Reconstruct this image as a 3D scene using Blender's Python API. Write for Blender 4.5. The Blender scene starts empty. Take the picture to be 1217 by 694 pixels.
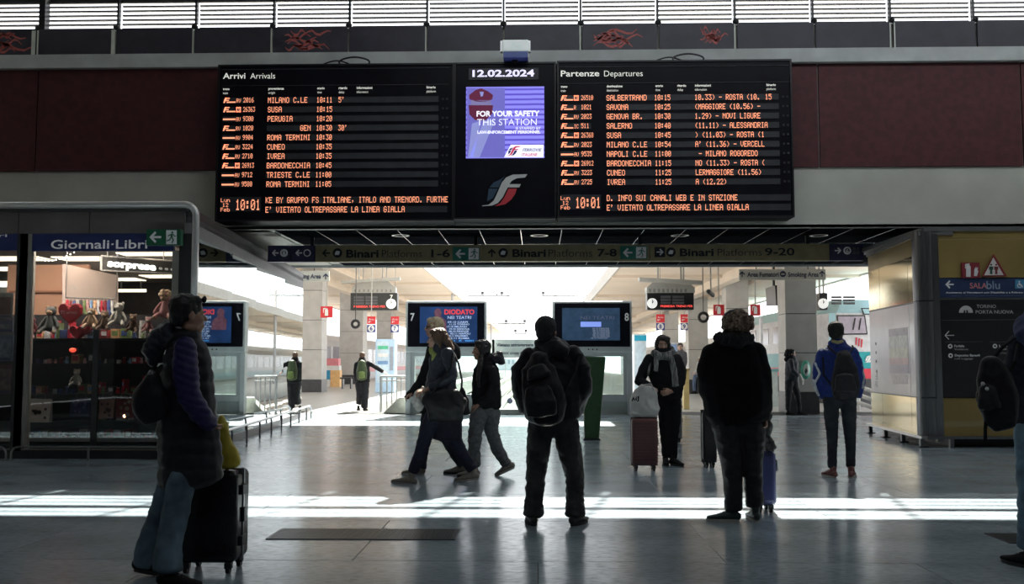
import bpy, bmesh, math, random
from mathutils import Vector, Matrix, noise
random.seed(7)
SC = bpy.context.scene
COL = SC.collection
# ---------------------------------------------------------------- camera
F_PX, CX0, CY0 = 1150.0, 608.5, 347.0
YAW, PITCH, EYE = math.atan(30.5/1150.0), math.atan(84.0/1150.0), 1.30
cam_d = bpy.data.cameras.new('camera'); cam = bpy.data.objects.new('camera', cam_d); COL.objects.link(cam)
cam_d.sensor_fit = 'HORIZONTAL'; cam_d.sensor_width = 36.0; cam_d.lens = 36.0*F_PX/1217.0
cam_d.clip_end = 900
cam.location = (0, 0, EYE)
cam.rotation_euler = (math.pi/2+PITCH, 0, YAW)
SC.camera = cam
# ---------------------------------------------------------------- world, sun, added hall fill lights, exposure
w = bpy.data.worlds.new('sky'); SC.world = w; w.use_nodes = True
nt = w.node_tree; nt.nodes.clear()
tc = nt.nodes.new('ShaderNodeTexCoord'); sp = nt.nodes.new('ShaderNodeSeparateXYZ')
rmp = nt.nodes.new('ShaderNodeValToRGB'); bg = nt.nodes.new('ShaderNodeBackground'); wo = nt.nodes.new('ShaderNodeOutputWorld')
nt.links.new(tc.outputs['Generated'], sp.inputs[0]); nt.links.new(sp.outputs['Z'], rmp.inputs[0])
rmp.color_ramp.elements[0].color = (1.0, 1.0, 1.0, 1); rmp.color_ramp.elements[0].position = 0.0
rmp.color_ramp.elements[1].color = (.80, .90, 1.0, 1); rmp.color_ramp.elements[1].position = .8
nt.links.new(rmp.outputs[0], bg.inputs[0]); nt.links.new(bg.outputs[0], wo.inputs[0]); bg.inputs[1].default_value = 2.5
sun_d = bpy.data.lights.new('sun', 'SUN'); sun = bpy.data.objects.new('sun', sun_d); COL.objects.link(sun)
sun_d.energy = 30.0; sun_d.angle = math.radians(.55); sun_d.color = (1.0, .955, .86)
SUNV = Vector((-.20, -1.0, -1.05)).normalized()
sun.rotation_euler = SUNV.to_track_quat('-Z', 'Y').to_euler(); sun.location = (5, 40, 40)
def lamp(name, loc, size, energy, color, rot=(0, 0, 0)):
    d = bpy.data.lights.new(name, 'AREA'); o = bpy.data.objects.new(name, d); COL.objects.link(o)
    d.shape = 'RECTANGLE'; d.size, d.size_y = size; d.energy = energy; d.color = color
    o.location = loc; o.rotation_euler = rot
    return o
lamp('added_hall_fill', (7.5, 10.5, 9.6), (20, 1.5), 330, (.90, .95, 1.0), (math.radians(42), 0, 0))  # added fill light tilted at the board wall, no fixture there
lamp('added_hall_fill', (2, -3, 9.7), (18, 6), 190, (.86, .93, 1.0))  # added fill light over the near end of the hall
vs = SC.view_settings
vs.view_transform = 'Standard'; vs.look = 'None'; vs.gamma = 1.0; vs.exposure = 0.0; vs.use_curve_mapping = False
SC.cycles.max_bounces = 8; SC.cycles.transparent_max_bounces = 16; SC.cycles.sample_clamp_indirect = 6.0
# ---------------------------------------------------------------- geometry of the view
def _rot():
    return cam.rotation_euler.to_matrix()
RM = _rot()
def ray(px, py):
    return RM @ Vector(((px-CX0)/F_PX, (CY0-py)/F_PX, -1.0))
def P(px, py, Y):
    r = ray(px, py); t = Y/r.y
    return Vector((r.x*t, Y, EYE+r.z*t))
def PXP(px, py, X):
    r = ray(px, py); t = X/r.x
    return Vector((X, r.y*t, EYE+r.z*t))
def PZ(px, py, Z):
    r = ray(px, py); t = (Z-EYE)/r.z
    return Vector((r.x*t, r.y*t, Z))
def G(px, py): return PZ(px, py, 0.0)
# ---------------------------------------------------------------- object helpers
ROOTLOC = {}
def wloc(o):
    v = Vector((0, 0, 0))
    while o: v += Vector(o.location); o = o.parent
    return v
def setp(o, label=None, cat=None, group=None, kind=None):
    if label: o['label'] = label
    if cat: o['category'] = cat
    if group: o['group'] = group
    if kind: o['kind'] = kind
    return o
def thing(name, label, cat, loc=(0, 0, 0), group=None):
    o = bpy.data.objects.new(name, None); COL.objects.link(o); o.location = loc; o.empty_display_size = .1
    return setp(o, label, cat, group)
class MB:
    def __init__(s): s.v = []; s.f = []; s.m = []; s.cm = 0
    def add(s, vs, fs):
        n = len(s.v); s.v += [tuple(v) for v in vs]
        for f in fs: s.f.append([i+n for i in f]); s.m.append(s.cm)
        return s
    def mat(s, i): s.cm = i; return s
    def box(s, a, b):
        x0, x1 = sorted((a[0], b[0])); y0, y1 = sorted((a[1], b[1])); z0, z1 = sorted((a[2], b[2]))
        return s.hexa([(x0, y0, z0), (x1, y0, z0), (x1, y1, z0), (x0, y1, z0), (x0, y0, z1), (x1, y0, z1), (x1, y1, z1), (x0, y1, z1)])
    def hexa(s, p):
        return s.add(p, [(0, 3, 2, 1), (4, 5, 6, 7), (0, 1, 5, 4), (1, 2, 6, 5), (2, 3, 7, 6), (3, 0, 4, 7)])
    def prism(s, poly, d):      # poly: list of Vector, extruded by vector d
        n = len(poly); d = Vector(d)
        vs = [Vector(p) for p in poly]+[Vector(p)+d for p in poly]
        fs = [tuple(range(n)), tuple(range(2*n-1, n-1, -1))]+[(i, i+n, (i+1) % n+n, (i+1) % n) for i in range(n)]
        return s.add(vs, fs)
    def slab(s, poly, th):      # planar polygon thickened along its normal
        a, b, c = Vector(poly[0]), Vector(poly[1]), Vector(poly[2])
        return s.prism(poly, (b-a).cross(c-b).normalized()*th)
    def loft(s, pts, n=12, cap=True, hint=(0, 1, 0), capk=1.0):   # pts: (Vector, half width, half depth)
        pts = [(Vector(p), a, b) for p, a, b in pts]
        if cap:
            def capr(p, q, a, b, ck):
                t = (p-q).normalized(); r = min(a, b)*ck
                return [(p+t*r*.98, a*.12, b*.12), (p+t*r*.80, a*.60, b*.60), (p+t*r*.42, a*.91, b*.91)]
            st = capr(pts[0][0], pts[1][0], pts[0][1], pts[0][2], 1.0)
            en = capr(pts[-1][0], pts[-2][0], pts[-1][1], pts[-1][2], capk)
            pts = st+pts+en[::-1]
        H = Vector(hint); rings = []; k = len(pts)
        for i, (p, a, b) in enumerate(pts):
            t = (pts[min(i+1, k-1)][0]-pts[max(i-1, 0)][0])
            if t.length < 1e-9: t = Vector((0, 0, 1))
            t.normalize()
            w_ = t.cross(H)
            if w_.length < .05: w_ = t.cross(Vector((1, 0, .01)))
            w_.normalize(); d_ = w_.cross(t).normalized()
            rings.append([p+w_*a*math.cos(2*math.pi*j/n)+d_*b*math.sin(2*math.pi*j/n) for j in range(n)])
        vs = [v for r in rings for v in r]; fs = []
        for i in range(k-1):
            for j in range(n):
                fs.append((i*n+j, i*n+(j+1) % n, (i+1)*n+(j+1) % n, (i+1)*n+j))
        fs.append(tuple(range(n-1, -1, -1))); fs.append(tuple(range((k-1)*n, k*n)))
        return s.add(vs, fs)
    def tube(s, pts, r, n=8): return s.loft([(p, r, r) for p in pts], n, False)
    def ball(s, c, r, n=12, m=8):
        c = Vector(c); rx, ry, rz = (r, r, r) if not hasattr(r, '__len__') else r
        vs = [c+Vector((0, 0, -rz))]
        for i in range(1, m):
            ph = -math.pi/2+math.pi*i/m
            for j in range(n):
                a = 2*math.pi*j/n; vs.append(c+Vector((rx*math.cos(ph)*math.cos(a), ry*math.cos(ph)*math.sin(a), rz*math.sin(ph))))
        vs.append(c+Vector((0, 0, rz))); fs = []
        for j in range(n): fs.append((0, 1+(j+1) % n, 1+j))
        for i in range(m-2):
            for j in range(n): fs.append((1+i*n+j, 1+i*n+(j+1) % n, 1+(i+1)*n+(j+1) % n, 1+(i+1)*n+j))
        L = len(vs)-1; b = 1+(m-2)*n
        for j in range(n): fs.append((b+j, b+(j+1) % n, L))
        return s.add(vs, fs)
    def mesh(s, name, mats, smooth=False):
        me = bpy.data.meshes.new(name); me.from_pydata(s.v, [], s.f)
        for m in (mats if isinstance(mats, (list, tuple)) else [mats]): me.materials.append(m)
        if any(s.m): me.polygons.foreach_set('material_index', s.m)
        if smooth: me.polygons.foreach_set('use_smooth', [True]*len(me.polygons))
        me.update(); return me
    def build(s, name, mats, parent=None, smooth=False, bevel=0):
        me = s.mesh(name, mats, smooth)
        bm = bmesh.new(); bm.from_mesh(me); bmesh.ops.recalc_face_normals(bm, faces=bm.faces); bm.to_mesh(me); bm.free()
        o = bpy.data.objects.new(name, me); COL.objects.link(o)
        if parent: o.parent = parent; o.location = -wloc(parent)
        if bevel:
            md = o.modifiers.new('bevel', 'BEVEL'); md.width = bevel; md.segments = 2; md.limit_method = 'ANGLE'
        return o
def struct(name, mb, mats, **k):
    o = mb.build(name, mats, **k); o['kind'] = 'structure'; return o
def box(name, a, b, m, parent=None, **k): return MB().box(a, b).build(name, m, parent, **k)
# ---------------------------------------------------------------- materials
MT = {}
def M(name, c, rough=.6, metal=0.0, emit=0.0, var=.12, scale=6.0, bump=0.0, bscale=None, coat=0.0, trans=0.0, alpha=1.0, spec=None, stretch=(1, 1, 1), ecol=None, sheen=0.0, rvar=0.0):
    if name in MT: return MT[name]
    m = bpy.data.materials.new(name); m.use_nodes = True; nt = m.node_tree; b = nt.nodes['Principled BSDF']
    c = tuple(c)+(1,) if len(c) == 3 else c
    b.inputs['Roughness'].default_value = rough; b.inputs['Metallic'].default_value = metal
    b.inputs['Coat Weight'].default_value = coat; b.inputs['Transmission Weight'].default_value = trans; b.inputs['Alpha'].default_value = alpha
    b.inputs['Sheen Weight'].default_value = sheen
    if spec is not None: b.inputs['Specular IOR Level'].default_value = spec
    t = nt.nodes.new('ShaderNodeTexCoord'); mp = nt.nodes.new('ShaderNodeMapping'); mp.inputs['Scale'].default_value = stretch
    nt.links.new(t.outputs['Object'], mp.inputs[0])
    nz = nt.nodes.new('ShaderNodeTexNoise'); nz.inputs['Scale'].default_value = scale; nz.inputs['Detail'].default_value = 4
    nt.links.new(mp.outputs[0], nz.inputs['Vector'])
    mr = nt.nodes.new('ShaderNodeMapRange'); mr.inputs['To Min'].default_value = 1-var; mr.inputs['To Max'].default_value = 1+var
    mr.inputs['From Min'].default_value = .3; mr.inputs['From Max'].default_value = .7
    nt.links.new(nz.outputs[0], mr.inputs[0])
    mx = nt.nodes.new('ShaderNodeVectorMath'); mx.operation = 'SCALE'; mx.inputs[0].default_value = c[:3]
    nt.links.new(mr.outputs[0], mx.inputs['Scale'])
    nt.links.new(mx.outputs[0], b.inputs['Base Color'])
    if rvar:
        r2 = nt.nodes.new('ShaderNodeMapRange'); r2.inputs['To Min'].default_value = max(0, rough-rvar); r2.inputs['To Max'].default_value = rough+rvar
        r2.inputs['From Min'].default_value = .3; r2.inputs['From Max'].default_value = .7
        nt.links.new(nz.outputs[0], r2.inputs[0]); nt.links.new(r2.outputs[0], b.inputs['Roughness'])
    if emit: 
        b.inputs['Emission Strength'].default_value = emit
        b.inputs['Emission Color'].default_value = tuple(ecol)+(1,) if ecol else c
    if bump:
        n2 = nt.nodes.new('ShaderNodeTexNoise'); n2.inputs['Scale'].default_value = bscale or scale*4; n2.inputs['Detail'].default_value = 3
        bp = nt.nodes.new('ShaderNodeBump'); bp.inputs['Strength'].default_value = bump; bp.inputs['Distance'].default_value = .01
        nt.links.new(mp.outputs[0], n2.inputs['Vector']); nt.links.new(n2.outputs[0], bp.inputs['Height']); nt.links.new(bp.outputs[0], b.inputs['Normal'])
    MT[name] = m; return m
def glass(name, tint=(.85, .95, .93), refl=.12, rough=.02, fac_min=.06):
    if name in MT: return MT[name]
    m = bpy.data.materials.new(name); m.use_nodes = True; nt = m.node_tree; nt.nodes.clear()
    o = nt.nodes.new('ShaderNodeOutputMaterial'); mx = nt.nodes.new('ShaderNodeMixShader'); tr = nt.nodes.new('ShaderNodeBsdfTransparent')
    gl = nt.nodes.new('ShaderNodeBsdfGlossy'); fr = nt.nodes.new('ShaderNodeFresnel'); fr.inputs[0].default_value = 1.5
    ma = nt.nodes.new('ShaderNodeMath'); ma.operation = 'MULTIPLY_ADD'; ma.inputs[1].default_value = 1.0+refl; ma.inputs[2].default_value = fac_min; ma.use_clamp = True
    tr.inputs[0].default_value = tuple(tint)+(1,); gl.inputs[0].default_value = (.95, 1, 1, 1); gl.inputs['Roughness'].default_value = rough
    nt.links.new(fr.outputs[0], ma.inputs[0]); nt.links.new(ma.outputs[0], mx.inputs[0]); nt.links.new(tr.outputs[0], mx.inputs[1]); nt.links.new(gl.outputs[0], mx.inputs[2])
    nt.links.new(mx.outputs[0], o.inputs[0]); MT[name] = m; return m
# ---------------------------------------------------------------- writing
def text(s, p0, h, width, m, parent, bold=0.0, shear=0.0, name='lettering', nrm=(0, -1, 0), th=.002, u=(1, 0, 0), align='L'):
    """p0: lower left of the baseline in the world; h: cap height; width: full width or None"""
    cu = bpy.data.curves.new('t', 'FONT'); cu.body = s; cu.size = 1.0; cu.offset = bold; cu.shear = shear; cu.resolution_u = 3
    ob = bpy.data.objects.new('t', cu); me0 = ob.to_mesh()
    vs = [Vector(v.co) for v in me0.vertices]; fs = [list(p.vertices) for p in me0.polygons]
    ob.to_mesh_clear(); bpy.data.objects.remove(ob); bpy.data.curves.remove(cu)
    if not vs: return None
    x0 = min(v.x for v in vs); x1 = max(v.x for v in vs)
    k = h/.70; kx = k if width is None else width/(x1-x0)
    U = Vector(u).normalized(); W = Vector((0, 0, 1)); N = Vector(nrm).normalized(); p0 = Vector(p0)
    if align == 'C': p0 = p0-U*kx*(x1-x0)/2
    mb = MB(); mb.add([p0+U*(v.x-x0)*kx+W*v.y*k+N*th for v in vs], fs)
    return mb.build(name, m, parent)
GL = {}
_F = '''A 0E11111F111111|B 1E11111E11111E|C 0E11101010110E|D 1E11111111111E|E 1F10101E10101F|F 1F10101E101010|G 0E11101711110E|H 1111111F111111|I 0E04040404040E|J 0702020202120C|K 11121418141211|L 1010101010101F|M 111B1515111111|N 11191513111111|O 0E11111111110E|P 1E11111E101010|Q 0E11111115120D|R 1E11111E141211|S 0E11100E01110E|T 1F040404040404|U 1111111111110E|V 11111111110A04|W 1111111515150A|X 11110A040A1111|Y 11110A04040404|Z 1F01020408101F|0 0E11131519110E|1 040C040404040E|2 0E11010204081F|3 1F02040201110E|4 02060A121F0202|5 1F101E0101110E|6 0608101E11110E|7 1F010204080808|8 0E11110E11110E|9 0E11110F01020C|. 00000000000C0C|, 000000000C0408|: 000C0C000C0C00|( 02040808080402|) 08040202020408|- 0000001F000000|' 0C040800000000|e 00000E111F100E|b 10101E1111111E|u 00001111111107|n 00001E11111111|r 00001619101010|v 000011110A0A04'''
for g in _F.split('|'): GL[g[0]] = [int(g[2+2*i:4+2*i], 16) for i in range(7)]
def led(mb, s, x, z, adv, h, Y):
    """dot matrix characters as small squares standing on the display; x, z: top left"""
    dx = adv/6.0; dz = h/7.0
    for i, ch in enumerate(s):
        g = GL.get(ch)
        if not g: continue
        for r in range(7):
            for c in range(5):
                if g[r] >> (4-c) & 1:
                    X = x+i*adv+c*dx; Z = z-r*dz
                    mb.add([(X, Y, Z), (X, Y, Z-dz*.86), (X+dx*1.0, Y, Z-dz*.86), (X+dx*1.0, Y, Z)], [(0, 1, 2, 3)])
    return mb
# ================================================================ THE SETTING
YW = 17.0                     # hall wall with the boards
YB = 23.4                     # far edge of the low ceiling under it
ZS = P(575, 271.5, YW).z      # height of the low ceiling
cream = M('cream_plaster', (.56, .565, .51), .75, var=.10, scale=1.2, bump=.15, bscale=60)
creamdk = M('grey_ledge_concrete', (.55, .58, .58), .8, var=.15, scale=2.0, bump=.2, bscale=40)
redp = M('oxblood_panel', (.080, .014, .018), .6, var=.25, scale=9, bump=.1, bscale=50)
darkm = M('dark_panel', (.042, .040, .058), .45, var=.2, scale=4)
blackm = M('black_enamel', (.010, .010, .013), .35, var=.2, scale=5)
steel = M('brushed_steel', (.55, .56, .56), .32, 1.0, var=.08, scale=20, stretch=(1, 1, .1))
steeld = M('dark_brushed_steel', (.22, .22, .23), .30, 1.0, var=.15, scale=14, stretch=(6, 6, .3))
white = M('white_paint', (.78, .78, .76), .5, var=.05)
# stone floor
stone = bpy.data.materials.new('polished_floor_stone'); stone.use_nodes = True
nt = stone.node_tree; b = nt.nodes['Principled BSDF']
t = nt.nodes.new('ShaderNodeTexCoord')
def _noise(sc, det, src=None, stretch=None):
    n = nt.nodes.new('ShaderNodeTexNoise'); n.inputs['Scale'].default_value = sc; n.inputs['Detail'].default_value = det
    mp = nt.nodes.new('ShaderNodeMapping'); mp.inputs['Scale'].default_value = stretch or (1, 1, 1)
    nt.links.new(t.outputs['Object'], mp.inputs[0]); nt.links.new(mp.outputs[0], n.inputs['Vector']); return n
n1 = _noise(.9, 6, stretch=(1, 1.6, 1)); n2 = _noise(14, 5, stretch=(1, 2.2, 1)); n3 = _noise(70, 2)
cr = nt.nodes.new('ShaderNodeValToRGB'); cr.color_ramp.elements[0].position = .35; cr.color_ramp.elements[1].position = .68
cr.color_ramp.elements[0].color = (.235, .30, .345, 1); cr.color_ramp.elements[1].color = (.40, .485, .54, 1)
nt.links.new(n1.outputs[0], cr.inputs[0])
mx = nt.nodes.new('ShaderNodeMix'); mx.data_type = 'RGBA'; mx.blend_type = 'MULTIPLY'; mx.inputs[0].default_value = .55
cr2 = nt.nodes.new('ShaderNodeValToRGB'); cr2.color_ramp.elements[0].position = .38; cr2.color_ramp.elements[1].position = .55
cr2.color_ramp.elements[0].color = (.45, .45, .45, 1)
nt.links.new(n2.outputs[0], cr2.inputs[0]); nt.links.new(cr.outputs[0], mx.inputs[6]); nt.links.new(cr2.outputs[0], mx.inputs[7])
nt.links.new(mx.outputs[2], b.inputs['Base Color'])
rr = nt.nodes.new('ShaderNodeMapRange'); rr.inputs['From Min'].default_value = .35; rr.inputs['From Max'].default_value = .65
rr.inputs['To Min'].default_value = .27; rr.inputs['To Max'].default_value = .14; b.inputs['Specular IOR Level'].default_value = .95
nt.links.new(n2.outputs[0], rr.inputs[0]); nt.links.new(rr.outputs[0], b.inputs['Roughness'])
bp = nt.nodes.new('ShaderNodeBump'); bp.inputs['Strength'].default_value = .22; bp.inputs['Distance'].default_value = .004
nt.links.new(n2.outputs[0], bp.inputs['Height']); nt.links.new(bp.outputs[0], b.inputs['Normal'])
joint = M('floor_joint_grout', (.05, .055, .055), .8)
floor = struct('floor', MB().box((-16, -10, -.25), (16, 26, -.012)), joint)
SW, SD = 2.45, 1.62
sx0, sy0 = -12.25, 1.6
slab_me = None
for j in range(14):
    for i in range(10):
        x = sx0+i*SW+(SW/2 if j % 2 else 0); y = sy0+j*SD
        if slab_me is None:
            mb = MB(); g = .003; a, bq = SW/2-g, SD/2-g; c = .0012
            vs_ = [(-a, -bq, -.012), (a, -bq, -.012), (a, bq, -.012), (-a, bq, -.012), (-a, -bq, -c), (a, -bq, -c), (a, bq, -c), (-a, bq, -c),
                   (-a+c, -bq+c, 0), (a-c, -bq+c, 0), (a-c, bq-c, 0), (-a+c, bq-c, 0)]
            mb.add(vs_, [(0, 3, 2, 1), (0, 1, 5, 4), (1, 2, 6, 5), (2, 3, 7, 6), (3, 0, 4, 7), (4, 5, 9, 8), (5, 6, 10, 9), (6, 7, 11, 10), (7, 4, 8, 11), (8, 9, 10, 11)])
            slab_me = mb.mesh('floor_slab', stone)
        o = bpy.data.objects.new('floor_slab', slab_me); COL.objects.link(o); o.parent = floor; o.location = (x+SW/2, y+SD/2, 0)
# hall shell
hallw = M('hall_wall_plaster', (.5, .5, .47), .8, var=.1, scale=2)
struct('wall_left', MB().box((-16.4, -10, 0), (-16, 26, 10)), hallw)
struct('wall_right', MB().box((16, -10, 0), (16.4, 17.4, 10)), hallw)
struct('wall_back', MB().box((-16, -10.4, 0), (16, -10, 10)), M('back_wall_dark', (.10, .10, .10), .8))
struct('ceiling', MB().box((-16.4, -10.4, 10), (16.4, 17.4, 10.3)), hallw)
# front wall: z levels taken on the wall plane at mid frame
def zw(py, px=608): return P(px, py, YW).z
z_sill = zw(31.0); z_led = zw(63.5); z_ledb = zw(79.5); z_redb = zw(201.0)
ZT = 9.6
wf = MB()
wf.box((-16, YW, ZS), (16, YW+.4, z_sill-.02))
wf.box((-16, YW, ZT), (16, YW+.4, 10))
front = struct('wall_front', wf, cream)
ld = MB().box((-16, YW-.16, z_ledb), (16, YW, z_led)); o = ld.build('trim_1', creamdk); o['kind'] = 'structure'
# red panels, one part each
edges = [-16, P(-320, 140, YW).x, P(45.5, 140, YW).x, P(350, 140, YW).x, P(660, 140, YW).x, P(945, 140, YW).x+.4, P(1213, 140, YW).x, 16]
for a, c in zip(edges[:-1], edges[1:]):
    box('wall_panel', (a+.012, YW-.05, z_redb), (c-.012, YW, z_ledb-.0), redp, front, bevel=.006)
# dark parapet panels with light slits between, posts and knobs
px_m = [-44, 48, 140.5, 233, 325.5, 415.5, 507.5, 598.5, 690, 781.5, 873.5, 966, 1058, 1157, 1250]
xm = [P(p, 50, YW).x for p in px_m]
par = thing('window_parapet', 'row of dark panels with faded red scrawls below the blinds', 'parapet', (0, YW, z_led))
scr = M('red_scrawl', (.50, .12, .11), .6, var=.35, scale=30)
gapm = M('milky_gap_strip', (.70, .72, .66), .4, trans=0.0, emit=.0)
for a, c in zip(xm[:-1], xm[1:]):
    pp = box('parapet_panel', (a+.02, YW-.13, z_led), (c-.02, YW-.08, z_sill-.03), darkm, par, bevel=.004)
for k, px in ((0, 10), (4, 372), (8, 735), (9, 860)):
    mb = MB(); rnd = random.Random(k+3)
    x0 = P(px-(32 if k != 9 else 30), 50, YW).x; x1 = P(px+(32 if k != 9 else 10), 50, YW).x
    for q in range(9):
        z = z_led+.06+rnd.random()*(z_sill-z_led-.16); xa = x0+rnd.random()*.4*(x1-x0); L = (.25+.5*rnd.random())*(x1-x0)
        n = 7; top = []; bot = []
        for i in range(n+1):
            X = xa+L*i/n; zz = z+.05*math.sin(i*1.3+q)+.03*rnd.random(); wd = .019*math.sin(math.pi*(i+.5)/(n+1))+.004
            top.append(Vector((X, YW-.132, zz+wd))); bot.append(Vector((X, YW-.132, zz-wd)))
        for i in range(n): mb.add([bot[i], bot[i+1], top[i+1], top[i]], [(0, 1, 2, 3)])
    mb.build('painted_mark', scr, par)
pm = MB(); kn = MB(); st = MB()
for i, x in enumerate(xm):
    pm = MB().box((x-.018, YW-.04, z_sill-.02), (x+.018, YW+.05, ZT)).build('window_post', blackm, par)
    MB().ball((x, YW-.09, z_sill+.01), (.06, .05, .05)).build('post_knob', blackm, par)
# heavy double post near the left
box('window_post', (xm[1]+.02, YW-.12, z_sill-.02), (xm[1]+.13, YW+.05, ZT), blackm, par)
for p in (44.5, 49.5, 138.5, 232.5, 325, 507, 689, 871.5, 1055, 1060):
    x = P(p, 50, YW).x; wd = .012 if p not in (44.5, 138.5) else .035
    box('light_slit', (x-wd, YW-.142, z_led), (x+wd, YW-.132, z_sill-.05), gapm, par)
# window blinds: slats as parts, bay by bay; the transoms above them throw the stripes on the floor
slatm = M('blind_slat', (.07, .07, .085), .5)
bay_i = 0
SP = .0835
zb0 = zw(31.5)
for a, c in zip(xm[:-1], xm[1:]):
    bl = thing('window_blind', 'horizontal slat blind', 'blind', ((a+c)/2, YW+.1, zb0))
    side = ['at far left edge', 'right of the thick black double post', 'second bay right of the thick double post', 'above the Arrivi heading', 'above the middle of the arrivals board', 'above the right end of the arrivals board', 'left of the floodlight', 'right of the floodlight', 'above the Partenze heading', 'above the middle of the departures board', 'above the right end of the departures board', 'over the right red panel', 'third bay from right frame edge', 'at the far right edge'][bay_i]
    bl['label'] = 'bright daylit window blind of dark slats '+side; bl['group'] = 'window blinds'
    sm = MB().box((-(c-a)/2+.03, -.025, -.014), ((c-a)/2-.03, .025, .014)).mesh('slat', slatm)
    for k in range(8):
        o = bpy.data.objects.new('slat', sm); COL.objects.link(o); o.parent = bl; o.location = (0, 0, .05+k*SP)
    bay_i += 1
sash = MB()
for z0, z1 in ((7.86, 7.96), (8.19, 8.215), (8.43, 8.455), (8.66, 8.82), (9.04, 9.065), (9.28, ZT)):
    sash.box((-16, YW+.08, z0), (16, YW+.12, z1))
sash.box((-16, YW+.0, zb0-.05), (16, YW+.3, zb0-.01))
struct('window_1', sash, blackm)
# low ceiling behind the wall: cream slab, dark glossy tiles, edge beam
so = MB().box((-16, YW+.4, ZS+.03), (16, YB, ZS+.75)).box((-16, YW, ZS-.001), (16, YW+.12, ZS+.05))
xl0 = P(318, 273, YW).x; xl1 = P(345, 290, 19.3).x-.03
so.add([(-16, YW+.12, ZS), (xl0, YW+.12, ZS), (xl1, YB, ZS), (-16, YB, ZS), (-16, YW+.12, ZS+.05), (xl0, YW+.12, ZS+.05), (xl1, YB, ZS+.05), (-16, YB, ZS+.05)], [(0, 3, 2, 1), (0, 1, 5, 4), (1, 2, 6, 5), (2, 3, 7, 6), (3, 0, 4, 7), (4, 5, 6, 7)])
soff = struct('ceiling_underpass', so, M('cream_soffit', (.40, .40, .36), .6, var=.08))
struct('trim_2', MB().box((-16, YB, P(575, 317.6, YB).z), (16, YB+.12, ZS+.75)), M('grey_beam', (.30, .31, .31), .6))
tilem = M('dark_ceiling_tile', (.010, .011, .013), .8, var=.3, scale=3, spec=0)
jm = M('bright_tile_joint', (.62, .64, .64), .25, .8)
tw = .735; td = 2.09
x_al = P(618.5, 271.5, YW).x     # a joint runs here
ncol0 = -8; rnd = random.Random(4)
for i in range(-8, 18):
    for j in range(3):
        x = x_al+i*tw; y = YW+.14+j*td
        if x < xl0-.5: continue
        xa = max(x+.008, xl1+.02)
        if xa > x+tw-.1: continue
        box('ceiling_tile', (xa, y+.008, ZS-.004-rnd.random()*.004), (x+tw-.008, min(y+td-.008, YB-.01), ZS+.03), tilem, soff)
jt = MB()
for i in range(-7, 18):
    x = x_al+i*tw
    if x > xl1: jt.box((x-.006, YW+.14, ZS-.012), (x+.006, YB, ZS+.01))
for j in range(1, 3): jt.box((xl1, YW+.14+j*td-.006, ZS-.010), (16, YW+.14+j*td+.006, ZS+.01))
jt.build('tile_joint', jm, soff)
for px in (476, 641, 808, 973):
    c = PZ(px, 279.5, ZS)
    lt = thing('recessed_downlight', 'round unlit ceiling downlight', 'ceiling light', c, 'unlit round downlights over the station signs')
    lt['label'] = {476: 'unlit round downlight above the sign for platforms 1-6', 641: 'unlit round downlight above the sign for platforms 7-8', 808: 'unlit round downlight above the sign for platforms 9-20', 973: 'unlit round downlight above the right dark end of the station sign'}[px]
    mb = MB(); n = 20
    for r0, r1, z0, z1 in ((.13, .165, -.012, -.012), (.165, .175, -.012, .0), (.10, .13, .02, -.012)):
        vs_ = [c+Vector((r*math.cos(2*math.pi*k/n), r*math.sin(2*math.pi*k/n), z)) for r, z in ((r0, z0), (r1, z1)) for k in range(n)]
        mb.add(vs_, [(k, (k+1) % n, n+(k+1) % n, n+k) for k in range(n)])
    mb.build('trim_ring', steel, lt)
    mb = MB(); mb.add([c+Vector((.10*math.cos(2*math.pi*k/n), .10*math.sin(2*math.pi*k/n), .015)) for k in range(n)], [tuple(range(n))]); mb.build('lens', M('dull_lens', (.3, .3, .28), .3), lt)
# ---------------------------------------------------------------- outdoors: platforms, tracks, canopies
XL, XR = -5.1, 2.62            # inner platform edges
pave = M('platform_paving', (.42, .42, .40), .32, var=.15, scale=3, bump=.1)
struct('floor_platform_left', MB().box((-13.4, 26, -.9), (XL, 150, -.0)), pave)
struct('floor_platform_right', MB().box((XR, 26, -.9), (9.6, 150, -.0)), pave)
ball = M('track_ballast', (.30, .28, .26), .95, var=.35, scale=30, bump=.6, bscale=25)
struct('ground', MB().box((-70, 26, -1.3), (70, 320, -1.05)), ball)
struct('trim_3', MB().box((XL, 25.3, -1.05), (XR, 25.6, .0)).box((-16.4, 25.9, -.9), (-13.4, 26.2, 0)), pave)
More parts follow.
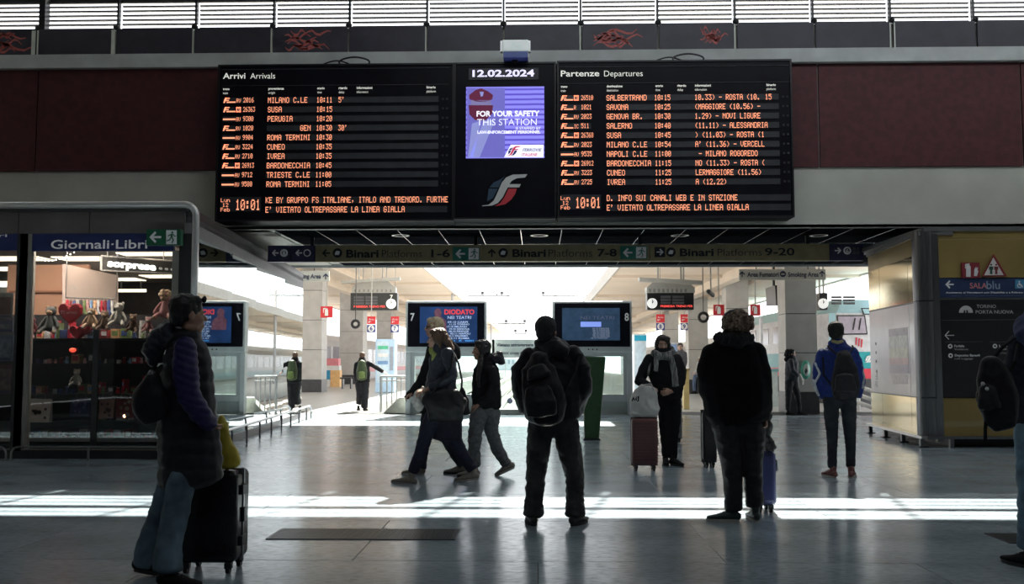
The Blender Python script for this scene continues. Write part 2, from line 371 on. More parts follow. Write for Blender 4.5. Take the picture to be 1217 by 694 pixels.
# ================================================================ THE BOARDS
YBD = 16.45
led_m = M('led_orange', (1.0, .30, .15), .5, emit=1.25, ecol=(1.0, .36, .20), var=0)
led_w = M('led_white_violet', (.75, .72, 1.0), .5, emit=.95, ecol=(.80, .76, 1.0), var=0)
wht_l = M('lit_white_lettering', (.8, .8, .74), .5, emit=.55, ecol=(.95, .97, .88), var=0)
rowm = M('display_row_glass', (.045, .047, .055), .25, var=.1)
bodym = M('board_black_casing', (.006, .006, .010), .35, var=.3, scale=3, spec=.15)
linem = M('thin_panel_line', (.05, .05, .06), .5)
def bx(px, py): return P(px, py, YBD)
def board(name, label, px0, py0, px1, py1, depth=.50):
    a = bx(px0, py0); c = bx(px1, py1)
    t = thing(name, label, 'information board', ((a.x+c.x)/2, YBD+depth/2, c.z))
    box('casing', (a.x, YBD+.012, c.z), (c.x, YBD+depth, a.z), bodym, t, bevel=.01)
    f = MB(); e = .03
    f.box((a.x, YBD-.012, a.z-e), (c.x, YBD+.012, a.z)).box((a.x, YBD-.012, c.z), (c.x, YBD+.012, c.z+e)).box((a.x, YBD-.012, c.z+e), (a.x+e, YBD+.012, a.z-e)).box((c.x-e, YBD-.012, c.z+e), (c.x, YBD+.012, a.z-e))
    f.build('front_frame', blackm, t)
    return t
def small(t, s, px, py, h_px, w_px, m, bold=0.0, **k):
    p = bx(px, py); s_ = YBD/F_PX
    return text(s, (p.x, YBD, p.z), h_px*s_, w_px*s_ if w_px else None, m, t, bold=bold, **k)
def fill_board(t, L, title, sub, t0w, t1w, heads, rows, r0, r9, marq, infos, X):
    """X: px of the columns at the board's left; everything placed on the plane of the board"""
    s_ = YBD/F_PX; yl = lambda k: r0+(r9-r0)*k/9
    small(t, title, L, r0-26, 7.2, t0w, wht_l, .012)
    small(t, sub, L+t0w+5, r0-26, 7.2, t1w, wht_l, -.004)
    x0 = bx(L-2, 90).x; x1 = bx(X['end'], 90).x
    for py in (r0-37, r0-17.5):
        z = bx(L, py).z; box('divider_line', (x0, YBD-.004, z-.004), (x1, YBD+.012, z+.004), linem, t)
    for px, a, bb, w1, w2 in heads:
        small(t, a, px, r0-12.5-(px-L)*.0085, 3.0, w1, wht_l, .02); small(t, bb, px, r0-7.6-(px-L)*.0085, 3.0, w2, wht_l)
    for k, (num, kind, dest, tim, delay, info, plat) in enumerate(rows):
        zc = bx(L, yl(k)).z; h = 7.2*s_
        for a, c in ((L-1, L+36), (X['dest']-1, X['bar_end']), (X['bar_end']+4, X['bar_end']+6.5), (X['bar_end']+9, X['bar_end']+11.5)):
            hh = .5 if c-a > 5 else .18
            box('display_row', (bx(a, 150).x, YBD-.002, zc-h*hh), (bx(c, 150).x, YBD+.012, zc+h*hh), rowm, t)
        mb = MB(); Y = YBD-.006; zt = zc+3.4*s_
        # operator mark: slanted double stroke with a long underline, or a plain long bar
        lx = bx(L, 150).x
        if kind != 'bar':
            for dz, w0, w1 in ((.0, 2.5, 8), (2.6, 1.2, 7)):
                mb.add([(lx+w0*s_, Y, zt-dz*s_), (lx+w1*s_, Y, zt-dz*s_), (lx+(w1-.6)*s_, Y, zt-(dz+1.2)*s_), (lx+(w0-.6)*s_, Y, zt-(dz+1.2)*s_)], [(0, 1, 2, 3)])
            mb.add([(lx+2*s_, Y, zt), (lx+4*s_, Y, zt), (lx+1.8*s_, Y, zt-6.4*s_), (lx, Y, zt-6.4*s_)], [(0, 1, 2, 3)])
            mb.add([(lx+4*s_, Y, zt-4.7*s_), (lx+15*s_, Y, zt-4.7*s_), (lx+15*s_, Y, zt-6.3*s_), (lx+4*s_, Y, zt-6.3*s_)], [(0, 1, 2, 3)])
        else:
            mb.add([(lx, Y, zt-2.6*s_), (lx+15*s_, Y, zt-2.6*s_), (lx+15*s_, Y, zt-4.6*s_), (lx, Y, zt-4.6*s_)], [(0, 1, 2, 3)])
        kx = lx+16*s_
        if kind == 'S':
            for q in ((0, 0, 5.5, 1), (0, 5.4, 5.5, 6.4), (0, 0, 1, 6.4), (4.5, 0, 5.5, 6.4)):
                mb.add([(kx+q[0]*s_, Y, zt-q[1]*s_), (kx+q[2]*s_, Y, zt-q[1]*s_), (kx+q[2]*s_, Y, zt-q[3]*s_), (kx+q[0]*s_, Y, zt-q[3]*s_)], [(0, 1, 2, 3)])
            led(mb, '3', kx+1.5*s_, zt-1.3*s_, 3*s_, 4*s_, Y)
        elif kind == 'bar': led(mb, 'AV', kx, zt-1.2*s_, 2.9*s_, 5*s_, Y)
        else: led(mb, kind, kx, zt-1.2*s_, 2.9*s_, 5*s_, Y)
        led(mb, num, lx+24.5*s_, zt, 3.0*s_ if len(num) > 4 else 3.3*s_, 6.0*s_, Y)
        adv = X.get('adv', 4.45)*s_
        led(mb, dest, bx(X['dest'], 150).x+(len(dest) == 3)*9*adv, zt, adv, 6.9*s_, Y)
        led(mb, tim, bx(X['time'], 150).x, zt, 3.95*s_, 6.9*s_, Y)
        if delay: led(mb, delay, bx(X['delay'], 150).x, zt, 3.9*s_, 6.9*s_, Y)
        if info: led(mb, info, bx(infos, 150).x, zt, 4.15*s_, 6.9*s_, Y)
        if plat: led(mb, plat, bx(X['plat'], 150).x, zt, 4.1*s_, 6.9*s_, Y)
        mb.build('led_lettering', led_m, t)['kind'] = 'stuff'
    # clock and running messages
    zc = bx(L, r9+23.5).z
    for k, (dz, sx) in enumerate(((0, 0), (11.4, 0))):
        z = bx(L, r9+19+dz).z
        box('display_row', (bx(X['dest']-1, 150).x, YBD-.002, z-3.8*s_), (bx(X['end']-2, 150).x, YBD+.012, z+3.8*s_), rowm, t)
    box('clock_display', (bx(L-1, 150).x, YBD-.002, zc-9*s_), (bx(L+47, 150).x, YBD+.012, zc+9*s_), rowm, t)
    mb = MB(); Y = YBD-.006
    led(mb, '10:01', bx(L+17, 150).x, bx(L, r9+18).z, 6.2*s_, 13*s_, Y)
    for k, q in enumerate(('Lun', '12', 'Feb')): led(mb, q, bx(L-.5+(2 if k == 1 else 0), 150).x, bx(L, r9+16.5+5.6*k).z, 3.9*s_, 4.6*s_, Y)
    for k in range(2): led(mb, marq[k], bx(X['dest']-.5, 150).x, bx(L, r9+15.4+11.4*k).z, 4.34*s_, 7.2*s_, Y)
    mb.build('led_lettering', led_m, t)['kind'] = 'stuff'
A = board('arrivals_board', 'left black station board headed Arrivi Arrivals with orange lettering', 259.5, 77, 539, 262)
A.location = A.location
heads = [(265, 'treno', 'train', 8, 6), (319, 'provenienza', 'origin', 19, 8), (377, 'orario', 'time', 9, 5.5), (402.5, 'ritardo', 'delay', 10.5, 7), (424, 'informazioni', 'information', 19, 14), (507, 'binario', 'platform', 11, 11)]
rows = [('2016', 'RV', 'MILANO C.LE', '10:11', "5'", '', ''), ('26363', 'S', 'SUSA', '10:15', '', '', ''), ('9300', 'bar', 'PERUGIA', '10:20', '', '', ''),
        ('1020', 'RV', 'GEN', '10:30', "30'", '', ''), ('9904', 'bar', 'ROMA TERMINI', '10:30', '', '', ''), ('3224', 'RV', 'CUNEO', '10:35', '', '', ''),
        ('2710', 'RV', 'IVREA', '10:35', '', '', ''), ('26913', 'S', 'BARDONECCHIA', '10:45', '', '', ''), ('9712', 'bar', 'TRIESTE C.LE', '11:00', '', '', ''), ('9580', 'bar', 'ROMA TERMINI', '11:05', '', '', '')]
fill_board(A, 265, 'Arrivi', 'Arrivals', 27.5, 30.5, heads, rows, 119.6, 219.3,
           ('KE BY GRUPPO FS ITALIANE, ITALO AND TRENORD. FURTHE', "E' VIETATO OLTREPASSARE LA LINEA GIALLA"), 424,
           dict(dest=318, time=376, delay=402, plat=507, bar_end=521, end=534))
s_ = YBD/F_PX
D = board('departures_board', 'right black station board headed Partenze Departures with orange lettering', 662, 72.5, 944.5, 258)
heads = [(666.5, 'treno', 'train', 8, 6), (721, 'destinazione', 'destination', 19, 14), (779, 'orario', 'time', 9, 5.5), (805, 'ritardo', 'delay', 10.5, 7), (826, 'informazioni', 'information', 19, 14), (911, 'binario', 'platform', 11, 11)]
rows = [('26510', 'S', 'SALBERTRAND', '10:15', '', '10.33) - ROSTA (10.', '15'), ('1021', 'R', 'SAVONA', '10:25', '', '(MAGGIORE (10.56) -', ''), ('2023', 'RV', 'GENOVA BR.', '10:30', '', '1.29) - NOVI LIGURE', ''),
        ('511', 'IC', 'SALERNO', '10:40', '', '(11.11) - ALESSANDRIA', ''), ('26368', 'S', 'SUSA', '10:45', '', ') (11.03) - ROSTA (1', ''), ('2023', 'RV', 'MILANO C.LE', '10:54', '', "A' (11.36) - VERCELL", ''),
        ('9535', 'bar', 'NAPOLI C.LE', '11:00', '', ' - MILANO ROGOREDO', ''), ('26912', 'S', 'BARDONECCHIA', '11:15', '', 'NO (11.33) - ROSTA (', ''), ('3223', 'RV', 'CUNEO', '11:25', '', 'LERMAGGIORE (11.56)', ''), ('2725', 'RV', 'IVREA', '11:25', '', 'A (12.22)', '')]
fill_board(D, 666.5, 'Partenze', 'Departures', 46.5, 46.5, heads, rows, 116.8, 216.8,
           ('D. INFO SUI CANALI WEB E IN STAZIONE', "E' VIETATO OLTREPASSARE LA LINEA GIALLA"), 826,
           dict(dest=721, time=778, delay=805, plat=910, bar_end=926, end=940))
# centre panel: date, screen, emblem
Cn = board('info_panel', 'black centre panel with date, violet safety screen and railway emblem between the two boards', 539.6, 74.5, 661.4, 260)
a = bx(557, 81.5); c = bx(640, 94.5)
box('date_display', (a.x, YBD-.004, c.z), (c.x, YBD+.012, a.z), rowm, Cn)
small(Cn, '12.02.2024', 561.5, 91.2, 8.0, 75, led_w, .03, th=.008)
scm = bpy.data.materials.new('violet_screen'); scm.use_nodes = True; nt = scm.node_tree; b = nt.nodes['Principled BSDF']
t_ = nt.nodes.new('ShaderNodeTexCoord'); wv = nt.nodes.new('ShaderNodeTexWave'); wv.bands_direction = 'Z'; wv.inputs['Scale'].default_value = 3.55; wv.inputs['Distortion'].default_value = .4
cr = nt.nodes.new('ShaderNodeValToRGB'); cr.color_ramp.elements[0].color = (.10, .07, .62, 1); cr.color_ramp.elements[1].color = (.30, .28, 1.0, 1)
cr.color_ramp.elements[0].position = .05; cr.color_ramp.elements[1].position = .55
nt.links.new(t_.outputs['Object'], wv.inputs[0]); nt.links.new(wv.outputs['Fac'], cr.inputs[0]); nt.links.new(cr.outputs[0], b.inputs['Emission Color'])
b.inputs['Base Color'].default_value = (.02, .02, .05, 1); b.inputs['Emission Strength'].default_value = .95
a = bx(554, 103.5); c = bx(647, 187.5)
scr_o = box('screen', (a.x, YBD-.006, c.z), (c.x, YBD+.012, a.z), scm, Cn)
def flat(name, pts, m, par, Y, fn=None):
    fn = fn or (lambda x, y: P(x, y, Y)); mb = MB(); mb.add([fn(x, y) for x, y in pts], [tuple(range(len(pts)))])
    return mb.build(name, m, par)
Ys = YBD-.009
capm = M('screen_cap_maroon', (.10, .01, .05), .5, emit=.30, ecol=(.28, .03, .10), var=0)
pale = M('screen_pale_violet', (.3, .3, .5), .5, emit=.55, ecol=(.36, .40, .95), var=0)
flat('screen_picture', [(555, 104.5), (600, 104.5), (600, 187), (555, 187)], M('screen_mid_violet', (.1, .1, .4), .5, emit=.55, ecol=(.24, .22, .80), var=0), scr_o, YBD-.0075)
flat('screen_picture', [(565, 107), (572, 105), (580, 108.5), (586, 113), (585, 118), (578, 121), (567, 121), (558, 118), (557.5, 113)], capm, scr_o, Ys)
flat('screen_picture', [(560, 119), (583, 119), (584, 126), (579, 131), (564, 131), (559, 126)], M('screen_grey', (.2, .2, .4), .5, emit=.45, ecol=(.35, .30, .62), var=0), scr_o, Ys)
flat('screen_picture', [(557, 125), (586, 125), (585, 135), (577, 143), (565, 143), (558, 136)], capm, scr_o, Ys-.001)
flat('screen_picture', [(575, 143), (588, 143), (570, 187), (558, 187)], pale, scr_o, Ys); flat('screen_picture', [(561, 147), (572, 143), (562, 187), (556, 187)], pale, scr_o, Ys)
flat('screen_picture', [(570, 109), (575, 109), (574, 114), (571.5, 115)], pale, scr_o, Ys-.002)
for s, x, y, h, wd, bo in (('FOR YOUR SAFETY', 566.5, 138.5, 6.4, 76, .03), ('THIS STATION', 567, 149.3, 8.0, 72, -.008), ('IS STAFFED BY', 613, 154.4, 3.4, 30, .0), ('LAW-ENFORCEMENT PERSONNEL', 567.5, 159.0, 3.4, 76, .03)):
    small(scr_o, s, x, y, h, wd, M('screen_white_text', (.9, .9, 1), .5, emit=1.0, ecol=(.92, .92, 1), var=0), bo, th=.014)
flat('screen_picture', [(607, 172), (646, 172), (646, 187), (599, 187)], M('screen_white', (.9, .9, 1), .5, emit=.95, ecol=(.85, .85, 1), var=0), scr_o, YBD-.012)
small(scr_o, 'FERROVIE', 621, 180, 3.4, 23, M('screen_dark_blue', (.05, .06, .2), .5, emit=.12, ecol=(.1, .12, .5), var=0), .02, shear=.25, th=.015)
small(scr_o, 'ITALIANE', 620, 185.6, 3.4, 19, M('screen_red', (.6, .05, .1), .5, emit=.5, ecol=(.8, .06, .15), var=0), .02, shear=.25, th=.015)
logo_w = M('emblem_white', (.45, .47, .47), .5, emit=.05, ecol=(1, 1, 1), var=.05); logo_r = M('emblem_red', (.42, .035, .05), .5, var=.05, emit=.05, ecol=(1, .05, .08)); logo_b = M('emblem_navy', (.03, .07, .12), .5, var=.05)
def emblem(par, x0, y0, k, Y, ms=None, fn=None):
    mw, mr_, mb_ = ms or (logo_w, logo_r, logo_b)
    T = lambda pts: [(x0+x*k, y0+y*k) for x, y in pts]
    flat('emblem', T([(0, 38), (8, 37), (14, 32), (17, 26), (24, 10), (29, 4), (37, .5), (55, 0), (52, 4), (42, 5), (36, 8), (33, 12), (47, 12), (45, 16), (31, 16), (25, 28), (19, 35), (12, 38), (0, 38.8)]), mw, par, Y, fn)
    flat('emblem', T([(22, 35), (27, 28), (32, 17.5), (42, 17.5), (40, 24), (35, 31), (28, 36.5), (15, 39)]), mr_, par, Y, fn)
    flat('emblem', T([(14, 10), (23, 6), (28, 1.5), (24, 7), (20, 16), (9, 16)]), mb_, par, Y, fn); flat('emblem', T([(8, 17.5), (19, 17.5), (13, 29), (6, 33)]), mb_, par, Y, fn)
emblem(Cn, 573, 207, .98, YBD+.006)
emblem(scr_o, 602, 173.5, .30, YBD-.016, (M('screen_red', (.6, .05, .1)), M('screen_dark_blue', (0, 0, 0)), M('screen_dark_blue', (0, 0, 0))))
# pixel glint stays out; floodlight box standing above the centre panel
fl = thing('floodlight', 'white floodlight box mounted above the date display', 'floodlight', P(612, 74, 16.5))
a, c = P(597, 47, 16.2), P(628, 60, 16.2)
box('housing', (a.x, 16.2, c.z), (c.x, 16.62, a.z), M('floodlight_white', (.75, .80, .78), .4, emit=.25, ecol=(.8, .9, .9)), fl, bevel=.02)
a2, c2 = P(598, 60, 16.2), P(627.5, 67.5, 16.2)
box('lamp_glass', (a2.x, 16.24, c2.z), (c2.x, 16.6, a2.z), M('floodlight_blue_glass', (.12, .16, .42), .2), fl, bevel=.01)
for px in (596, 629): q = P(px, 51, 16.3); box('side_clip', (q.x-.02, 16.3, q.z-.15), (q.x+.02, 16.4, q.z+.04), steel, fl)
q = P(612, 68, 16.4); box('stem', (q.x-.05, 16.36, P(612, 74, 16.4).z), (q.x+.05, 16.46, q.z+.02), blackm, fl)
for k, px in enumerate((421, 818)):
    cb = thing('cable_loop', 'black cable loop on top of the %s board' % ('arrivals' if k == 0 else 'departures'), 'cable', P(px, 76-k*4, 16.6))
    p = P(px, 75.5-k*4, 16.6)
    pts = [p+Vector((.26*math.cos(q)*(1+.1*math.sin(3*q)), 0, .115*math.sin(q))) for q in [math.pi*i/12 for i in range(13)]]
    MB().tube(pts, .016, 6).build('cable', blackm, cb)
    pts = [p+Vector((-.55+.45*i/8, .05, .06*math.sin(math.pi*i/8)+.01)) for i in range(9)]
    MB().tube(pts, .014, 6).build('cable', blackm, cb)
# ================================================================ OVERHEAD SIGN BAND
YSG = 18.0
def sg(px, py): return P(px, py, YSG)
navy = M('sign_navy', (.045, .045, .11), .5, var=.15); olive = M('sign_olive_brown', (.34, .29, .165), .55, var=.15); dkt = M('sign_dark_lettering', (.008, .009, .018), .5)
grn = M('exit_green', (.03, .22, .16), .45, emit=.0, var=.1); pw = M('sign_pale_grey', (.58, .60, .62), .5, emit=.04, ecol=(.8, .85, .9))
BT = thing('station_sign_band', 'long hanging sign band with platform directions under the boards', 'sign', sg(672, 311))
za, zc_ = sg(575, 291).z, sg(575, 310.6).z
def seg(name, p0, p1, m, y0=0.0):
    return box(name, (sg(p0, 300).x+.004, YSG+y0, zc_), (sg(p1, 300).x-.004, YSG+.16, za), m, BT, bevel=.004)
seg('sign_panel', 318, 345.5, navy); seg('sign_panel', 345.5, 374.5, navy); seg('sign_panel', 374.5, 572.5, olive); seg('sign_panel', 572.5, 772, olive); seg('sign_panel', 772, 986, olive); seg('sign_panel', 986, 1027, navy)
for px in (370, 565, 761, 961):
    q = sg(px, 300); box('hanger', (q.x-.03, YSG+.05, za), (q.x+.03, YSG+.11, ZS), blackm, BT)
def arrow(par, px, py, h, d, m, Y, fn=None):
    """d in L R U; h half size in px"""
    t = h*.36; k = h
    base = [(-k, 0), (-.05*k, -k), (.22*k, -k*.72), (-.30*k, -.18*k), (k, -.18*k), (k, .18*k), (-.30*k, .18*k), (.22*k, k*.72), (-.05*k, k)]
    if d == 'R': base = [(-x, -y) for x, y in base]
    if d == 'U': base = [(y, x) for x, y in base][::-1]
    if d == 'D': base = [(y, -x) for x, y in base]
    return flat('arrow_mark', [(px+x, py+y) for x, y in base], m, par, Y, fn)
def disc(par, px, py, r, m, Y, hole=0, name='round_mark', fn=None, n=20):
    fn = fn or (lambda x, y: P(x, y, Y)); mb = MB()
    o = [fn(px+r*math.cos(2*math.pi*k/n), py+r*math.sin(2*math.pi*k/n)) for k in range(n)]
    if hole:
        i = [fn(px+hole*math.cos(2*math.pi*k/n), py+hole*math.sin(2*math.pi*k/n)) for k in range(n)]
        mb.add(o+i, [(k, (k+1) % n, n+(k+1) % n, n+k) for k in range(n)])
    else: mb.add(o, [tuple(range(n))])
    return mb.build(name, m, par)
Yf = YSG-.004; s2 = YSG/F_PX
def stext(s, px, py, h, wd, m, bold=0.0, par=None):
    p = sg(px, py); return text(s, (p.x, YSG, p.z), h*s2, wd*s2 if wd else None, m, par or BT, bold=bold, th=.005)
arrow(BT, 327, 300.6, 4.0, 'L', pw, Yf); disc(BT, 337.5, 300.6, 4.6, pw, Yf, 2.6); flat('round_mark', [(337.5, 297.5), (339.2, 301), (338.5, 303), (336.5, 303), (335.8, 301)], pw, BT, Yf)
arrow(BT, 355, 300.6, 4.0, 'L', pw, Yf); disc(BT, 365, 300.6, 4.4, pw, Yf, 3.2)
def train_mark(px, py):
    disc(BT, px, py, 5.6, dkt, Yf); flat('train_mark', [(px-3, py), (px-1, py-2.6), (px+3, py-2), (px+2, py+2.4), (px-3, py+2.4)], pw, BT, Yf-.002)
def exit_sign(x0, x1, y0, y1):
    flat('exit_sign', [(x0, y0), (x1, y0), (x1, y1), (x0, y1)], grn, BT, Yf)
    xm_ = x0+(x1-x0)*.56
    arrow(BT, (x0+xm_)/2, (y0+y1)/2, (y1-y0)*.36, 'L', pw, Yf-.003)
    flat('exit_sign', [(xm_+1, y0+1.2), (x1-1, y0+1.2), (x1-1, y1-1.2), (xm_+1, y1-1.2)], pw, BT, Yf-.002)
    runner(BT, (xm_+x1)/2, (y0+y1)/2, (y1-y0)*.40, grn, Yf-.004)
def runner(par, cx, cy, h, m, Y, fn=None):
    T = lambda pts: [(cx+x*h, cy+y*h) for x, y in pts]
    disc(par, cx+.18*h, cy-.78*h, .17*h, m, Y, 0, 'running_figure', fn, 10)
    flat('running_figure', T([(-.05, -.60), (.30, -.55), (.22, -.05), (-.10, .0)]), m, par, Y, fn)
    flat('running_figure', T([(-.05, -.55), (-.55, -.30), (-.50, -.15), (-.02, -.35)]), m, par, Y, fn)
    flat('running_figure', T([(.25, -.50), (.45, -.15), (.75, -.15), (.75, -.30), (.50, -.32), (.35, -.60)]), m, par, Y, fn)
    flat('running_figure', T([(.0, -.08), (.22, -.05), (.45, .40), (.20, .90), (.02, .90), (.22, .42)]), m, par, Y, fn)
    flat('running_figure', T([(-.10, -.05), (.05, .0), (-.15, .45), (-.70, .62), (-.72, .45), (-.30, .30)]), m, par, Y, fn)
arrow(BT, 387.5, 300.8, 4.8, 'L', dkt, Yf); train_mark(401, 300.6); stext('Binari', 411.5, 305.8, 9.0, 39, dkt, .03); stext('Platforms', 454, 305.8, 9.0, 48, dkt, -.012); stext('1-6', 512.5, 305.4, 9.0, 22.5, dkt, .02)
exit_sign(538, 570, 293.6, 309.6)
arrow(BT, 584.5, 300.5, 4.8, 'U', dkt, Yf); train_mark(598, 300.4); stext('Binari', 609, 305.2, 9.0, 40, dkt, .03); stext('Platforms', 652, 305.2, 9.0, 52, dkt, -.012); stext('7-8', 710, 304.6, 8.8, 23, dkt, .02)
exit_sign(737, 769, 292.4, 308.0)
flat('arrow_field', [(778, 293.5), (790.5, 293.5), (790.5, 305.5), (778, 305.5)], dkt, BT, Yf+.001); arrow(BT, 784.5, 299.5, 4.2, 'R', pw, Yf-.002); train_mark(797.5, 299.6)
stext('Binari', 808, 304.2, 8.8, 40, dkt, .03); stext('Platforms', 853, 304.0, 8.6, 52, dkt, -.012); stext('9-20', 909, 303.4, 8.6, 35, dkt, .02)
arrow(BT, 996, 297.8, 4.0, 'R', pw, Yf); disc(BT, 1007, 297.8, 4.6, pw, Yf, 2.9); stext('6', 1005.4, 300.4, 4.6, 3.2, pw, .02)
for qx, qy in ((1013.5, 293.8), (1018, 293.8), (1013.5, 298.4), (1018, 298.4)): flat('small_mark', [(qx, qy), (qx+3.6, qy), (qx+3.6, qy+3.6), (qx, qy+3.6)], M('sign_grey_mark', (.12, .12, .14), .5), BT, Yf)
# ================================================================ PLATFORM AREA
plas = M('pillar_stone_panel', (.50, .485, .46), .55, var=.10, scale=2.5, bump=.1, bscale=50)
plinth = M('pillar_dark_plinth', (.055, .055, .06), .3, var=.2)
soffw = M('canopy_warm_plaster', (.74, .64, .53), .8, var=.05, scale=.8)
# canopies (roof over each platform): slab, edge strip, long beams
def canopy(name, label, x0, x1, z, beams, y0=23.6, y1=150):
    t = thing(name, label, 'canopy', ((x0+x1)/2, y0, z))
    box('roof_slab', (x0, y0, z), (x1, y1, z+.35), soffw, t)
    for q in (x0, x1): box('edge_strip', (q-.03, y0, z-.06), (q+.03, y1, z+.40), M('canopy_edge_grey', (.45, .42, .38), .6), t)
    for b0, b1, zz in beams: box('beam', (b0, y0, z-zz), (b1, y1, z), soffw, t)
    for k in range(10): 
        yy = y0+9+k*9.5; box('cross_rib', (x0, yy, z-.10), (x1, yy+.25, z), soffw, t)
    return t
zcl, zcr = 5.6, 4.25
canopy('platform_canopy', 'warm beige canopy slab over the left platform, left of the open sky', -16, -1.197*(zcl-EYE), zcl, [(-10.9, -10.5, .42), (-9.0, -8.85, .25)])
canopy('platform_canopy', 'warm beige canopy slab over the right platform, right of the open sky', .85*(zcr-EYE), 3.67*(zcr-EYE), zcr, [(6.2, 6.55, .30), (7.5, 7.65, .2)])
def pillar(label, px0, px1, py_base, py_top=None, plx=0.10, group='stone clad platform pillars', seams=1.32, ztop=None):
    Y = F_PX*EYE/(py_base-431.0); Y = G(608+(px0-608)*.0+0, py_base).y if False else Y
    a = P(px0, 431, Y); c = P(px1, 431, Y); wd = c.x-a.x
    t = thing('platform_pillar', label, 'pillar', ((a.x+c.x)/2, Y+wd/2, 0), group)
    h = ztop; e = .05
    box('plinth', (a.x-e*.4, Y-e*.4, 0), (c.x+e*.4, Y+wd+e*.4, .55), plinth, t, bevel=.01)
    z = .55; core = box('core', (a.x+.02, Y+.02, .5), (c.x-.02, Y+wd-.02, h), plinth, t)
    k = 0
    while z < h-.02:
        z2 = min(z+seams, h); box('stone_panel', (a.x, Y, z+.01), (c.x, Y+wd, z2-.01), plas, t, bevel=.008); z = z2; k += 1
    return t, a.x, c.x, Y, wd
pillar('near left stone pillar under the smoking area sign', 353, 382, 466, ztop=zcl)
pillar('left pillar behind the round mirror ring', 403, 431, 456.5, ztop=zcl)
pillar('left pillar beside platform sign 6', 447, 465, 451, ztop=zcl)
P1 = pillar('nearest right pillar with a green defibrillator case on its side', 934.5, 972, 491, ztop=zcr, seams=1.0)
pillar('right pillar between the two red extinguisher signs', 864, 891, 475, ztop=zcr)
pillar('right pillar behind the right mirror ring', 818.5, 842, 466, ztop=zcr)
pillar('farthest right pillar between signs 8 and 9', 789.5, 807, 458, ztop=zcr)
# hanging departure indicators
idm = M('indicator_black', (.012, .013, .014), .3); idg = M('indicator_grey', (.09, .09, .10), .35); idr = M('indicator_red_led', (.8, .05, .05), .5, emit=.8, ecol=(1, .12, .10), var=0); clk = M('clock_face', (.85, .86, .84), .4, emit=.35, ecol=(1, 1, 1), var=0)
trimg = M('pressed_metal_grey', (.38, .37, .34), .5, var=.05)
def indicator(label, x0, x1, y0, y1, Y, clock_x, hood, num=None, full=True):
    a, c = P(x0, y0, Y), P(x1, y1, Y); t = thing('platform_indicator', label, 'indicator board', ((a.x+c.x)/2, Y+.2, c.z), 'hanging platform indicators with clocks')
    box('casing', (a.x, Y, c.z), (c.x, Y+.4, a.z), idm, t, bevel=.02)
    s = Y/F_PX
    n0 = x0+4 if clock_x > (x0+x1)/2 else clock_x+10
    for k in range(3):
        for xa, xb in ((n0, n0+12), (n0+14, n0+28)):
            p, q = P(xa, y0+4+k*3.6, Y), P(xb, y0+6.6+k*3.6, Y); box('display_row', (p.x, Y-.01, q.z), (q.x, Y+.01, p.z), idg, t)
    if full:
        p = P(n0, y1-3, Y); text('PREMESSA TRENO PER', (p.x, Y, p.z), 2.4*s, 38*s, idr, t, .02, th=.015)
    q = P(clock_x, (y0+y1)/2+2.8, Y); cl = MB(); n = 24
    cl.prism([q+Vector((6.0*s*math.cos(2*math.pi*k/n), -.02, 6.0*s*math.sin(2*math.pi*k/n))) for k in range(n)], (0, -.03, 0)); co = cl.build('clock', clk, t)
    for ang, L in ((30, 3.2), (0, 4.6)):
        u = Vector((math.sin(math.radians(ang)), 0, math.cos(math.radians(ang)))); v = Vector((u.z, 0, -u.x))*.35*s
        MB().add([q+Vector((0, -.055, 0))-v, q+Vector((0, -.055, 0))+v, q+u*L*s+v+Vector((0, -.055, 0)), q+u*L*s-v+Vector((0, -.055, 0))], [(0, 1, 2, 3)]).build('clock_hand', idm, co)
    if num: p = P(clock_x-1.5, y0+7, Y); text(num, (p.x, Y, p.z), 4.5*s, 3.5*s, white, t, .03, th=.01)
    if hood:
        (hx0, hx1, hy0, hy1) = hood; p = [P(hx0, hy1, Y), P(hx1, hy1, Y), P(hx1-8, hy0, Y), P(hx0+8, hy0, Y)]
        MB().prism([v+Vector((0, .02, 0)) for v in p], (0, .36, 0)).build('hood', trimg, t)
        p0, p1 = P(hx0-1, hy1, Y), P(hx1+1, hy1+7, Y); box('hood_skirt', (p0.x, Y, p1.z), (p1.x, Y+.40, p0.z), trimg, t)
        for k in range(9): q = P(hx0+3+k*5.3, hy1+4.5, Y); box('vent_slot', (q.x-.03, Y-.008, q.z-.05), (q.x+.03, Y, q.z+.05), M('slot_shadow_grey', (.22, .21, .2), .6), t)
    for f in (.25, .75):
        q = a.x+(c.x-a.x)*f; box('hanger', (q-.02, Y+.18, a.z-.01), (q+.02, Y+.22, (zcl if x0 < 600 else zcr)-.003), trimg, t)
    return t
indicator('hanging indicator board with clock at the left, above platforms 6 and 7', 416.5, 472, 348, 368.5, 36.5, 465, (419, 469, 334, 341), '7')
indicator('hanging indicator board with clock at the right, above platforms 8 and 9', 769, 825, 347.5, 368, 26.5, 775, (769.5, 825, 334, 341))
indicator('partly hidden indicator clock right of the nearest right pillar', 974, 984, 348, 368, 28.5, 978, None, full=False)
for lab, px0, py0, px1, py1, Y, th in (('long grey duct over the left indicator board', 405, 333.5, 475, 329.3, 36.0, .10), ('long grey duct over the right indicator board', 760, 329.5, 836, 333.5, 26.0, .10)):
    a, c = P(px0, py0, Y), P(px1, py1, Y); t = thing('ceiling_duct', lab, 'duct', (a+c)/2)
    MB().hexa([a+Vector((0, 0, -th)), c+Vector((0, 0, -th)), c+Vector((0, .3, -th)), a+Vector((0, .3, -th)), a, c, c+Vector((0, .3, 0)), a+Vector((0, .3, 0))]).build('duct_body', trimg, t)
    for f in (.3, .7):
        q = a.lerp(c, f); box('hanger', (q.x-.02, Y+.1, q.z), (q.x+.02, Y+.16, zcl-.003 if px0 < 600 else zcr-.003), trimg, t)
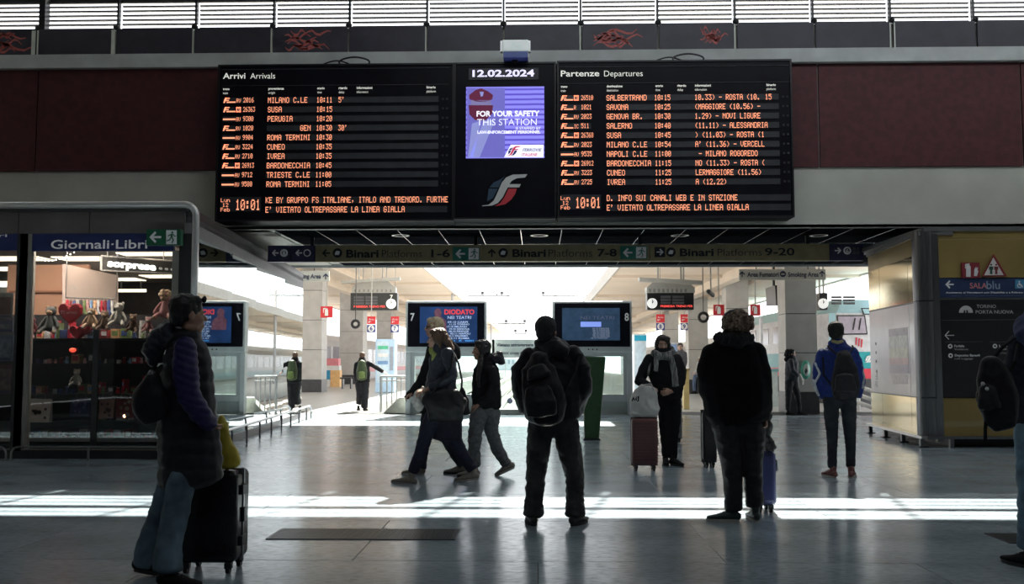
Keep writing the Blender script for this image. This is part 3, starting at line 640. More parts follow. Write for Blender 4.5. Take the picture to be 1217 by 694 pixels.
# red and blue hanging signs
red = M('sign_red', (.62, .025, .035), .5, var=.06); blu = M('sign_blue', (.03, .045, .22), .5, var=.06)
def ext_sign(label, x0, x1, y0, y1, Y):
    a, c = P(x0, y0, Y), P(x1, y1, Y); t = thing('extinguisher_sign', label, 'sign', ((a.x+c.x)/2, Y, c.z), 'red fire extinguisher signs')
    box('sign_plate', (a.x, Y, c.z), (c.x, Y+.06, a.z), red, t, bevel=.005)
    cx, cy = (x0+x1)/2, (y0+y1)/2
    flat('extinguisher_mark', [(cx-2, cy-2), (cx-1, cy-4), (cx+1, cy-4.5), (cx+2, cy-2), (cx+2, cy+4.5), (cx-2, cy+4.5)], white, t, Y-.006)
    flat('extinguisher_mark', [(cx-4, cy-4.5), (cx-1, cy-5), (cx-1, cy-4), (cx-3, cy-3), (cx-3.4, cy+1), (cx-4, cy+1)], white, t, Y-.006)
    q = P((x0+x1)/2, y0, Y); box('hanger', (q.x-.015, Y+.02, q.z), (q.x+.015, Y+.04, zcl-.003 if x0 < 600 else zcr-.003), trimg, t)
ext_sign('red extinguisher sign left of the round mirror ring', 381, 395, 364, 377.5, 33)
ext_sign('red extinguisher sign right of the right mirror ring', 848, 861, 362, 375, 28)
ext_sign('red extinguisher sign left of the nearest right pillar', 892, 904, 362, 375, 28)
def plat_sign(n, x0, x1, y0, ym, y1, Y):
    a, c = P(x0, y0, Y), P(x1, ym, Y); e = P(x1, y1, Y)
    t = thing('platform_number_sign', {'6': 'red and blue platform sign hanging right of the left mirror ring', '7': 'red and blue platform sign hanging just left of the first display stand', '8': 'red and blue platform sign hanging under the left end of the right indicator board', '9': 'red and blue platform sign hanging under the right end of the right indicator board'}[n], 'sign', ((a.x+c.x)/2, Y, e.z), 'platform number signs')
    box('red_plate', (a.x, Y, c.z+.01), (c.x, Y+.06, a.z), red, t); box('blue_plate', (a.x, Y, e.z), (c.x, Y+.06, c.z-.01), blu, t)
    cx = (x0+x1)/2; cy = (ym+y1)/2; s = Y/F_PX
    disc(t, cx, cy, 3.9, white, Y-.006); p = P(cx-1.7, cy+2.3, Y); text(n, (p.x, Y, p.z), 4.8*s, 3.2*s, blu, t, .03, th=.012)
    p = P(x0+1.6, (y0+ym)/2-.4, Y); text('Area', (p.x, Y, p.z), 2.2*s, 6.5*s, white, t, th=.01); p = P(x0+1.6, (y0+ym)/2+3, Y); text('F', (p.x, Y, p.z), 2.2*s, 3*s, white, t, th=.01)
    q = P(cx, y0, Y); box('hanger', (q.x-.012, Y+.02, q.z), (q.x+.012, Y+.04, zcl-.003 if x0 < 600 else zcr-.003), trimg, t)
plat_sign('6', 436.5, 446, 376, 385.6, 395, 30); plat_sign('7', 464.5, 474, 376, 385.6, 395, 37.5); plat_sign('8', 780, 790, 373.5, 383.5, 392.5, 30); plat_sign('9', 809, 817.5, 373.5, 383.5, 392.5, 30)
for lab, px, py, r, Y in (('black round mirror ring hanging left of platform sign 6', 422.5, 385, 4.2, 31), ('black round mirror ring hanging left of a red extinguisher sign', 836, 377, 5.2, 30)):
    t = thing('mirror_ring', lab, 'mirror', P(px, py, Y)); s = Y/F_PX; q = P(px, py, Y); n = 20
    MB().tube([q+Vector((r*s*math.cos(2*math.pi*k/n), 0, r*s*math.sin(2*math.pi*k/n))) for k in range(n+1)], .045, 6).build('ring', idm, t)
    MB().prism([q+Vector((r*s*.97*math.cos(2*math.pi*k/n), .01, r*s*.97*math.sin(2*math.pi*k/n))) for k in range(n)], (0, .02, 0)).build('mirror_glass', M('mirror_pane', (.55, .54, .52), .25), t)
    box('hanger', (q.x-.012, Y, q.z+r*s), (q.x+.012, Y+.02, zcl-.003 if px < 600 else zcr-.003), idm, t)
# smoking area signs
sgn = M('cream_sign', (.50, .48, .42), .5, var=.06); dkl = M('navy_lettering', (.02, .025, .06), .5)
def smoke(label, x0, x1, y0, y1, Y):
    a, c = P(x0, y0, Y), P(x1, y1, Y); t = thing('smoking_area_sign', label, 'sign', ((a.x+c.x)/2, Y, c.z)); s = Y/F_PX
    box('sign_board', (a.x, Y, c.z), (c.x, Y+.08, a.z), sgn, t, bevel=.005)
    for f in (.2, .8): 
        q = a.x+(c.x-a.x)*f; box('hanger', (q-.01, Y+.03, a.z), (q+.01, Y+.05, zcl-.003 if x0 < 600 else zcr-.003), idm, t)
    def tx(st, px, h, wd): p = P(px, (y0+y1)/2+2.6, Y); text(st, (p.x, Y, p.z), h*s, wd*s, dkl, t, .025, th=.008)
    if x0 > 600:
        tx('Area Fumatori', 888, 5.4, 37); tx('Smoking Area', 936.5, 5.4, 36); disc(t, 930.5, 325.6, 3.7, dkl, Y-.006); flat('round_mark', [(928.5, 325), (932.5, 325), (932.5, 326.6), (928.5, 326.6)], sgn, t, Y-.009)
        arrow(t, 882, 325.8, 3.6, 'U', dkl, Y-.006); arrow(t, 977, 325.2, 3.6, 'U', dkl, Y-.006)
    else:
        tx('Smoking Area', 346.5, 5.2, 35.5); arrow(t, 387, 328.5, 3.6, 'U', dkl, Y-.006)
    return t
smoke('cream smoking area sign with arrows above the right platform', 878.5, 981.5, 320, 332.5, 24.5)
smoke('cream smoking area sign half hidden by the glass kiosk', 300, 391, 322, 334.5, 25.0)
# camera and screen under the right canopy
t = thing('surveillance_camera', 'small camera hanging under the right canopy', 'camera', P(845, 348, 25))
q = P(845, 349, 25); MB().loft([(q+Vector((-.08, -.1, .05)), .06, .06), (q+Vector((.06, .1, -.03)), .06, .06)], 10).build('housing', idm, t); box('bracket', (q.x-.015, 25, q.z), (q.x+.015, 25.03, zcr-.003), trimg, t)
t = thing('hanging_screen', 'dark screen hanging left of the nearest right pillar', 'screen', P(923, 360, 26))
a, c = P(922, 339, 26), P(927.5, 363, 26); MB().hexa([(a.x, 26, c.z), (c.x, 26.0, c.z), (c.x, 27.1, c.z+.05), (a.x, 27.1, c.z+.05), (a.x-.02, 26, a.z), (c.x-.02, 26, a.z), (c.x-.02, 27.1, a.z), (a.x-.02, 27.1, a.z)]).build('screen_body', idm, t); box('hanger', (a.x+.03, 26.4, a.z-.01), (a.x+.08, 26.5, zcr-.31), idm, t)
# ---------------------------------------------------------------- display stands of platforms 7 and 8
alu = M('anodised_grey_frame', (.50, .53, .53), .45, 0, var=.05); poster_b = M('poster_blue_glow', (.02, .05, .16), .3, emit=.24, ecol=(.02, .07, .20), var=.3, scale=4)
postw = M('poster_white_text', (.5, .6, .8), .5, emit=.55, ecol=(.55, .70, 1.0), var=0); postr = M('poster_red_text', (.5, .05, .06), .5, emit=.6, ecol=(.85, .06, .08), var=0)
pane = glass('clear_pane', (.82, .92, .90), .15)
def stand(label, x0, x1, y_top, y_mid, y_bot, Y, num, numx, mirror):
    a, m_, c = P(x0, y_top, Y), P(x1, y_mid, Y), P(x1, y_bot, Y)
    t = thing('display_stand', label, 'display stand', ((a.x+c.x)/2, Y+.2, 0))
    f = .055
    box('frame', (a.x, Y+.06, m_.z-.14), (c.x, Y+.40, a.z), alu, t, bevel=.02)
    g = box('black_bezel', (a.x+f, Y+.03, m_.z), (c.x-f, Y+.07, a.z-f), bodym, t, bevel=.008)
    for q in (a.x, c.x-.13): box('leg', (q, Y+.08, 0), (q+.13, Y+.36, m_.z-.14), alu, t, bevel=.01)
    lz = P(x1, 470, Y).z
    box('lower_rail', (a.x+.13, Y+.10, lz-.16), (c.x-.13, Y+.34, lz+.02), alu, t, bevel=.01); box('middle_rail', (a.x+.13, Y+.12, m_.z-.24), (c.x-.13, Y+.34, m_.z-.14), alu, t)
    for q in (a.x+.13, c.x-.22): box('side_rail', (q, Y+.12, lz+.02), (q+.09, Y+.34, m_.z-.24), alu, t)
    box('pane', (a.x+.13, Y+.2, lz-.0), (c.x-.13, Y+.215, m_.z-.2), pane, t)
    box('base_panel', (a.x+.1, Y+.15, 0), (c.x-.1, Y+.30, lz-.16), M('frosted_base_panel', (.48, .54, .52), .35, var=.04), t)
    s = Y/F_PX; p = P(numx, y_top+23.5, Y); text(num, (p.x, Y+.03, p.z), 9*s, 5*s, white, t, .02, th=.006)
    for k in range(3): q = P((x0+x1)/2-5+k*5, y_mid+3.5, Y); disc(t, (x0+x1)/2-5+k*5, y_mid+3.2, .9, idm, Y+.055, 0, 'button')
    return t
S7 = stand('grey display stand of platform 7 with a concert poster screen', 482, 578, 357.5, 412, 492, 24.3, '7', 487.5, False)
def SP_(x, y): return P(x, y, 24.3)
def on7(name, pts, m): return flat(name, pts, m, pic, 24.3+.012)
a, c = P(499, 364.5, 24.3), P(567, 407.5, 24.3); pic = box('screen', (a.x, 24.3+.015, c.z), (c.x, 24.335, a.z), poster_b, S7)
s = 24.3/F_PX
def t7(st, px, py, h, wd, m, bo=.02):
    p = P(px, py, 24.3); text(st, (p.x, 24.3, p.z), h*s, wd*s, m, pic, bo, th=-.010)
t7('DIODATO', 528, 373.4, 5.6, 36, postr, .04); t7('NEI TEATRI', 532, 379, 3.6, 28, postw, .0)
for k, (x, st) in enumerate(((532, '09.10 CARPI'), (534, '11.10 TORINO'), (531, '17.10 MILANO'), (534, '19.10 GENOVA'), (533, '28.10 FIRENZE'), (535, '02.11 NAPOLI'), (532, '08.11 PALERMO'), (534, '12.11 ROMA'))): t7(st, x, 383.6+k*2.75, 1.9, 24, postw, .02)
t7('vivo   di   teatri', 533, 405.6, 2.0, 30, M('poster_cyan_text', (.1, .4, .9), .5, emit=.6, ecol=(.1, .45, 1), var=0))
pr = MB(); rnd = random.Random(5)
on7('poster_portrait', [(516, 370), (519, 366.5), (523, 367), (525, 371), (524, 376), (530, 381), (531, 392), (514, 392), (513, 381), (517, 376)], M('poster_portrait', (.15, .06, .10), .5, emit=.16, ecol=(.45, .18, .22), var=.4, scale=12))
S8 = stand('grey display stand of platform 8 with a reflecting blue screen', 656.5, 752.5, 357.5, 412, 490, 24.3, '8', 742.5, True)
a, c = P(668, 366, 24.3), P(737, 404.5, 24.3); pic8 = box('screen', (a.x, 24.315, c.z), (c.x, 24.335, a.z), M('poster_blue_dim', (.03, .05, .09), .12, emit=.30, ecol=(.05, .11, .20), var=.4, scale=5), S8)
flat('screen_window', [(690, 382.4), (714.5, 382.4), (714.5, 388.4), (690, 388.4)], M('screen_light_blue', (.2, .3, .7), .4, emit=.7, ecol=(.26, .36, .95), var=0), pic8, 24.312)
for k in range(7):
    p = P(702+rnd.random()*3, 391+k*1.9, 24.3); text('28.10 FIRENZE', (p.x, 24.3, p.z), 1.4*s, 20*s, M('poster_dim_text', (.3, .35, .45), .5, emit=.28, ecol=(.45, .5, .7), var=0), pic8, .01, th=-.01)
p = P(690, 379.5, 24.3); text('NEI TEATRI', (p.x, 24.3, p.z), 4*s, 40*s, M('poster_faint_text', (.1, .12, .2), .5, emit=.1, ecol=(.35, .3, .5), var=0), pic8, .0, th=-.01)
# barrier between the stands, with the crossing warning
br = thing('glass_barrier', 'low glass barrier with do-not-cross notice between the two display stands', 'barrier', P(618, 492, 24.9))
Yb = 24.9
def bb(name, x0, y0, x1, y1, m, d=.05, par=br, o=0): a, c = P(x0, y0, Yb), P(x1, y1, Yb); return box(name, (a.x, Yb+o, c.z), (c.x, Yb+o+d, a.z), m, par)
nb = bb('notice_board', 583, 403.5, 656, 425, M('notice_pale_green', (.62, .70, .66), .5), .06)
bb('post', 585, 403, 587.5, 491, alu, .08); bb('post', 655, 403, 657.5, 491, alu, .08); bb('base_rail', 578, 486.5, 657, 492, M('frosted_base_panel', (0, 0, 0)), .16); bb('pane', 587.5, 426, 655, 486, pane, .015, o=.02)
s3 = Yb/F_PX
for st, y, wd in (('Vietato attraversare i binari', 411.5, 60), ('Do not cross the railway tracks', 421, 64)):
    p = P(590, y, Yb); text(st, (p.x, Yb, p.z), 3.6*s3, wd*s3, dkl, nb, .02, th=.006)
disc(br, 606, 476.5, 3.4, M('lilac_sticker', (.35, .36, .55), .5), Yb-.004)
for (x0, x1) in ((578.5, 585),): bb('side_panel', x0, 425, x1, 491, alu, .06)
# railing and concrete wedge at platform 7
rl = thing('metal_railing', 'grey metal railing right of the walker with the green backpack', 'railing', G(465, 488))
Yr = 25.55
def rp(px, py): return P(px, py, Yr)
rm = M('galvanised_grey', (.34, .36, .37), .4, .5)
MB().tube([rp(452, 447.3), rp(483, 447.3)], .03).build('handrail', rm, rl); MB().tube([rp(453, 452.5), rp(483, 452.5)], .018).build('mid_rail', rm, rl)
for k, px in enumerate((453, 460, 466, 471.5, 477)):
    MB().tube([Vector((rp(px, 447).x, Yr, 0.0)), rp(px, 447.5)], .035 if k == 0 else .02).build('post', rm, rl)
wg = thing('concrete_wedge', 'sloped concrete buffer wedge below the metal railing', 'buffer', G(478, 491))
a = P(455, 490.5, 25.0).x; c = P(500, 490.5, 25.0).x; m1 = P(470, 480, 25.0).x; hz = P(480, 472, 25.0).z
MB().prism([Vector((a, 24.95, 0)), Vector((c, 24.95, 0)), Vector((c, 24.95, hz)), Vector((m1+.1, 24.95, hz))], (0, .5, 0)).build('block', M('pale_concrete', (.42, .43, .38), .8, bump=.3, var=.15), wg, bevel=.02)
# green leaning totem
tt = thing('green_totem', 'dark green tapering totem board right of the man with the backpack', 'totem', G(705, 522))
Yt = F_PX*EYE/(522-431); fp = [P(692, 423, Yt), P(720, 424, Yt), P(712, 522, Yt), P(695, 521.5, Yt)]; fp[2].z = 0; fp[3].z = 0
MB().prism(fp, (0, .22, 0)).build('board', M('moss_green_board', (.022, .070, .022), .5, var=.25, scale=6), tt, bevel=.02)
box('foot_plate', (fp[3].x-.02, Yt-.02, 0), (fp[2].x+.02, Yt+.26, .03), blackm, tt)
# defibrillator on the nearest right pillar
ae = thing('defibrillator_case', 'green and white oval defibrillator case mounted beside the nearest right pillar', 'defibrillator', P(957, 440, 24.8))
q = P(957.5, 439.5, 24.85)
MB().ball(q, (.125, .10, .24), 16, 12).build('case', M('aed_green', (.08, .42, .30), .35), ae, smooth=True)
MB().ball(q+Vector((0, -.045, 0)), (.085, .075, .17), 16, 12).build('window', M('aed_white', (.6, .66, .62), .3), ae, smooth=True)
flat('heart_mark', [(956, 441), (958, 437), (960, 441), (957.5, 445)], M('aed_dark', (.03, .08, .07), .4), ae, q.y-.13)
# ---------------------------------------------------------------- tracks and catenary
rustm = M('rail_steel', (.20, .17, .15), .4, .6); slm = M('sleeper_concrete', (.40, .38, .36), .8)
def track(label, xc, y0=27.75, y1=240, z=-1.05, ns=60):
    t = thing('railway_track', label, 'track', (xc, y0, z))
    for sx in (-.75, .75): MB().box((xc+sx-.035, y0, z+.16), (xc+sx+.035, y1, z+.32)).box((xc+sx-.07, y0, z+.14), (xc+sx+.07, y1, z+.17)).build('rail', rustm, t)
    sm = MB().box((-1.25, -.12, 0), (1.25, .12, .15)).mesh('sleeper', slm)
    for k in range(ns):
        o = bpy.data.objects.new('sleeper', sm); COL.objects.link(o); o.parent = t; o.location = (0, .4+k*.65, 0)
    return t
track('track of platform 7 left of the centre barrier', -3.0); track('track of platform 8 right of the centre barrier', .75)
for xc, lab in ((-3.0, 'platform 7'), (.75, 'platform 8')):
    t = thing('buffer_stop', 'buffer stop at the end of the %s' % ('left track, platform 7' if xc < 0 else 'right track, platform 8'), 'buffer stop', (xc, 27, -1.05))
    box('beam', (xc-1.1, 27, -.45), (xc+1.1, 27.25, -.15), M('buffer_red', (.45, .06, .05), .5), t)
    for sx in (-.8, .8): box('strut', (xc+sx-.1, 27.25, -1.05), (xc+sx+.1, 27.6, -.3), rustm, t); MB().loft([((xc+sx, 26.75, -.3), .12, .12), ((xc+sx, 27.0, -.3), .12, .12)], 12, False).build('buffer_disc', rustm, t)
wire = M('catenary_grey', (.06, .065, .07), .5, .3)
def gantry(label, x0, x1, py, Y, boxes, arm=None):
    a, c = P(x0, py, Y), P(x1, py, Y); t = thing('catenary_gantry', label, 'catenary', (a+c)/2); s = Y/F_PX
    MB().tube([a, c], .8*s, 6).build('bar', wire, t)
    for bx_ in boxes: q = P(bx_, py-1.5, Y); box('insulator', (q.x-1.5*s, Y-.1, q.z-.2*s), (q.x+1.5*s, Y+.1, q.z+3.0*s), wire, t)
    xmast = -5.3 if x0 < 630 else 2.75
    MB().tube([a if x0 < 630 else c, Vector((xmast, Y, a.z))], .4*s, 6).build('bar', wire, t); MB().tube([Vector((xmast, Y, -1.0)), Vector((xmast, Y, a.z+.3))], .09, 8).build('mast', M('pale_arm', (.45, .45, .45), .5), t)
    if arm:
        pts = [P(x, y, Y) for x, y in arm]; MB().tube(pts, .28*s, 6).build('registration_arm', M('pale_arm', (.45, .45, .45), .5), t)
    q = P(boxes[-1]-6 if len(boxes) > 1 else x1-18, py, Y); MB().tube([q, q+Vector((-.1, 0, 11*s))], .25*s, 6).build('dropper', wire, t)
gantry('nearest catenary bar left of the centre with two insulators', 556, 606, 351, 60, [573.5, 596.5], [(590, 350), (604, 352), (614, 355), (622, 360), (617, 362)])
gantry('nearest catenary bar right of the centre with one insulator', 644, 700, 351, 60, [645.5], [(663, 351.5), (652, 353.5), (645, 357), (641, 361), (646, 363)])
gantry('second catenary bar farther along the track', 592, 624, 384.5, 110, [601.5, 623.5])
gantry('third and farthest catenary bar along the track', 612, 626, 396, 160, [612.5, 625])
# far overpass haze: low buildings
rnd = random.Random(11)
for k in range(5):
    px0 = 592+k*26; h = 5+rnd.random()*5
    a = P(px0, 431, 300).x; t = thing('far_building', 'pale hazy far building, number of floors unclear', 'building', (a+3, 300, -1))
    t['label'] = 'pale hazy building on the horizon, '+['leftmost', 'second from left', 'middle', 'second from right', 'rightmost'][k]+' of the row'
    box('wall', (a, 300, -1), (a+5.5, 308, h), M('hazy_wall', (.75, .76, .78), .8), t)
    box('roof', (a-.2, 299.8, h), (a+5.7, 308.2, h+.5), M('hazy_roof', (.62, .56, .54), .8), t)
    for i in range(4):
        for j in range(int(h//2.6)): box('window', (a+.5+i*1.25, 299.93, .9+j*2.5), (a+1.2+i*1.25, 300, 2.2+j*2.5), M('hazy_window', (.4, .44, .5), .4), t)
# ---------------------------------------------------------------- trains
cy_ = M('train_pale_cyan', (.30, .48, .54), .3, var=.05); teal = M('train_teal', (.02, .30, .33), .3); tred = M('train_red', (.55, .03, .06), .35); tw_ = M('train_white', (.55, .55, .57), .3); twin = M('train_window', (.20, .19, .24), .12); und = M('train_underframe', (.04, .04, .045), .6)
def rounded_body(x0, x1, y0, y1, zs, rt, m_list, zsplit):
    """cross section with rounded roof, in horizontal colour bands"""
    out = []
    return out
loco = thing('locomotive', 'white and teal locomotive with red stripe at the right of the opening', 'train', (11.6, 31, -.7))
Yl = 31.0; xa = P(982, 431, Yl).x; xb = xa+3.0
def lz(py): return P(1010, py, Yl).z
for nm, z0, z1, m_ in (('teal_band', lz(438), lz(418), teal), ('red_band', lz(450), lz(438), tred), ('white_band', lz(418), lz(372), tw_), ('underframe', -.7, lz(450), und)):
    MB().hexa([(xa+.35, Yl, z0), (xb-.35, Yl, z0), (xb, Yl+.9, z0), (xa, Yl+.9, z0), (xa+.35, Yl+(.0), z1), (xb-.35, Yl, z1), (xb, Yl+.9, z1), (xa, Yl+.9, z1)]).box((xa, Yl+.9, z0), (xb, Yl+17, z1)).build(nm, m_, loco)
zr0, zr1 = lz(372), lz(355)
MB().add([(xa+.35, Yl, zr0), (xb-.35, Yl, zr0), (xb, Yl+.9, zr0), (xa, Yl+.9, zr0), (xa+.7, Yl+.5, zr1), (xb-.7, Yl+.5, zr1), (xb-.6, Yl+1.2, zr1+.02), (xa+.6, Yl+1.2, zr1+.02), (xb, Yl+17, zr0), (xa, Yl+17, zr0), (xb-.6, Yl+17, zr1), (xa+.6, Yl+17, zr1)],
         [(0, 1, 5, 4), (1, 2, 6, 5), (3, 0, 4, 7), (4, 5, 6, 7), (2, 8, 10, 6), (9, 3, 7, 11), (7, 6, 10, 11), (8, 9, 11, 10)]).build('roof', cy_, loco)
def lf(name, pts, m_, d=.02): return MB().prism([P(x, y, Yl-.012) for x, y in pts], (0, -d, 0)).build(name, m_, loco)
lf('windscreen_frame', [(994, 374.5), (1028, 374.5), (1031, 397.5), (996, 398)], idm); lf('windscreen', [(995.5, 376), (1026.5, 376), (1029.3, 396), (997.5, 396.5)], M('loco_windscreen', (.38, .34, .40), .15), .035)
for xw in (1014, 1021): MB().tube([P(xw, 392, Yl-.06), P(xw+2.4, 378, Yl-.06)], .02, 6).build('wiper', idm, loco)
lf('headlamp', [(1023, 366), (1034, 366), (1036.5, 374), (1026, 374)], idm); lf('headlamp_lens', [(1024.6, 367.3), (1033, 367.3), (1034.8, 372.8), (1027, 372.8)], cy_, .035)
lf('cyan_corner', [(985, 372), (993, 372), (993, 418), (985, 418)], cy_, .01)
for k in range(3): lf('red_lettering', [(1017+k*3.2, 401+k), (1019+k*3.2, 401+k), (1018+k*3.2, 410+k*1.5), (1016.5+k*3.2, 410+k*1.5)], tred, .008)
emblem(loco, 1027, 421, .26, Yl-.03, (white, white, white))
box('windscreen_side', (xa-.012, Yl+1.3, lz(404)), (xa, Yl+2.2, lz(376)), twin, loco)
for k in range(6): box('side_window', (xa-.012, Yl+3.2+k*2.2, lz(404)), (xa, Yl+4.6+k*2.2, lz(380)), twin, loco)
def coach(label, xin, side, y0, n, ztop, zwin, mats, L=22):
    t = thing('train_coach', label, 'train', (xin, y0, -.7)); xo = xin+side*2.9; x0, x1 = sorted((xin, xo))
    # body as a lofted section with rounded roof
    prof = [(x0, -.2), (x0, ztop-.9), (x0+.12, ztop-.5), (x0+.5, ztop-.15), (x0+1.1, ztop), (x1-1.1, ztop), (x1-.5, ztop-.15), (x1-.12, ztop-.5), (x1, ztop-.9), (x1, -.2)]
    MB().prism([Vector((x, y0, z)) for x, z in prof], (0, n*L, 0)).build('body', mats[0], t)
    xf = xin-side*.012
    for k in range(n*8): box('side_window', (xf, y0+1.2+k*2.7, zwin[0]), (xin, y0+3.2+k*2.7, zwin[1]), mats[1], t)
    box('stripe', (xf-side*.0, y0, zwin[0]-.75), (xin, y0+n*L, zwin[0]-.35), mats[2], t)
    box('underframe', (x0+.1, y0+.1, -1.0), (x1-.1, y0+n*L-.1, -.2), und, t)
    for k in range(n*2): 
        for sx in (x0+.4, x1-.5): MB().loft([((sx, y0+3+k*10, -.62), .4, .4), ((sx+.1, y0+3+k*10, -.62), .4, .4)], 16, False).build('wheel', und, t)
    # rounded nose at the near end
    box('end_window', (x0+.5, y0-.03, zwin[0]), (x1-.5, y0, zwin[1]+.1), mats[1], t)
    return t
coach('silver train with curved roof behind the pillars of the right platform', 9.8, 1, 49, 3, 2.9, (.9, 1.8), (M('train_silver', (.42, .44, .46), .3, .2), twin, cy_))
coach('pale train with dark windows seen past the near left pillar', -13.9, -1, 40, 4, 3.3, (1.3, 2.4), (M('train_offwhite', (.48, .48, .50), .35), twin, tred))
# things standing on the far left platform
pst = thing('ticket_stand', 'orange and blue ticket stand past the near left pillar', 'stand', G(392, 455))
Yk = 52
def kb(name, x0, y0, x1, y1, m_, par, Yk=52, d=.6): a, c = P(x0, y0, Yk), P(x1, y1, Yk); return box(name, (a.x, Yk, max(0, c.z)), (c.x, Yk+d, a.z), m_, par)
kb('red_header', 386, 426, 402, 434.5, M('pinkish_red', (.75, .25, .28), .5), pst); kb('white_panel', 384, 434.5, 403, 440, white, pst); kb('blue_panel', 384, 440, 392.5, 451, M('stand_blue', (.05, .35, .60), .5), pst); kb('orange_panel', 392.5, 440, 403.5, 459.8, M('stand_orange', (.85, .52, .22), .5), pst); kb('foot', 384, 451, 392.5, 459.8, white, pst)
bn = thing('platform_bench', 'grey bench beside the orange stand under the left canopy', 'bench', G(412, 459))
for (x0, x1) in ((404, 417), (417.6, 431)): kb('seat', x0, 448.5, x1, 450.5, plinth, bn, 48, .5)
for x in (406, 416, 428): kb('leg', x, 450.5, x+1.2, 464, plinth, bn, 48, .4)
vm = thing('vending_machine', 'pale blue vending machine behind the walker with the green backpack', 'vending machine', G(457, 470))
vb = M('vending_pale_blue', (.45, .62, .78), .3, emit=.1, ecol=(.6, .8, 1))
kb('body', 446.5, 403, 468.5, 466, vb, vm, 42, .8); kb('glass_front', 448, 406, 462, 455, M('vending_front', (.62, .76, .86), .15), vm, 41.97, .04)
for k in range(3): kb('product_row', 449, 411+k*9, 461, 415+k*9, M(['vending_green', 'vending_white', 'vending_blue'][k], [(.1, .5, .3), (.8, .8, .8), (.2, .35, .6)][k], .4), vm, 41.94, .04)
kb('coin_panel', 463.5, 412, 467, 440, M('vending_grey', (.3, .34, .4), .4), vm, 41.95, .04)
v2 = thing('vending_machine', 'tall white and cyan machine left of the woman with the shopping bag', 'vending machine', G(757, 478))
kb('body', 753.5, 397, 769, 478, M('machine_white_blue', (.62, .72, .78), .3), v2, 33, .8); kb('cyan_header', 754, 398.5, 768.5, 405, M('machine_cyan', (.02, .35, .55), .4), v2, 32.97, .04); kb('glass_front', 756, 408, 766, 470, M('vending_front', (0, 0, 0)), v2, 32.97, .04)
ad = thing('poster_case', 'blue and white poster case behind the woman with the shopping bag', 'poster', G(797, 470))
kb('frame', 786, 407, 806.5, 472, M('case_white', (.7, .72, .74), .4), ad, 38, .15); kb('poster', 788, 409, 804.5, 425, M('poster_pale_blue', (.32, .45, .75), .4), ad, 37.97, .04)
yb = thing('yellow_bin', 'tall ochre yellow bin behind the woman with the shopping bag', 'bin', G(815, 468))
kb('body', 812.5, 440, 819.5, 486.5, M('ochre', (.55, .42, .18), .5), yb, 27.2, .3); kb('lid', 812, 438, 820, 440.5, M('ochre_dark', (.35, .26, .12), .5), yb, 27.17, .36)
# white guard fence at the right in front of the locomotive
gf = thing('guard_fence', 'white slanted pipe fence in front of the locomotive', 'fence', P(1010, 485, 26.5))
for k, (y0, y1) in enumerate(((455, 468), (465, 478), (475, 487))):
    MB().tube([P(992, y0-6, 27), P(1045, y1, 25.5)], .055, 8).build('rail', white, gf)
for px in (1000, 1020, 1037): q = P(px, 455+(px-992)*.25-4, 26.3); MB().tube([q, Vector((q.x, 26.3, 0.02))], .05, 8).build('post', white, gf)
# cabinets on the right platform under the train
tl = thing('platform_barrier', 'pale grey and teal low barrier left of the nearest right pillar', 'barrier', G(915, 468))
kb('panel', 899, 441, 925, 483, M('barrier_pale', (.50, .56, .54), .5), tl, 29, .1); kb('top_rail', 898, 438.5, 926, 441.5, M('barrier_teal', (.18, .42, .42), .5), tl, 28.95, .2)
wb = thing('white_column', 'slim white column between the trains, left of the nearest right pillar', 'column', G(907, 465))
kb('shaft', 903.5, 377, 908.5, 484, M('case_white', (0, 0, 0)), wb, 28.6, .15); kb('base', 902.5, 474, 909.5, 484, plinth, wb, 28.5, .35)
# ================================================================ LEFT KIOSK (newsagent)
YK = 13.1
def kp(px, py, Y=YK): return P(px, py, Y)
def kbx(name, x0, y0, x1, y1, m, par, Y=YK, d=.05, bevel=0):
    a, c = P(x0, y0, Y), P(x1, y1, Y); return box(name, (a.x, Y, c.z), (c.x, Y+d, a.z), m, par, bevel=bevel)
KX = kp(222, 400).x; E1 = G(355, 497); KDIR = Vector((E1.x-KX, E1.y-YK, 0)).normalized(); KN = Vector((KDIR.y, -KDIR.x, 0))
def plane_fn(a, d, off=0.0):
    n = Vector((d.y, -d.x, 0)); a = Vector((a.x, a.y, 0))+n*off
    def fn(px, py):
        r = ray(px, py); t = n.dot(a-Vector((0, 0, EYE)).xyz.to_2d().to_3d())/n.dot(r); return Vector((0, 0, EYE))+r*t
    return fn
ks = thing('newsagent_kiosk', 'glass newsagent kiosk with blue fascia at the left', 'kiosk', (KX-3, YK+3, 0))
fasc = M('kiosk_fascia_grey', (.115, .10, .10), .5, var=.2, scale=2); kblue = M('kiosk_sign_blue', (.022, .034, .14), .5, var=.1); kblk = M('kiosk_dark_frame', (.03, .032, .034), .4); kpost = M('kiosk_post_grey', (.24, .23, .21), .5)
zk = 3.42
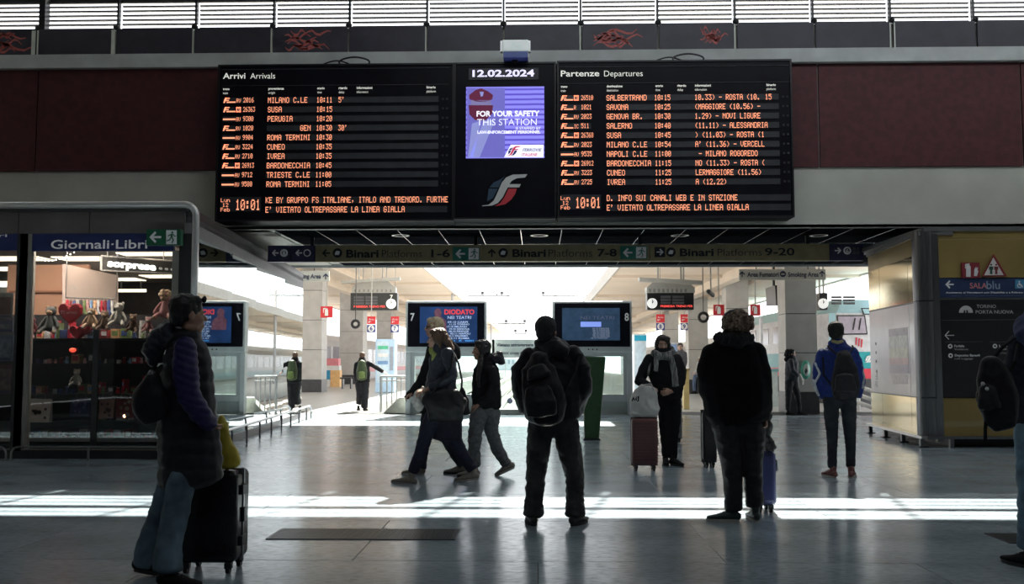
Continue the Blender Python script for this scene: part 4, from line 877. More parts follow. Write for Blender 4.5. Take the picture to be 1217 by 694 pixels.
# roof following the flared side
L = (E1-Vector((KX, YK, 0))).length
def kside(s, off=0.0, z=0.0): q = Vector((KX, YK, 0))+KDIR*s+KN*off; return Vector((q.x, q.y, z))
rf = MB().hexa([(-12, YK, 3.30), (KX, YK, 3.30), kside(L, 0, 3.30), (-12, E1.y, 3.30), (-12, YK, zk), (KX, YK, zk), kside(L, 0, zk), (-12, E1.y, zk)]); rf.build('roof', fasc, ks)
a, c = kp(0, 250), kp(221, 277.5)
for x0, x1 in ((-12, kp(-60, 260).x), (kp(-60, 260).x, kp(24, 260).x), (kp(24, 260).x, kp(108, 260).x), (kp(108, 260).x, kp(221.5, 260).x)):
    box('fascia_panel', (x0+.005, YK-.04, c.z), (x1-.005, YK+.1, a.z), fasc, ks, bevel=.005)
kbx('fascia_trim', -330, 246.5, 222, 250.5, kblk, ks, YK-.08, .2)
s1 = kbx('sign_board', -160, 277.6, 21, 297.5, kblue, ks, YK-.02, .06); s2_ = kbx('sign_board', 29, 277.6, 206, 298, kblue, ks, YK-.02, .06)
sk = YK/F_PX; kw = M('kiosk_lettering', (.62, .63, .66), .5, emit=.10, ecol=(1, 1, 1))
p = kp(60.6, 295.6, YK-.02); text('Giornali·Libri', (p.x, YK-.02, p.z), 10.6*sk, 118*sk, kw, s2_, .012, th=.006)
p = kp(-118, 295.6, YK-.02); text('Tabacchi·Bar', (p.x, YK-.02, p.z), 10.6*sk, 1*sk, kw, s1, .012, th=.006) if False else None
p = kp(-1, 281.5, YK-.02); text('ri', (p.x, YK-.02, p.z), 3.4*sk, 10*sk, kw, s1, .012, th=.006)
for x0, x1, m_ in ((21, 24.5, kblk), (24.5, 29, kpost)): kbx('mullion', x0, 277.5, x1, 536, m_, ks, YK-.03, .12)
kbx('corner_post', 205, 298, 213.5, 536, kpost, ks, YK-.02, .12); kbx('corner_post', 213.5, 277.5, 222, 536, kblk, ks, YK-.03, .14)
kbx('mullion', 111, 392, 113, 530, kblk, ks, YK, .04)
kbx('base_sill', -330, 534, 222, 546.5, M('kiosk_base_dark', (.02, .02, .022), .4), ks, YK-.03, .3)
sg_ = glass('shop_glass', (.80, .82, .82), .0, .02, .035)
for x0, x1 in ((-330, 21), (29, 205)): kbx('glass_pane', x0, 298, x1, 534, sg_, ks, YK+.02, .012)
# inside: floor, back wall, side partition, ceiling with light panels
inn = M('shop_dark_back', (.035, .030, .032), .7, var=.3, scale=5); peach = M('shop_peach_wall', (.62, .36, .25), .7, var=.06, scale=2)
ZC = 3.12
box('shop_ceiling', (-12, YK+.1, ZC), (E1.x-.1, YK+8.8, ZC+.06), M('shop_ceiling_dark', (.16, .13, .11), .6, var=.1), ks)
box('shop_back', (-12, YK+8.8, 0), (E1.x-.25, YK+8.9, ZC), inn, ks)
lpm = M('light_panel', (1, .9, .75), .5, emit=2.6, ecol=(1, .86, .66), var=0)
for (x0, x1, y0, y1) in ((0, 45, 309, 304.5), (80, 117, 309, 304.5), (-4, 10, 321, 317), (-4, 10, 337, 334), (136, 160, 333, 330), (178, 207, 329.5, 326.5), (165, 207, 342, 339), (150, 207, 303, 299.5), (-60, -20, 309, 304.5)):
    a, c = PZ(x0, y0, ZC), PZ(x1, y1, ZC); box('light_panel', (a.x, a.y, ZC-.02), (c.x, c.y, ZC+.001), lpm, ks)
a, c = P(137, 343.5, 21.0), P(173, 347, 21.0); box('light_bar', (a.x, 21.0, c.z), (c.x, 21.05, a.z), lpm, ks); box('light_bar_arm', (a.x+.1, 21.02, a.z), (a.x+.13, 21.05, ZC), kblk, ks); box('light_bar_arm', (c.x-.13, 21.02, a.z), (c.x-.1, 21.05, ZC), kblk, ks)
a = kp(106, 316, 15.2); box('peach_wall', (kp(10, 300, 15.2).x, 15.2, 0), (a.x, 15.26, a.z+.02), peach, ks)
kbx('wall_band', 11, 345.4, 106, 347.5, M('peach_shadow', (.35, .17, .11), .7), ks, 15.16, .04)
wp = M('shop_pinkish_panel', (.80, .66, .60), .6, var=.03)
a0, a1, c0, c1 = P(74, 314, 14.3), P(137.5, 327.5, 15.4), P(74, 361, 14.3), P(137.5, 366, 15.4)
tp = MB().slab([c0, c1, a1, a0], .05).build('white_panel', wp, ks)
# heart emblem with two letters
fnp = plane_fn(Vector((a0.x, a0.y, 0)), Vector((a1.x-a0.x, a1.y-a0.y, 0)).normalized(), .03)
fnq = plane_fn(Vector((a0.x, a0.y, 0)), Vector((a1.x-a0.x, a1.y-a0.y, 0)).normalized(), .05)
heart = lambda cx, cy, k: [(cx+k*x, cy+k*y) for x, y in ((0, 1), (-.55, .55), (-.95, .05), (-1, -.4), (-.75, -.75), (-.4, -.8), (-.1, -.55), (0, -.35), (.1, -.55), (.4, -.8), (.75, -.75), (1, -.4), (.95, .05), (.55, .55))]
htr = M('heart_red', (.45, .015, .03), .4); htw = M('heart_white', (.75, .70, .68), .5)
flat('heart_emblem', heart(91.5, 343, 9.8), htw, tp, 0, fnp); flat('heart_emblem', heart(91.5, 343, 8.8), htr, tp, 0, fnq)
q = fnq(84.8, 345.2); text('ty', (q.x, q.y, q.z), .105, .155, htw, tp, .035, shear=.1, nrm=KN if False else (0, -1, 0), th=.04, u=Vector((a1.x-a0.x, a1.y-a0.y, 0)))
# lit sign hanging inside
kn_ = thing('lit_word_sign', 'white lit sorprese sign in a grey frame hanging inside the kiosk', 'sign', kp(160, 325, 13.9))
fA, fC = P(118.5, 304.5, 13.6), P(207, 325.5, 14.6); b0, b1, b2, b3 = P(118.5, 321.5, 13.6), P(207, 325.5, 14.6), P(207, 311, 14.6), P(118.5, 304.5, 13.6)
MB().slab([b0, b1, b2, b3], .05).build('back_board', M('neon_back_dark', (.06, .055, .05), .5), kn_)
dirn = (b1-b0).normalized(); nn = Vector((dirn.y, -dirn.x, 0)).normalized()
for e0, e1 in ((b0, b1), (b3, b2), (b0, b3), (b1, b2)): MB().tube([e0+nn*.04, e1+nn*.04], .016, 6).build('frame_bar', M('neon_frame', (.45, .43, .40), .4), kn_)
q = P(124.5, 316.5, 13.66)+nn*.06; text('sorprese', q, .10, .78, M('neon_white', (1, 1, .95), .5, emit=4.0, ecol=(1, .96, .86), var=0), kn_, .05, nrm=nn, u=Vector((dirn.x, dirn.y, 0)), th=.01)
q = P(185.5, 320.5, 14.35)+nn*.06; text('e e e', q, .05, .26, M('neon_dim', (.5, .5, .45), .5, emit=.5, ecol=(1, .96, .86), var=0), kn_, .02, nrm=nn, u=Vector((dirn.x, dirn.y, 0)), th=.01)
for q in (b3.lerp(b2, .1), b3.lerp(b2, .85)): box('hanger', (q.x-.006, q.y-.006, q.z), (q.x+.006, q.y+.006, ZC), kpost, kn_)
# string of small lights
sl = thing('string_lights', 'sagging string of tiny white lights under the kiosk fascia', 'string lights', kp(62, 304, 13.4)); sl['kind'] = 'thing' if False else 'stuff'
del sl['kind']
pts = [P(28+60*f, 299+11*math.sin(math.pi*min(1, f*1.0))*.9, 13.45) for f in [i/14 for i in range(15)]]
MB().tube(pts, .004, 5).build('wire', kblk, sl)
bm_ = M('tiny_bulb', (1, .95, .8), .5, emit=5, ecol=(1, .92, .78), var=0)
for q in pts: MB().ball(q+Vector((0, 0, -.012)), .011, 6, 4).build('bulb', bm_, sl)
# exit sign of the kiosk
ex = thing('exit_sign', 'green exit sign with arrow and running figure hung on the kiosk fascia', 'sign', kp(194, 291, 12.9))
kbx('sign_box', 174, 272.5, 214.5, 291.3, M('kiosk_exit_green', (.010, .11, .055), .4, var=.1), ex, 12.9, .10, .005)
arrow(ex, 184.5, 281.8, 7.0, 'L', pw, 12.894); flat('figure_field', [(197.5, 273.6), (210, 273.6), (210, 290.2), (197.5, 290.2)], pw, ex, 12.894); runner(ex, 203.4, 282.2, 7.6, M('kiosk_exit_green', (0, 0, 0)), 12.888)
# steel pipe portal
pp_ = thing('pipe_portal', 'polished steel pipe frame with rounded corner around the kiosk front', 'pipe frame', kp(232, 546, 12.85))
ptz = P(100, 243.6, 12.85).z; pxx = P(232, 300, 12.85).x; R = .16
pts = [Vector((-10.5, 12.85, ptz)), Vector((pxx-R, 12.85, ptz))]+[Vector((pxx-R+R*math.sin(t_*math.pi/12), 12.85, ptz-R+R*math.cos(t_*math.pi/12))) for t_ in range(1, 6)]+[Vector((pxx, 12.85, ptz-R)), Vector((pxx, 12.85, 0))]
MB().tube(pts, .047, 14).build('pipe', M('portal_pipe', (.62, .62, .62), .28, .55, var=.05), pp_, smooth=True)
MB().loft([((pxx, 12.85, 0), .08, .08), ((pxx, 12.85, .02), .08, .08)], 14, False).build('foot_flange', steel, pp_)
# low guard rails in front
for (nm, xa, xb, lab) in ((0, -150, 7.5, 'left low guard rail in front of the kiosk, cut by the frame'), (1, 13.5, 205, 'right low guard rail in front of the kiosk')):
    t = thing('guard_rail', lab, 'rail', G((xa+xb)/2, 547)); Yg = 12.8; a = P(xa, 531, Yg); c = P(xb, 531, Yg); zr = P(50, 531, Yg).z; r = .10
    pts = [Vector((a.x, Yg, 0)), Vector((a.x, Yg, zr-r))]+[Vector((a.x+r-r*math.cos(q*math.pi/10), Yg, zr-r+r*math.sin(q*math.pi/10))) for q in range(1, 5)]+[Vector((a.x+r, Yg, zr)), Vector((c.x-r, Yg, zr))]+[Vector((c.x-r+r*math.sin(q*math.pi/10), Yg, zr-r+r*math.cos(q*math.pi/10))) for q in range(1, 5)]+[Vector((c.x, Yg, zr-r)), Vector((c.x, Yg, 0))]
    MB().tube(pts, .014, 8).build('rail_pipe', M('guard_rail_steel', (.30, .30, .30), .35, .9), t)
    for f in (.48,): box('post', (a.x+(c.x-a.x)*f-.012, Yg-.012, 0), (a.x+(c.x-a.x)*f+.012, Yg+.012, zr), M('guard_rail_steel', (0, 0, 0)), t)
# glass side wall
sgl = glass('kiosk_side_glass', (.50, .60, .60), .15, .015, .36)
kf = plane_fn(Vector((KX, YK, 0)), KDIR)
zt, zb_ = 3.05, .12
S = lambda px: (Vector(kf(px, 431).xy.to_3d())-Vector((KX, YK, 0))).dot(KDIR)
ms = [0.02, S(270), S(300), S(333), L-.02]
for i, (s0, s1_) in enumerate(zip(ms[:-1], ms[1:])):
    e0, e1 = -.0245*(s1_-s0), .0245*(s1_-s0)
    MB().hexa([kside(s0+.02, e0, zb_), kside(s0+.02, e0-.015, zb_), kside(s1_-.02, e1-.015, zb_), kside(s1_-.02, e1, zb_), kside(s0+.02, e0, zt), kside(s0+.02, e0-.015, zt), kside(s1_-.02, e1-.015, zt), kside(s1_-.02, e1, zt)]).build('glass_pane', sgl, ks)
for s0 in ms[1:]:
    wd = .045 if abs(s0-S(300)) < .01 else .02; sm_ = kblk if wd > .03 else kpost
    MB().hexa([kside(s0-wd, .03, zb_), kside(s0-wd, -.05, zb_), kside(s0+wd, -.05, zb_), kside(s0+wd, .03, zb_), kside(s0-wd, .03, zt), kside(s0-wd, -.05, zt), kside(s0+wd, -.05, zt), kside(s0+wd, .03, zt)]).build('side_mullion', sm_, ks)
MB().hexa([kside(0, .05, zt), kside(0, -.1, zt), kside(L, -.1, zt), kside(L, .05, zt), kside(0, .05, 3.30), kside(0, -.1, 3.30), kside(L, -.1, 3.30), kside(L, .05, 3.30)]).build('side_header', M('kiosk_header_grey', (.20, .20, .20), .5), ks)
MB().hexa([kside(0, .05, 3.22), kside(0, -.1, 3.22), kside(L, -.1, 3.22), kside(L, .05, 3.22), kside(0, .05, zk), kside(0, -.1, zk), kside(L, -.1, zk), kside(L, .05, zk)]).build('side_trim', kblk, ks)
MB().hexa([kside(0, .04, 0), kside(0, -.1, 0), kside(L, -.1, 0), kside(L, .04, 0), kside(0, .04, zb_), kside(0, -.1, zb_), kside(L, -.1, zb_), kside(L, .04, zb_)]).build('side_base', M('kiosk_base_dark', (0, 0, 0)), ks)
MB().hexa([kside(L-.05, 0, 0), kside(L-.05, -9, 0), kside(L, -9, 0), kside(L, 0, 0), kside(L-.05, 0, zt), kside(L-.05, -9, zt), kside(L, -9, zt), kside(L, 0, zt)]).build('end_wall', M('kiosk_end_wall', (.34, .36, .35), .5), ks)
# counter and shelf inside the glass side: things of the showroom
cn = thing('glass_counter', 'pale counter with shelf behind the kiosk side glass', 'counter', kside(5, -.9, 0))
cm_ = M('counter_pale', (.42, .46, .46), .4)
MB().hexa([kside(1.2, -.5, 0), kside(1.2, -1.1, 0), kside(8.8, -1.1, 0), kside(8.8, -.5, 0), kside(1.2, -.5, .85), kside(1.2, -1.1, .85), kside(8.8, -1.1, .85), kside(8.8, -.5, .85)]).build('cabinet', cm_, cn)
MB().hexa([kside(1.1, -.45, .85), kside(1.1, -1.15, .85), kside(8.9, -1.15, .85), kside(8.9, -.45, .85), kside(1.1, -.45, .92), kside(1.1, -1.15, .92), kside(8.9, -1.15, .92), kside(8.9, -.45, .92)]).build('counter_top', M('counter_top_teal', (.20, .30, .30), .25), cn)
# side guard rail with small posts
gr_ = thing('guard_rail', 'low steel guard rail along the kiosk side glass', 'rail', kside(5, .3, 0)); grm = M('side_rail_steel', (.38, .38, .38), .3, .9)
zr = .30
MB().tube([kside(.1, .30, zr), kside(L-.3, .30, zr), kside(L-.15, .30, zr-.05), kside(L-.1, .30, zr-.15), kside(L-.1, .30, 0)], .02, 8).build('rail_pipe', grm, gr_)
for k in range(9): MB().tube([kside(.4+k*1.05, .30, zr), kside(.45+k*1.05, .30, zr-.08), kside(.45+k*1.05, .30, 0)], .016, 6).build('post', M('side_rail_post', (.08, .08, .085), .4, .5), gr_)
lamp('added_shop_fill', (-6.9, 14.35, 3.02), (2.6, .5), 34, (1.0, .80, .62), (math.radians(22), 0, 0))  # added fill light aimed at the peach wall
lamp('added_shop_fill', (-6.9, 13.3, 3.05), (2.6, .1), 85, (1.0, .85, .72))  # added fill light for the goods behind the front glass
lamp('added_shop_fill', (-7.4, 18.0, 1.9), (3.0, 2.0), 38, (1.0, .85, .72), (math.pi, 0, 0))  # added fill light pointing up to brighten the shop ceiling
# ---------------------------------------------------------------- merchandise in the window
shelfm = M('shelf_dark', (.03, .03, .033), .4); edge_l = M('shelf_edge_pale', (.45, .44, .40), .4, emit=.05, ecol=(1, .95, .85))
sh = thing('display_shelving', 'dark open shelving unit inside the kiosk window', 'shelving', (kp(60, 500).x, 13.5, 0))
YSH = 13.45
shelf_z = []
for py in (402, 432, 468, 500, 522):
    z = P(60, py, YSH).z; shelf_z.append(z); box('shelf', (kp(-200, 400).x, YSH-.02, z-.02), (kp(200, 400, YSH).x, YSH+.45, z), shelfm, sh)
box('back_panel', (kp(-200, 400).x, YSH+.45, 0), (kp(200, 400, YSH).x, YSH+.5, P(60, 372, YSH).z), shelfm, sh)
box('shelf_edge', (kp(-200, 400).x, YSH-.045, P(60, 522, YSH).z-.03), (P(203, 400, YSH).x, YSH-.02, P(60, 518, YSH).z-.02), M('shelf_edge_lit', (.42, .40, .36), .3, emit=.0), sh)
for px in (-60, 14, 113, 198): q = P(px, 500, YSH); box('upright', (q.x-.012, YSH-.02, 0), (q.x+.012, YSH+.0, shelf_z[0]+.1), shelfm, sh)
cols = {'crimson': (.30, .015, .03), 'maroon': (.14, .012, .02), 'navy': (.03, .05, .14), 'cream': (.50, .44, .36), 'charcoal': (.045, .045, .05), 'olive green': (.09, .13, .05), 'dusty pink': (.42, .20, .20), 'steel blue': (.12, .20, .32), 'tan': (.34, .20, .11), 'silver grey': (.34, .35, .36)}
ordn = ['first', 'second', 'third', 'fourth', 'fifth', 'sixth', 'seventh', 'eighth', 'ninth', 'tenth', 'eleventh', 'twelfth', 'thirteenth', 'fourteenth', 'fifteenth', 'sixteenth', 'seventeenth', 'eighteenth', 'nineteenth', 'twentieth', 'twenty-first', 'twenty-second', 'twenty-third', 'twenty-fourth']
rnd = random.Random(21)
def matc(c): return M('goods_'+c.replace(' ', '_'), tuple(min(.85, q*2.3) for q in cols[c]), .55, var=.3, scale=25)
def goods_row(py, y0z, shelfname, px0, px1, kinds, h0, h1):
    px = px0; k = 0
    while px < px1:
        kind = rnd.choice(kinds); c = rnd.choice(list(cols)); w_ = {'box': 9, 'mug': 6, 'book': 3.2, 'figurine': 6, 'toy car': 10}[kind]*(.8+.5*rnd.random())
        s = YSH/F_PX; a = P(px, 400, YSH).x; W = w_*s*.9; H = (h0+rnd.random()*(h1-h0))*s; z = y0z; yy = YSH+.04+rnd.random()*.08; cx = a+W/2
        t = thing(kind.replace(' ', '_'), '%s %s, %s item from the left on the %s kiosk shelf' % (c, kind, ordn[k], shelfname), kind, (cx, yy+.08, z), 'goods on the kiosk shelves')
        m_ = matc(c); c2 = rnd.choice(list(cols)); m2 = matc(c2)
        if kind == 'box':
            H = min(H, W*1.2); box('carton', (a, yy, z), (a+W, yy+.14, z+H), m_, t, bevel=.004); box('label', (a+W*.15, yy-.002, z+H*.3), (a+W*.85, yy, z+H*.8), m2, t)
        elif kind == 'book':
            MB().hexa([(a, yy, z), (a+W, yy, z), (a+W, yy+.16, z), (a, yy+.16, z), (a+.008, yy, z+H), (a+W+.008, yy, z+H), (a+W+.008, yy+.16, z+H), (a+.008, yy+.16, z+H)]).build('cover', m_, t); box('spine_label', (a+W*.25, yy-.002, z+H*.55), (a+W*.85, yy, z+H*.8), m2, t)
        elif kind == 'mug':
            r = W*.42; H = r*2.1; MB().loft([((cx, yy+r, z), r, r), ((cx, yy+r, z+H), r, r)], 14, False).build('cup', m_, t)
            MB().tube([(cx+r*.9, yy+r, z+H*.8), (cx+r*1.6, yy+r, z+H*.7), (cx+r*1.6, yy+r, z+H*.35), (cx+r*.9, yy+r, z+H*.25)], r*.13, 6).build('handle', m_, t)
        elif kind == 'figurine':
            r = W*.36; MB().loft([((cx, yy+r, z+r*.3), r*.9, r*.8), ((cx, yy+r, z+r*1.6), r*.8, r*.7)], 10).ball((cx, yy+r, z+r*2.7), r*.75, 10, 8).build('body', m_, t, smooth=True)
            for sx in (-1, 1): MB().ball((cx+sx*r*.55, yy+r, z+r*3.3), r*.3, 8, 6).build('ear', m2, t); MB().loft([((cx+sx*r*.8, yy+r*.8, z+r*1.5), r*.22, r*.22), ((cx+sx*r*1.2, yy+r*.3, z+r*.9), r*.22, r*.22)], 8).build('arm', m_, t)
        else:
            MB().hexa([(a, yy, z+.015), (a+W, yy, z+.015), (a+W, yy+.07, z+.015), (a, yy+.07, z+.015), (a, yy, z+.05), (a+W, yy, z+.05), (a+W, yy+.07, z+.05), (a, yy+.07, z+.05)]).build('body', m_, t, bevel=.006); box('cabin', (a+W*.25, yy+.01, z+.05), (a+W*.75, yy+.06, z+.08), m2, t, bevel=.005)
            for f in (.22, .78): MB().loft([((a+W*f, yy-.004, z+.016), .016, .016), ((a+W*f, yy+.01, z+.016), .016, .016)], 10, False).build('wheel', shelfm, t)
        px += w_*1.12; k += 1
        if k >= 23: break
goods_row(402, shelf_z[0], 'top', 31, 196, ['figurine', 'box', 'book'], 10, 22); goods_row(432, shelf_z[1], 'second', 31, 196, ['figurine', 'box', 'mug', 'figurine'], 9, 17)
goods_row(468, shelf_z[2], 'third', 31, 196, ['box', 'book', 'mug', 'figurine'], 12, 22); goods_row(500, shelf_z[3], 'fourth', 118, 196, ['box', 'book', 'toy car'], 8, 16); goods_row(522, shelf_z[4], 'lowest', 31, 190, ['box', 'mug', 'toy car'], 9, 14)
# plush animals along the top
def plush(label, px, py, k, c, c2, pose='sit', extras='', Y=13.36):
    q = P(px, py, Y); s = Y/F_PX*k; t = thing('plush_animal', label, 'plush toy', q, 'plush animals in the kiosk window')
    f = M('plush_'+c, {'grey': (.085, .09, .09), 'white': (.48, .45, .40), 'brown': (.15, .085, .055), 'tan': (.42, .28, .18), 'pink': (.48, .22, .22), 'darkred': (.18, .01, .02)}[c], .9, var=.2, scale=60, bump=.5, bscale=200, sheen=.3)
    g = M('plush_'+c2, {'grey': (.085, .09, .09), 'white': (.48, .45, .40), 'brown': (.15, .085, .055), 'tan': (.42, .28, .18), 'pink': (.48, .22, .22), 'darkred': (.18, .01, .02)}[c2], .9)
    V = lambda x, z, y=0: q+Vector((x*s, y*s, z*s))
    mb = MB().loft([(V(0, 2), 6*s, 5.5*s), (V(0, 8), 5.4*s, 5*s), (V(0, 13), 3.4*s, 3.4*s)], 14).ball(V(0, 18.5), (5.6*s, 5*s, 5.2*s), 14, 10)
    for sx in (-1, 1):
        mb.loft([(V(sx*4, 11.5, -1), 2.1*s, 2.1*s), (V(sx*8, 6, -2), 1.9*s, 1.9*s), (V(sx*9.5, 2, -3.5), 1.9*s, 1.9*s)], 10)
        mb.loft([(V(sx*3.5, 1.5, -1), 2.6*s, 2.6*s), (V(sx*7, -1, -5), 2.3*s, 2.3*s), (V(sx*8, -3.5, -8), 2.3*s, 2.3*s)], 10)
    mb.build('body', f, t, smooth=True)
    MB().ball(V(0, 17, -4), (3.6*s, 2.6*s, 2.8*s), 10, 8).build('muzzle', g, t, smooth=True)
    for sx in (-1, 1):
        MB().ball(V(sx*2.1, 19.8, -4.4), .75*s, 8, 6).build('eye', blackm, t)
        MB().ball(V(sx*4.3, 22.8, .5), (1.9*s, .9*s, 2.0*s), 8, 6).build('ear', g if extras != 'horn' else f, t)
        MB().ball(V(sx*8, -3.7, -9.6), (2.0*s, .8*s, 2.0*s), 8, 6).build('paw_pad', g, t)
    if extras == 'horn': MB().loft([(V(0, 23, -1), 1.0*s, 1.0*s), (V(0, 29, -2), .15*s, .15*s)], 8, False).build('horn', M('horn_dark', (.10, .07, .05), .4), t)
    if extras == 'curls':
        r2 = random.Random(9); mb = MB()
        for i in range(34): a = r2.random()*6.28; e = r2.random()*1.2; mb.ball(V(math.cos(a)*math.cos(e)*5.6, 20+math.sin(e)*5.6, math.sin(a)*math.cos(e)*5), 1.9*s, 8, 6)
        mb.build('curls', M('curls_blond', (.62, .45, .30), .8), t, smooth=True)
    return t
def pstand(*a, **k): return plush(*a, **k)
plush('large grey plush ape with pale muzzle beside the red plush heart', 60, 391, 1.15, 'grey', 'tan'); plush('white plush unicorn with a dark horn', 141, 383, 1.0, 'white', 'white', extras='horn')
plush('tan plush bear left of the plush unicorn', 108, 386, .85, 'tan', 'white'); plush('brown plush bear between the tan bear and the unicorn', 124, 388, .8, 'brown', 'tan')
plush('dark red plush animal low between the mullion and the grey ape', 38, 393, .7, 'darkred', 'grey'); plush('curly blond plush doll beside the head of the woman with sunglasses', 196, 374, 1.15, 'pink', 'tan', extras='curls')
plush('brown plush monkey in the dark right of the unicorn', 158, 391, .75, 'brown', 'tan'); plush('small white plush bear on the third shelf row', 91, 455, .7, 'white', 'white'); plush('small pink plush bear right of the curly doll legs', 176, 392, .65, 'pink', 'white')
def heartc(label, px, py, k, Y, wtext=None):
    q = P(px, py, Y); t = thing('plush_heart', label, 'plush heart', q, 'red plush hearts'); s = Y/F_PX
    pts = [P(x, y, Y) for x, y in heart(px, py, k)]
    MB().prism(pts, (0, .10, 0)).build('cushion', M('plush_heart_red', (.30, .012, .025), .7, var=.15), t, bevel=.025)
    if wtext: p = P(px-k*.75, py+k*.15, Y); text(wtext, (p.x, Y, p.z), 4*s, 1.5*k*s, M('heart_writing', (.5, .42, .42), .5), t, .01, shear=.2, th=.012)
heartc('big dark red plush heart with writing right of the grey ape', 82, 371, 13.5, 13.35, 'Ti amo'); heartc('small dark red plush heart below the big one', 91, 394, 9, 13.3); heartc('second small plush heart under the tan bear', 100, 391, 7, 13.42); heartc('small bright red heart beside the light reflex', 86, 417, 4.5, 13.3)
# row of hanging socks or ties behind the plush toys
for k in range(14):
    px = 80+k*4.1; q = P(px, 357+rnd.random()*2, 14.1); c = list(cols)[k % 10]; W = .018+.008*rnd.random()
    t = thing('hanging_sock', '%s sock hanging %s from the left under the pinkish panel' % (c, ordn[k]), 'sock', q+Vector((0, 0, -.2)), 'socks hanging under the pinkish panel')
    MB().loft([(q, W, W*.5), (q+Vector((0, 0, -.12)), W, W*.5), (q+Vector((.005, 0, -.17)), W*1.1, W*.6), (q+Vector((.035, 0, -.19)), W*.9, W*.6)], 8).build('sock', matc(c), t, smooth=True); box('hook', (q.x-.003, 14.1, q.z), (q.x+.003, 14.11, q.z+.06), steel, t)
rr_ = thing('hanging_rail', 'thin rail carrying the hanging socks', 'rail', P(107, 353, 14.1)); a, c = P(78, 353.5, 14.1), P(138, 355, 14.1); MB().tube([a, c], .01, 6).build('rail_pipe', steel, rr_)
for q in (a, c): box('hanger', (q.x-.005, 14.1, q.z), (q.x+.005, 14.11, ZC), steel, rr_)
# carrier bags hanging low, posters at the left
def bag(label, x0, y0, x1, y1, m_, mk, Y=13.3):
    a, c = P(x0, y0, Y), P(x1, y1, Y); t = thing('carrier_bag', label, 'bag', ((a.x+c.x)/2, Y, c.z), 'carrier bags in the kiosk window')
    MB().hexa([(a.x, Y, c.z), (c.x, Y, c.z), (c.x, Y+.1, c.z), (a.x, Y+.1, c.z), (a.x-.01, Y+.03, a.z), (c.x+.01, Y+.03, a.z), (c.x+.01, Y+.06, a.z), (a.x-.01, Y+.06, a.z)]).build('bag_body', m_, t)
    mx_ = (a.x+c.x)/2; MB().tube([(mx_-.07, Y+.03, a.z), (mx_-.06, Y+.03, a.z+.06), (mx_, Y+.03, a.z+.09), (mx_+.06, Y+.03, a.z+.06), (mx_+.07, Y+.03, a.z)], .005, 6).build('bag_handle', kpost, t)
    r2 = random.Random(int(x0))
    for k in range(7):
        cx, cy = x0+3+r2.random()*(x1-x0-6), y0+3+r2.random()*(y1-y0-6); mb = MB(); 
        disc(t, cx, cy, 1.2+r2.random()*1.6, mk, Y-.004, 0, 'printed_spot')
bag('white carrier bag with black and red spots', 34.5, 474, 58, 502, M('bag_white', (.50, .47, .45), .5), M('bag_spot_dark', (.06, .04, .05), .5)); bag('dark blue round patterned bag right of the lit reflex', 83.5, 473, 106, 495, M('bag_blue', (.05, .07, .15), .5), M('bag_spot_blue', (.16, .20, .34), .5))
bag('pale pink carrier bag on the fourth shelf row', 118, 474, 134, 497, M('bag_pink', (.32, .20, .18), .5), M('bag_spot_dark', (0, 0, 0))); bag('dark red carrier bag beside the shop lamp', 138, 474, 158, 497, M('bag_maroon', (.16, .03, .04), .5), M('bag_spot_cream', (.4, .35, .3), .5))
def poster(label, x0, y0, x1, y1, c, c2, Y=13.25):
    a, c_ = P(x0, y0, Y), P(x1, y1, Y); t = thing('calendar_poster', label, 'poster', ((a.x+c_.x)/2, Y, c_.z), 'printed covers left of the mullion')
    box('sheet', (a.x, Y, c_.z), (c_.x, Y+.01, a.z), M('poster_sheet_'+str(int(y0)), c, .5, var=.3, scale=14), t)
    box('picture', (a.x+(c_.x-a.x)*.25, Y-.004, c_.z+.05), (c_.x-.03, Y, a.z-.06), M('poster_pic_'+str(int(y0)), c2, .5, var=.5, scale=18), t)
    box('caption', (a.x+.03, Y-.004, c_.z+.012), (c_.x-.03, Y, c_.z+.04), M('poster_caption_blue', (.05, .07, .2), .5), t)
poster('grey cover with green corner, topmost left of the mullion', -6, 348, 15, 378, (.22, .24, .24), (.12, .07, .06)); poster('blue patterned cover, second from top left of the mullion', -6, 380, 15, 395, (.10, .12, .20), (.25, .26, .3))
poster('blue and orange cover, third from top left of the mullion', -6, 398, 15, 429, (.13, .18, .28), (.22, .26, .34)); poster('dusty red cover, lowest left of the mullion', -6, 433, 15, 468, (.16, .05, .06), (.26, .17, .17))
# small lamp in the window
t = thing('tea_light', 'small glowing lamp low in the kiosk window', 'lamp', P(148, 497, 13.32)); q = P(148.5, 494.5, 13.32)
MB().ball(q, .028, 10, 8).build('bulb', M('tea_light_glow', (1, .7, .4), .5, emit=9, ecol=(1, .62, .35), var=0), t); box('holder', (q.x-.03, 13.30, q.z-.06), (q.x+.03, 13.35, q.z-.02), kpost, t)
t = thing('red_glow_lamp', 'small glowing red lamp above the second kiosk shelf', 'lamp', P(86.5, 420, 13.3)); q = P(86.5, 416, 13.28)
MB().ball(q, (.05, .03, .03), 10, 8).build('bulb', M('red_glow', (1, .1, .05), .5, emit=1.6, ecol=(1, .10, .05), var=0), t)
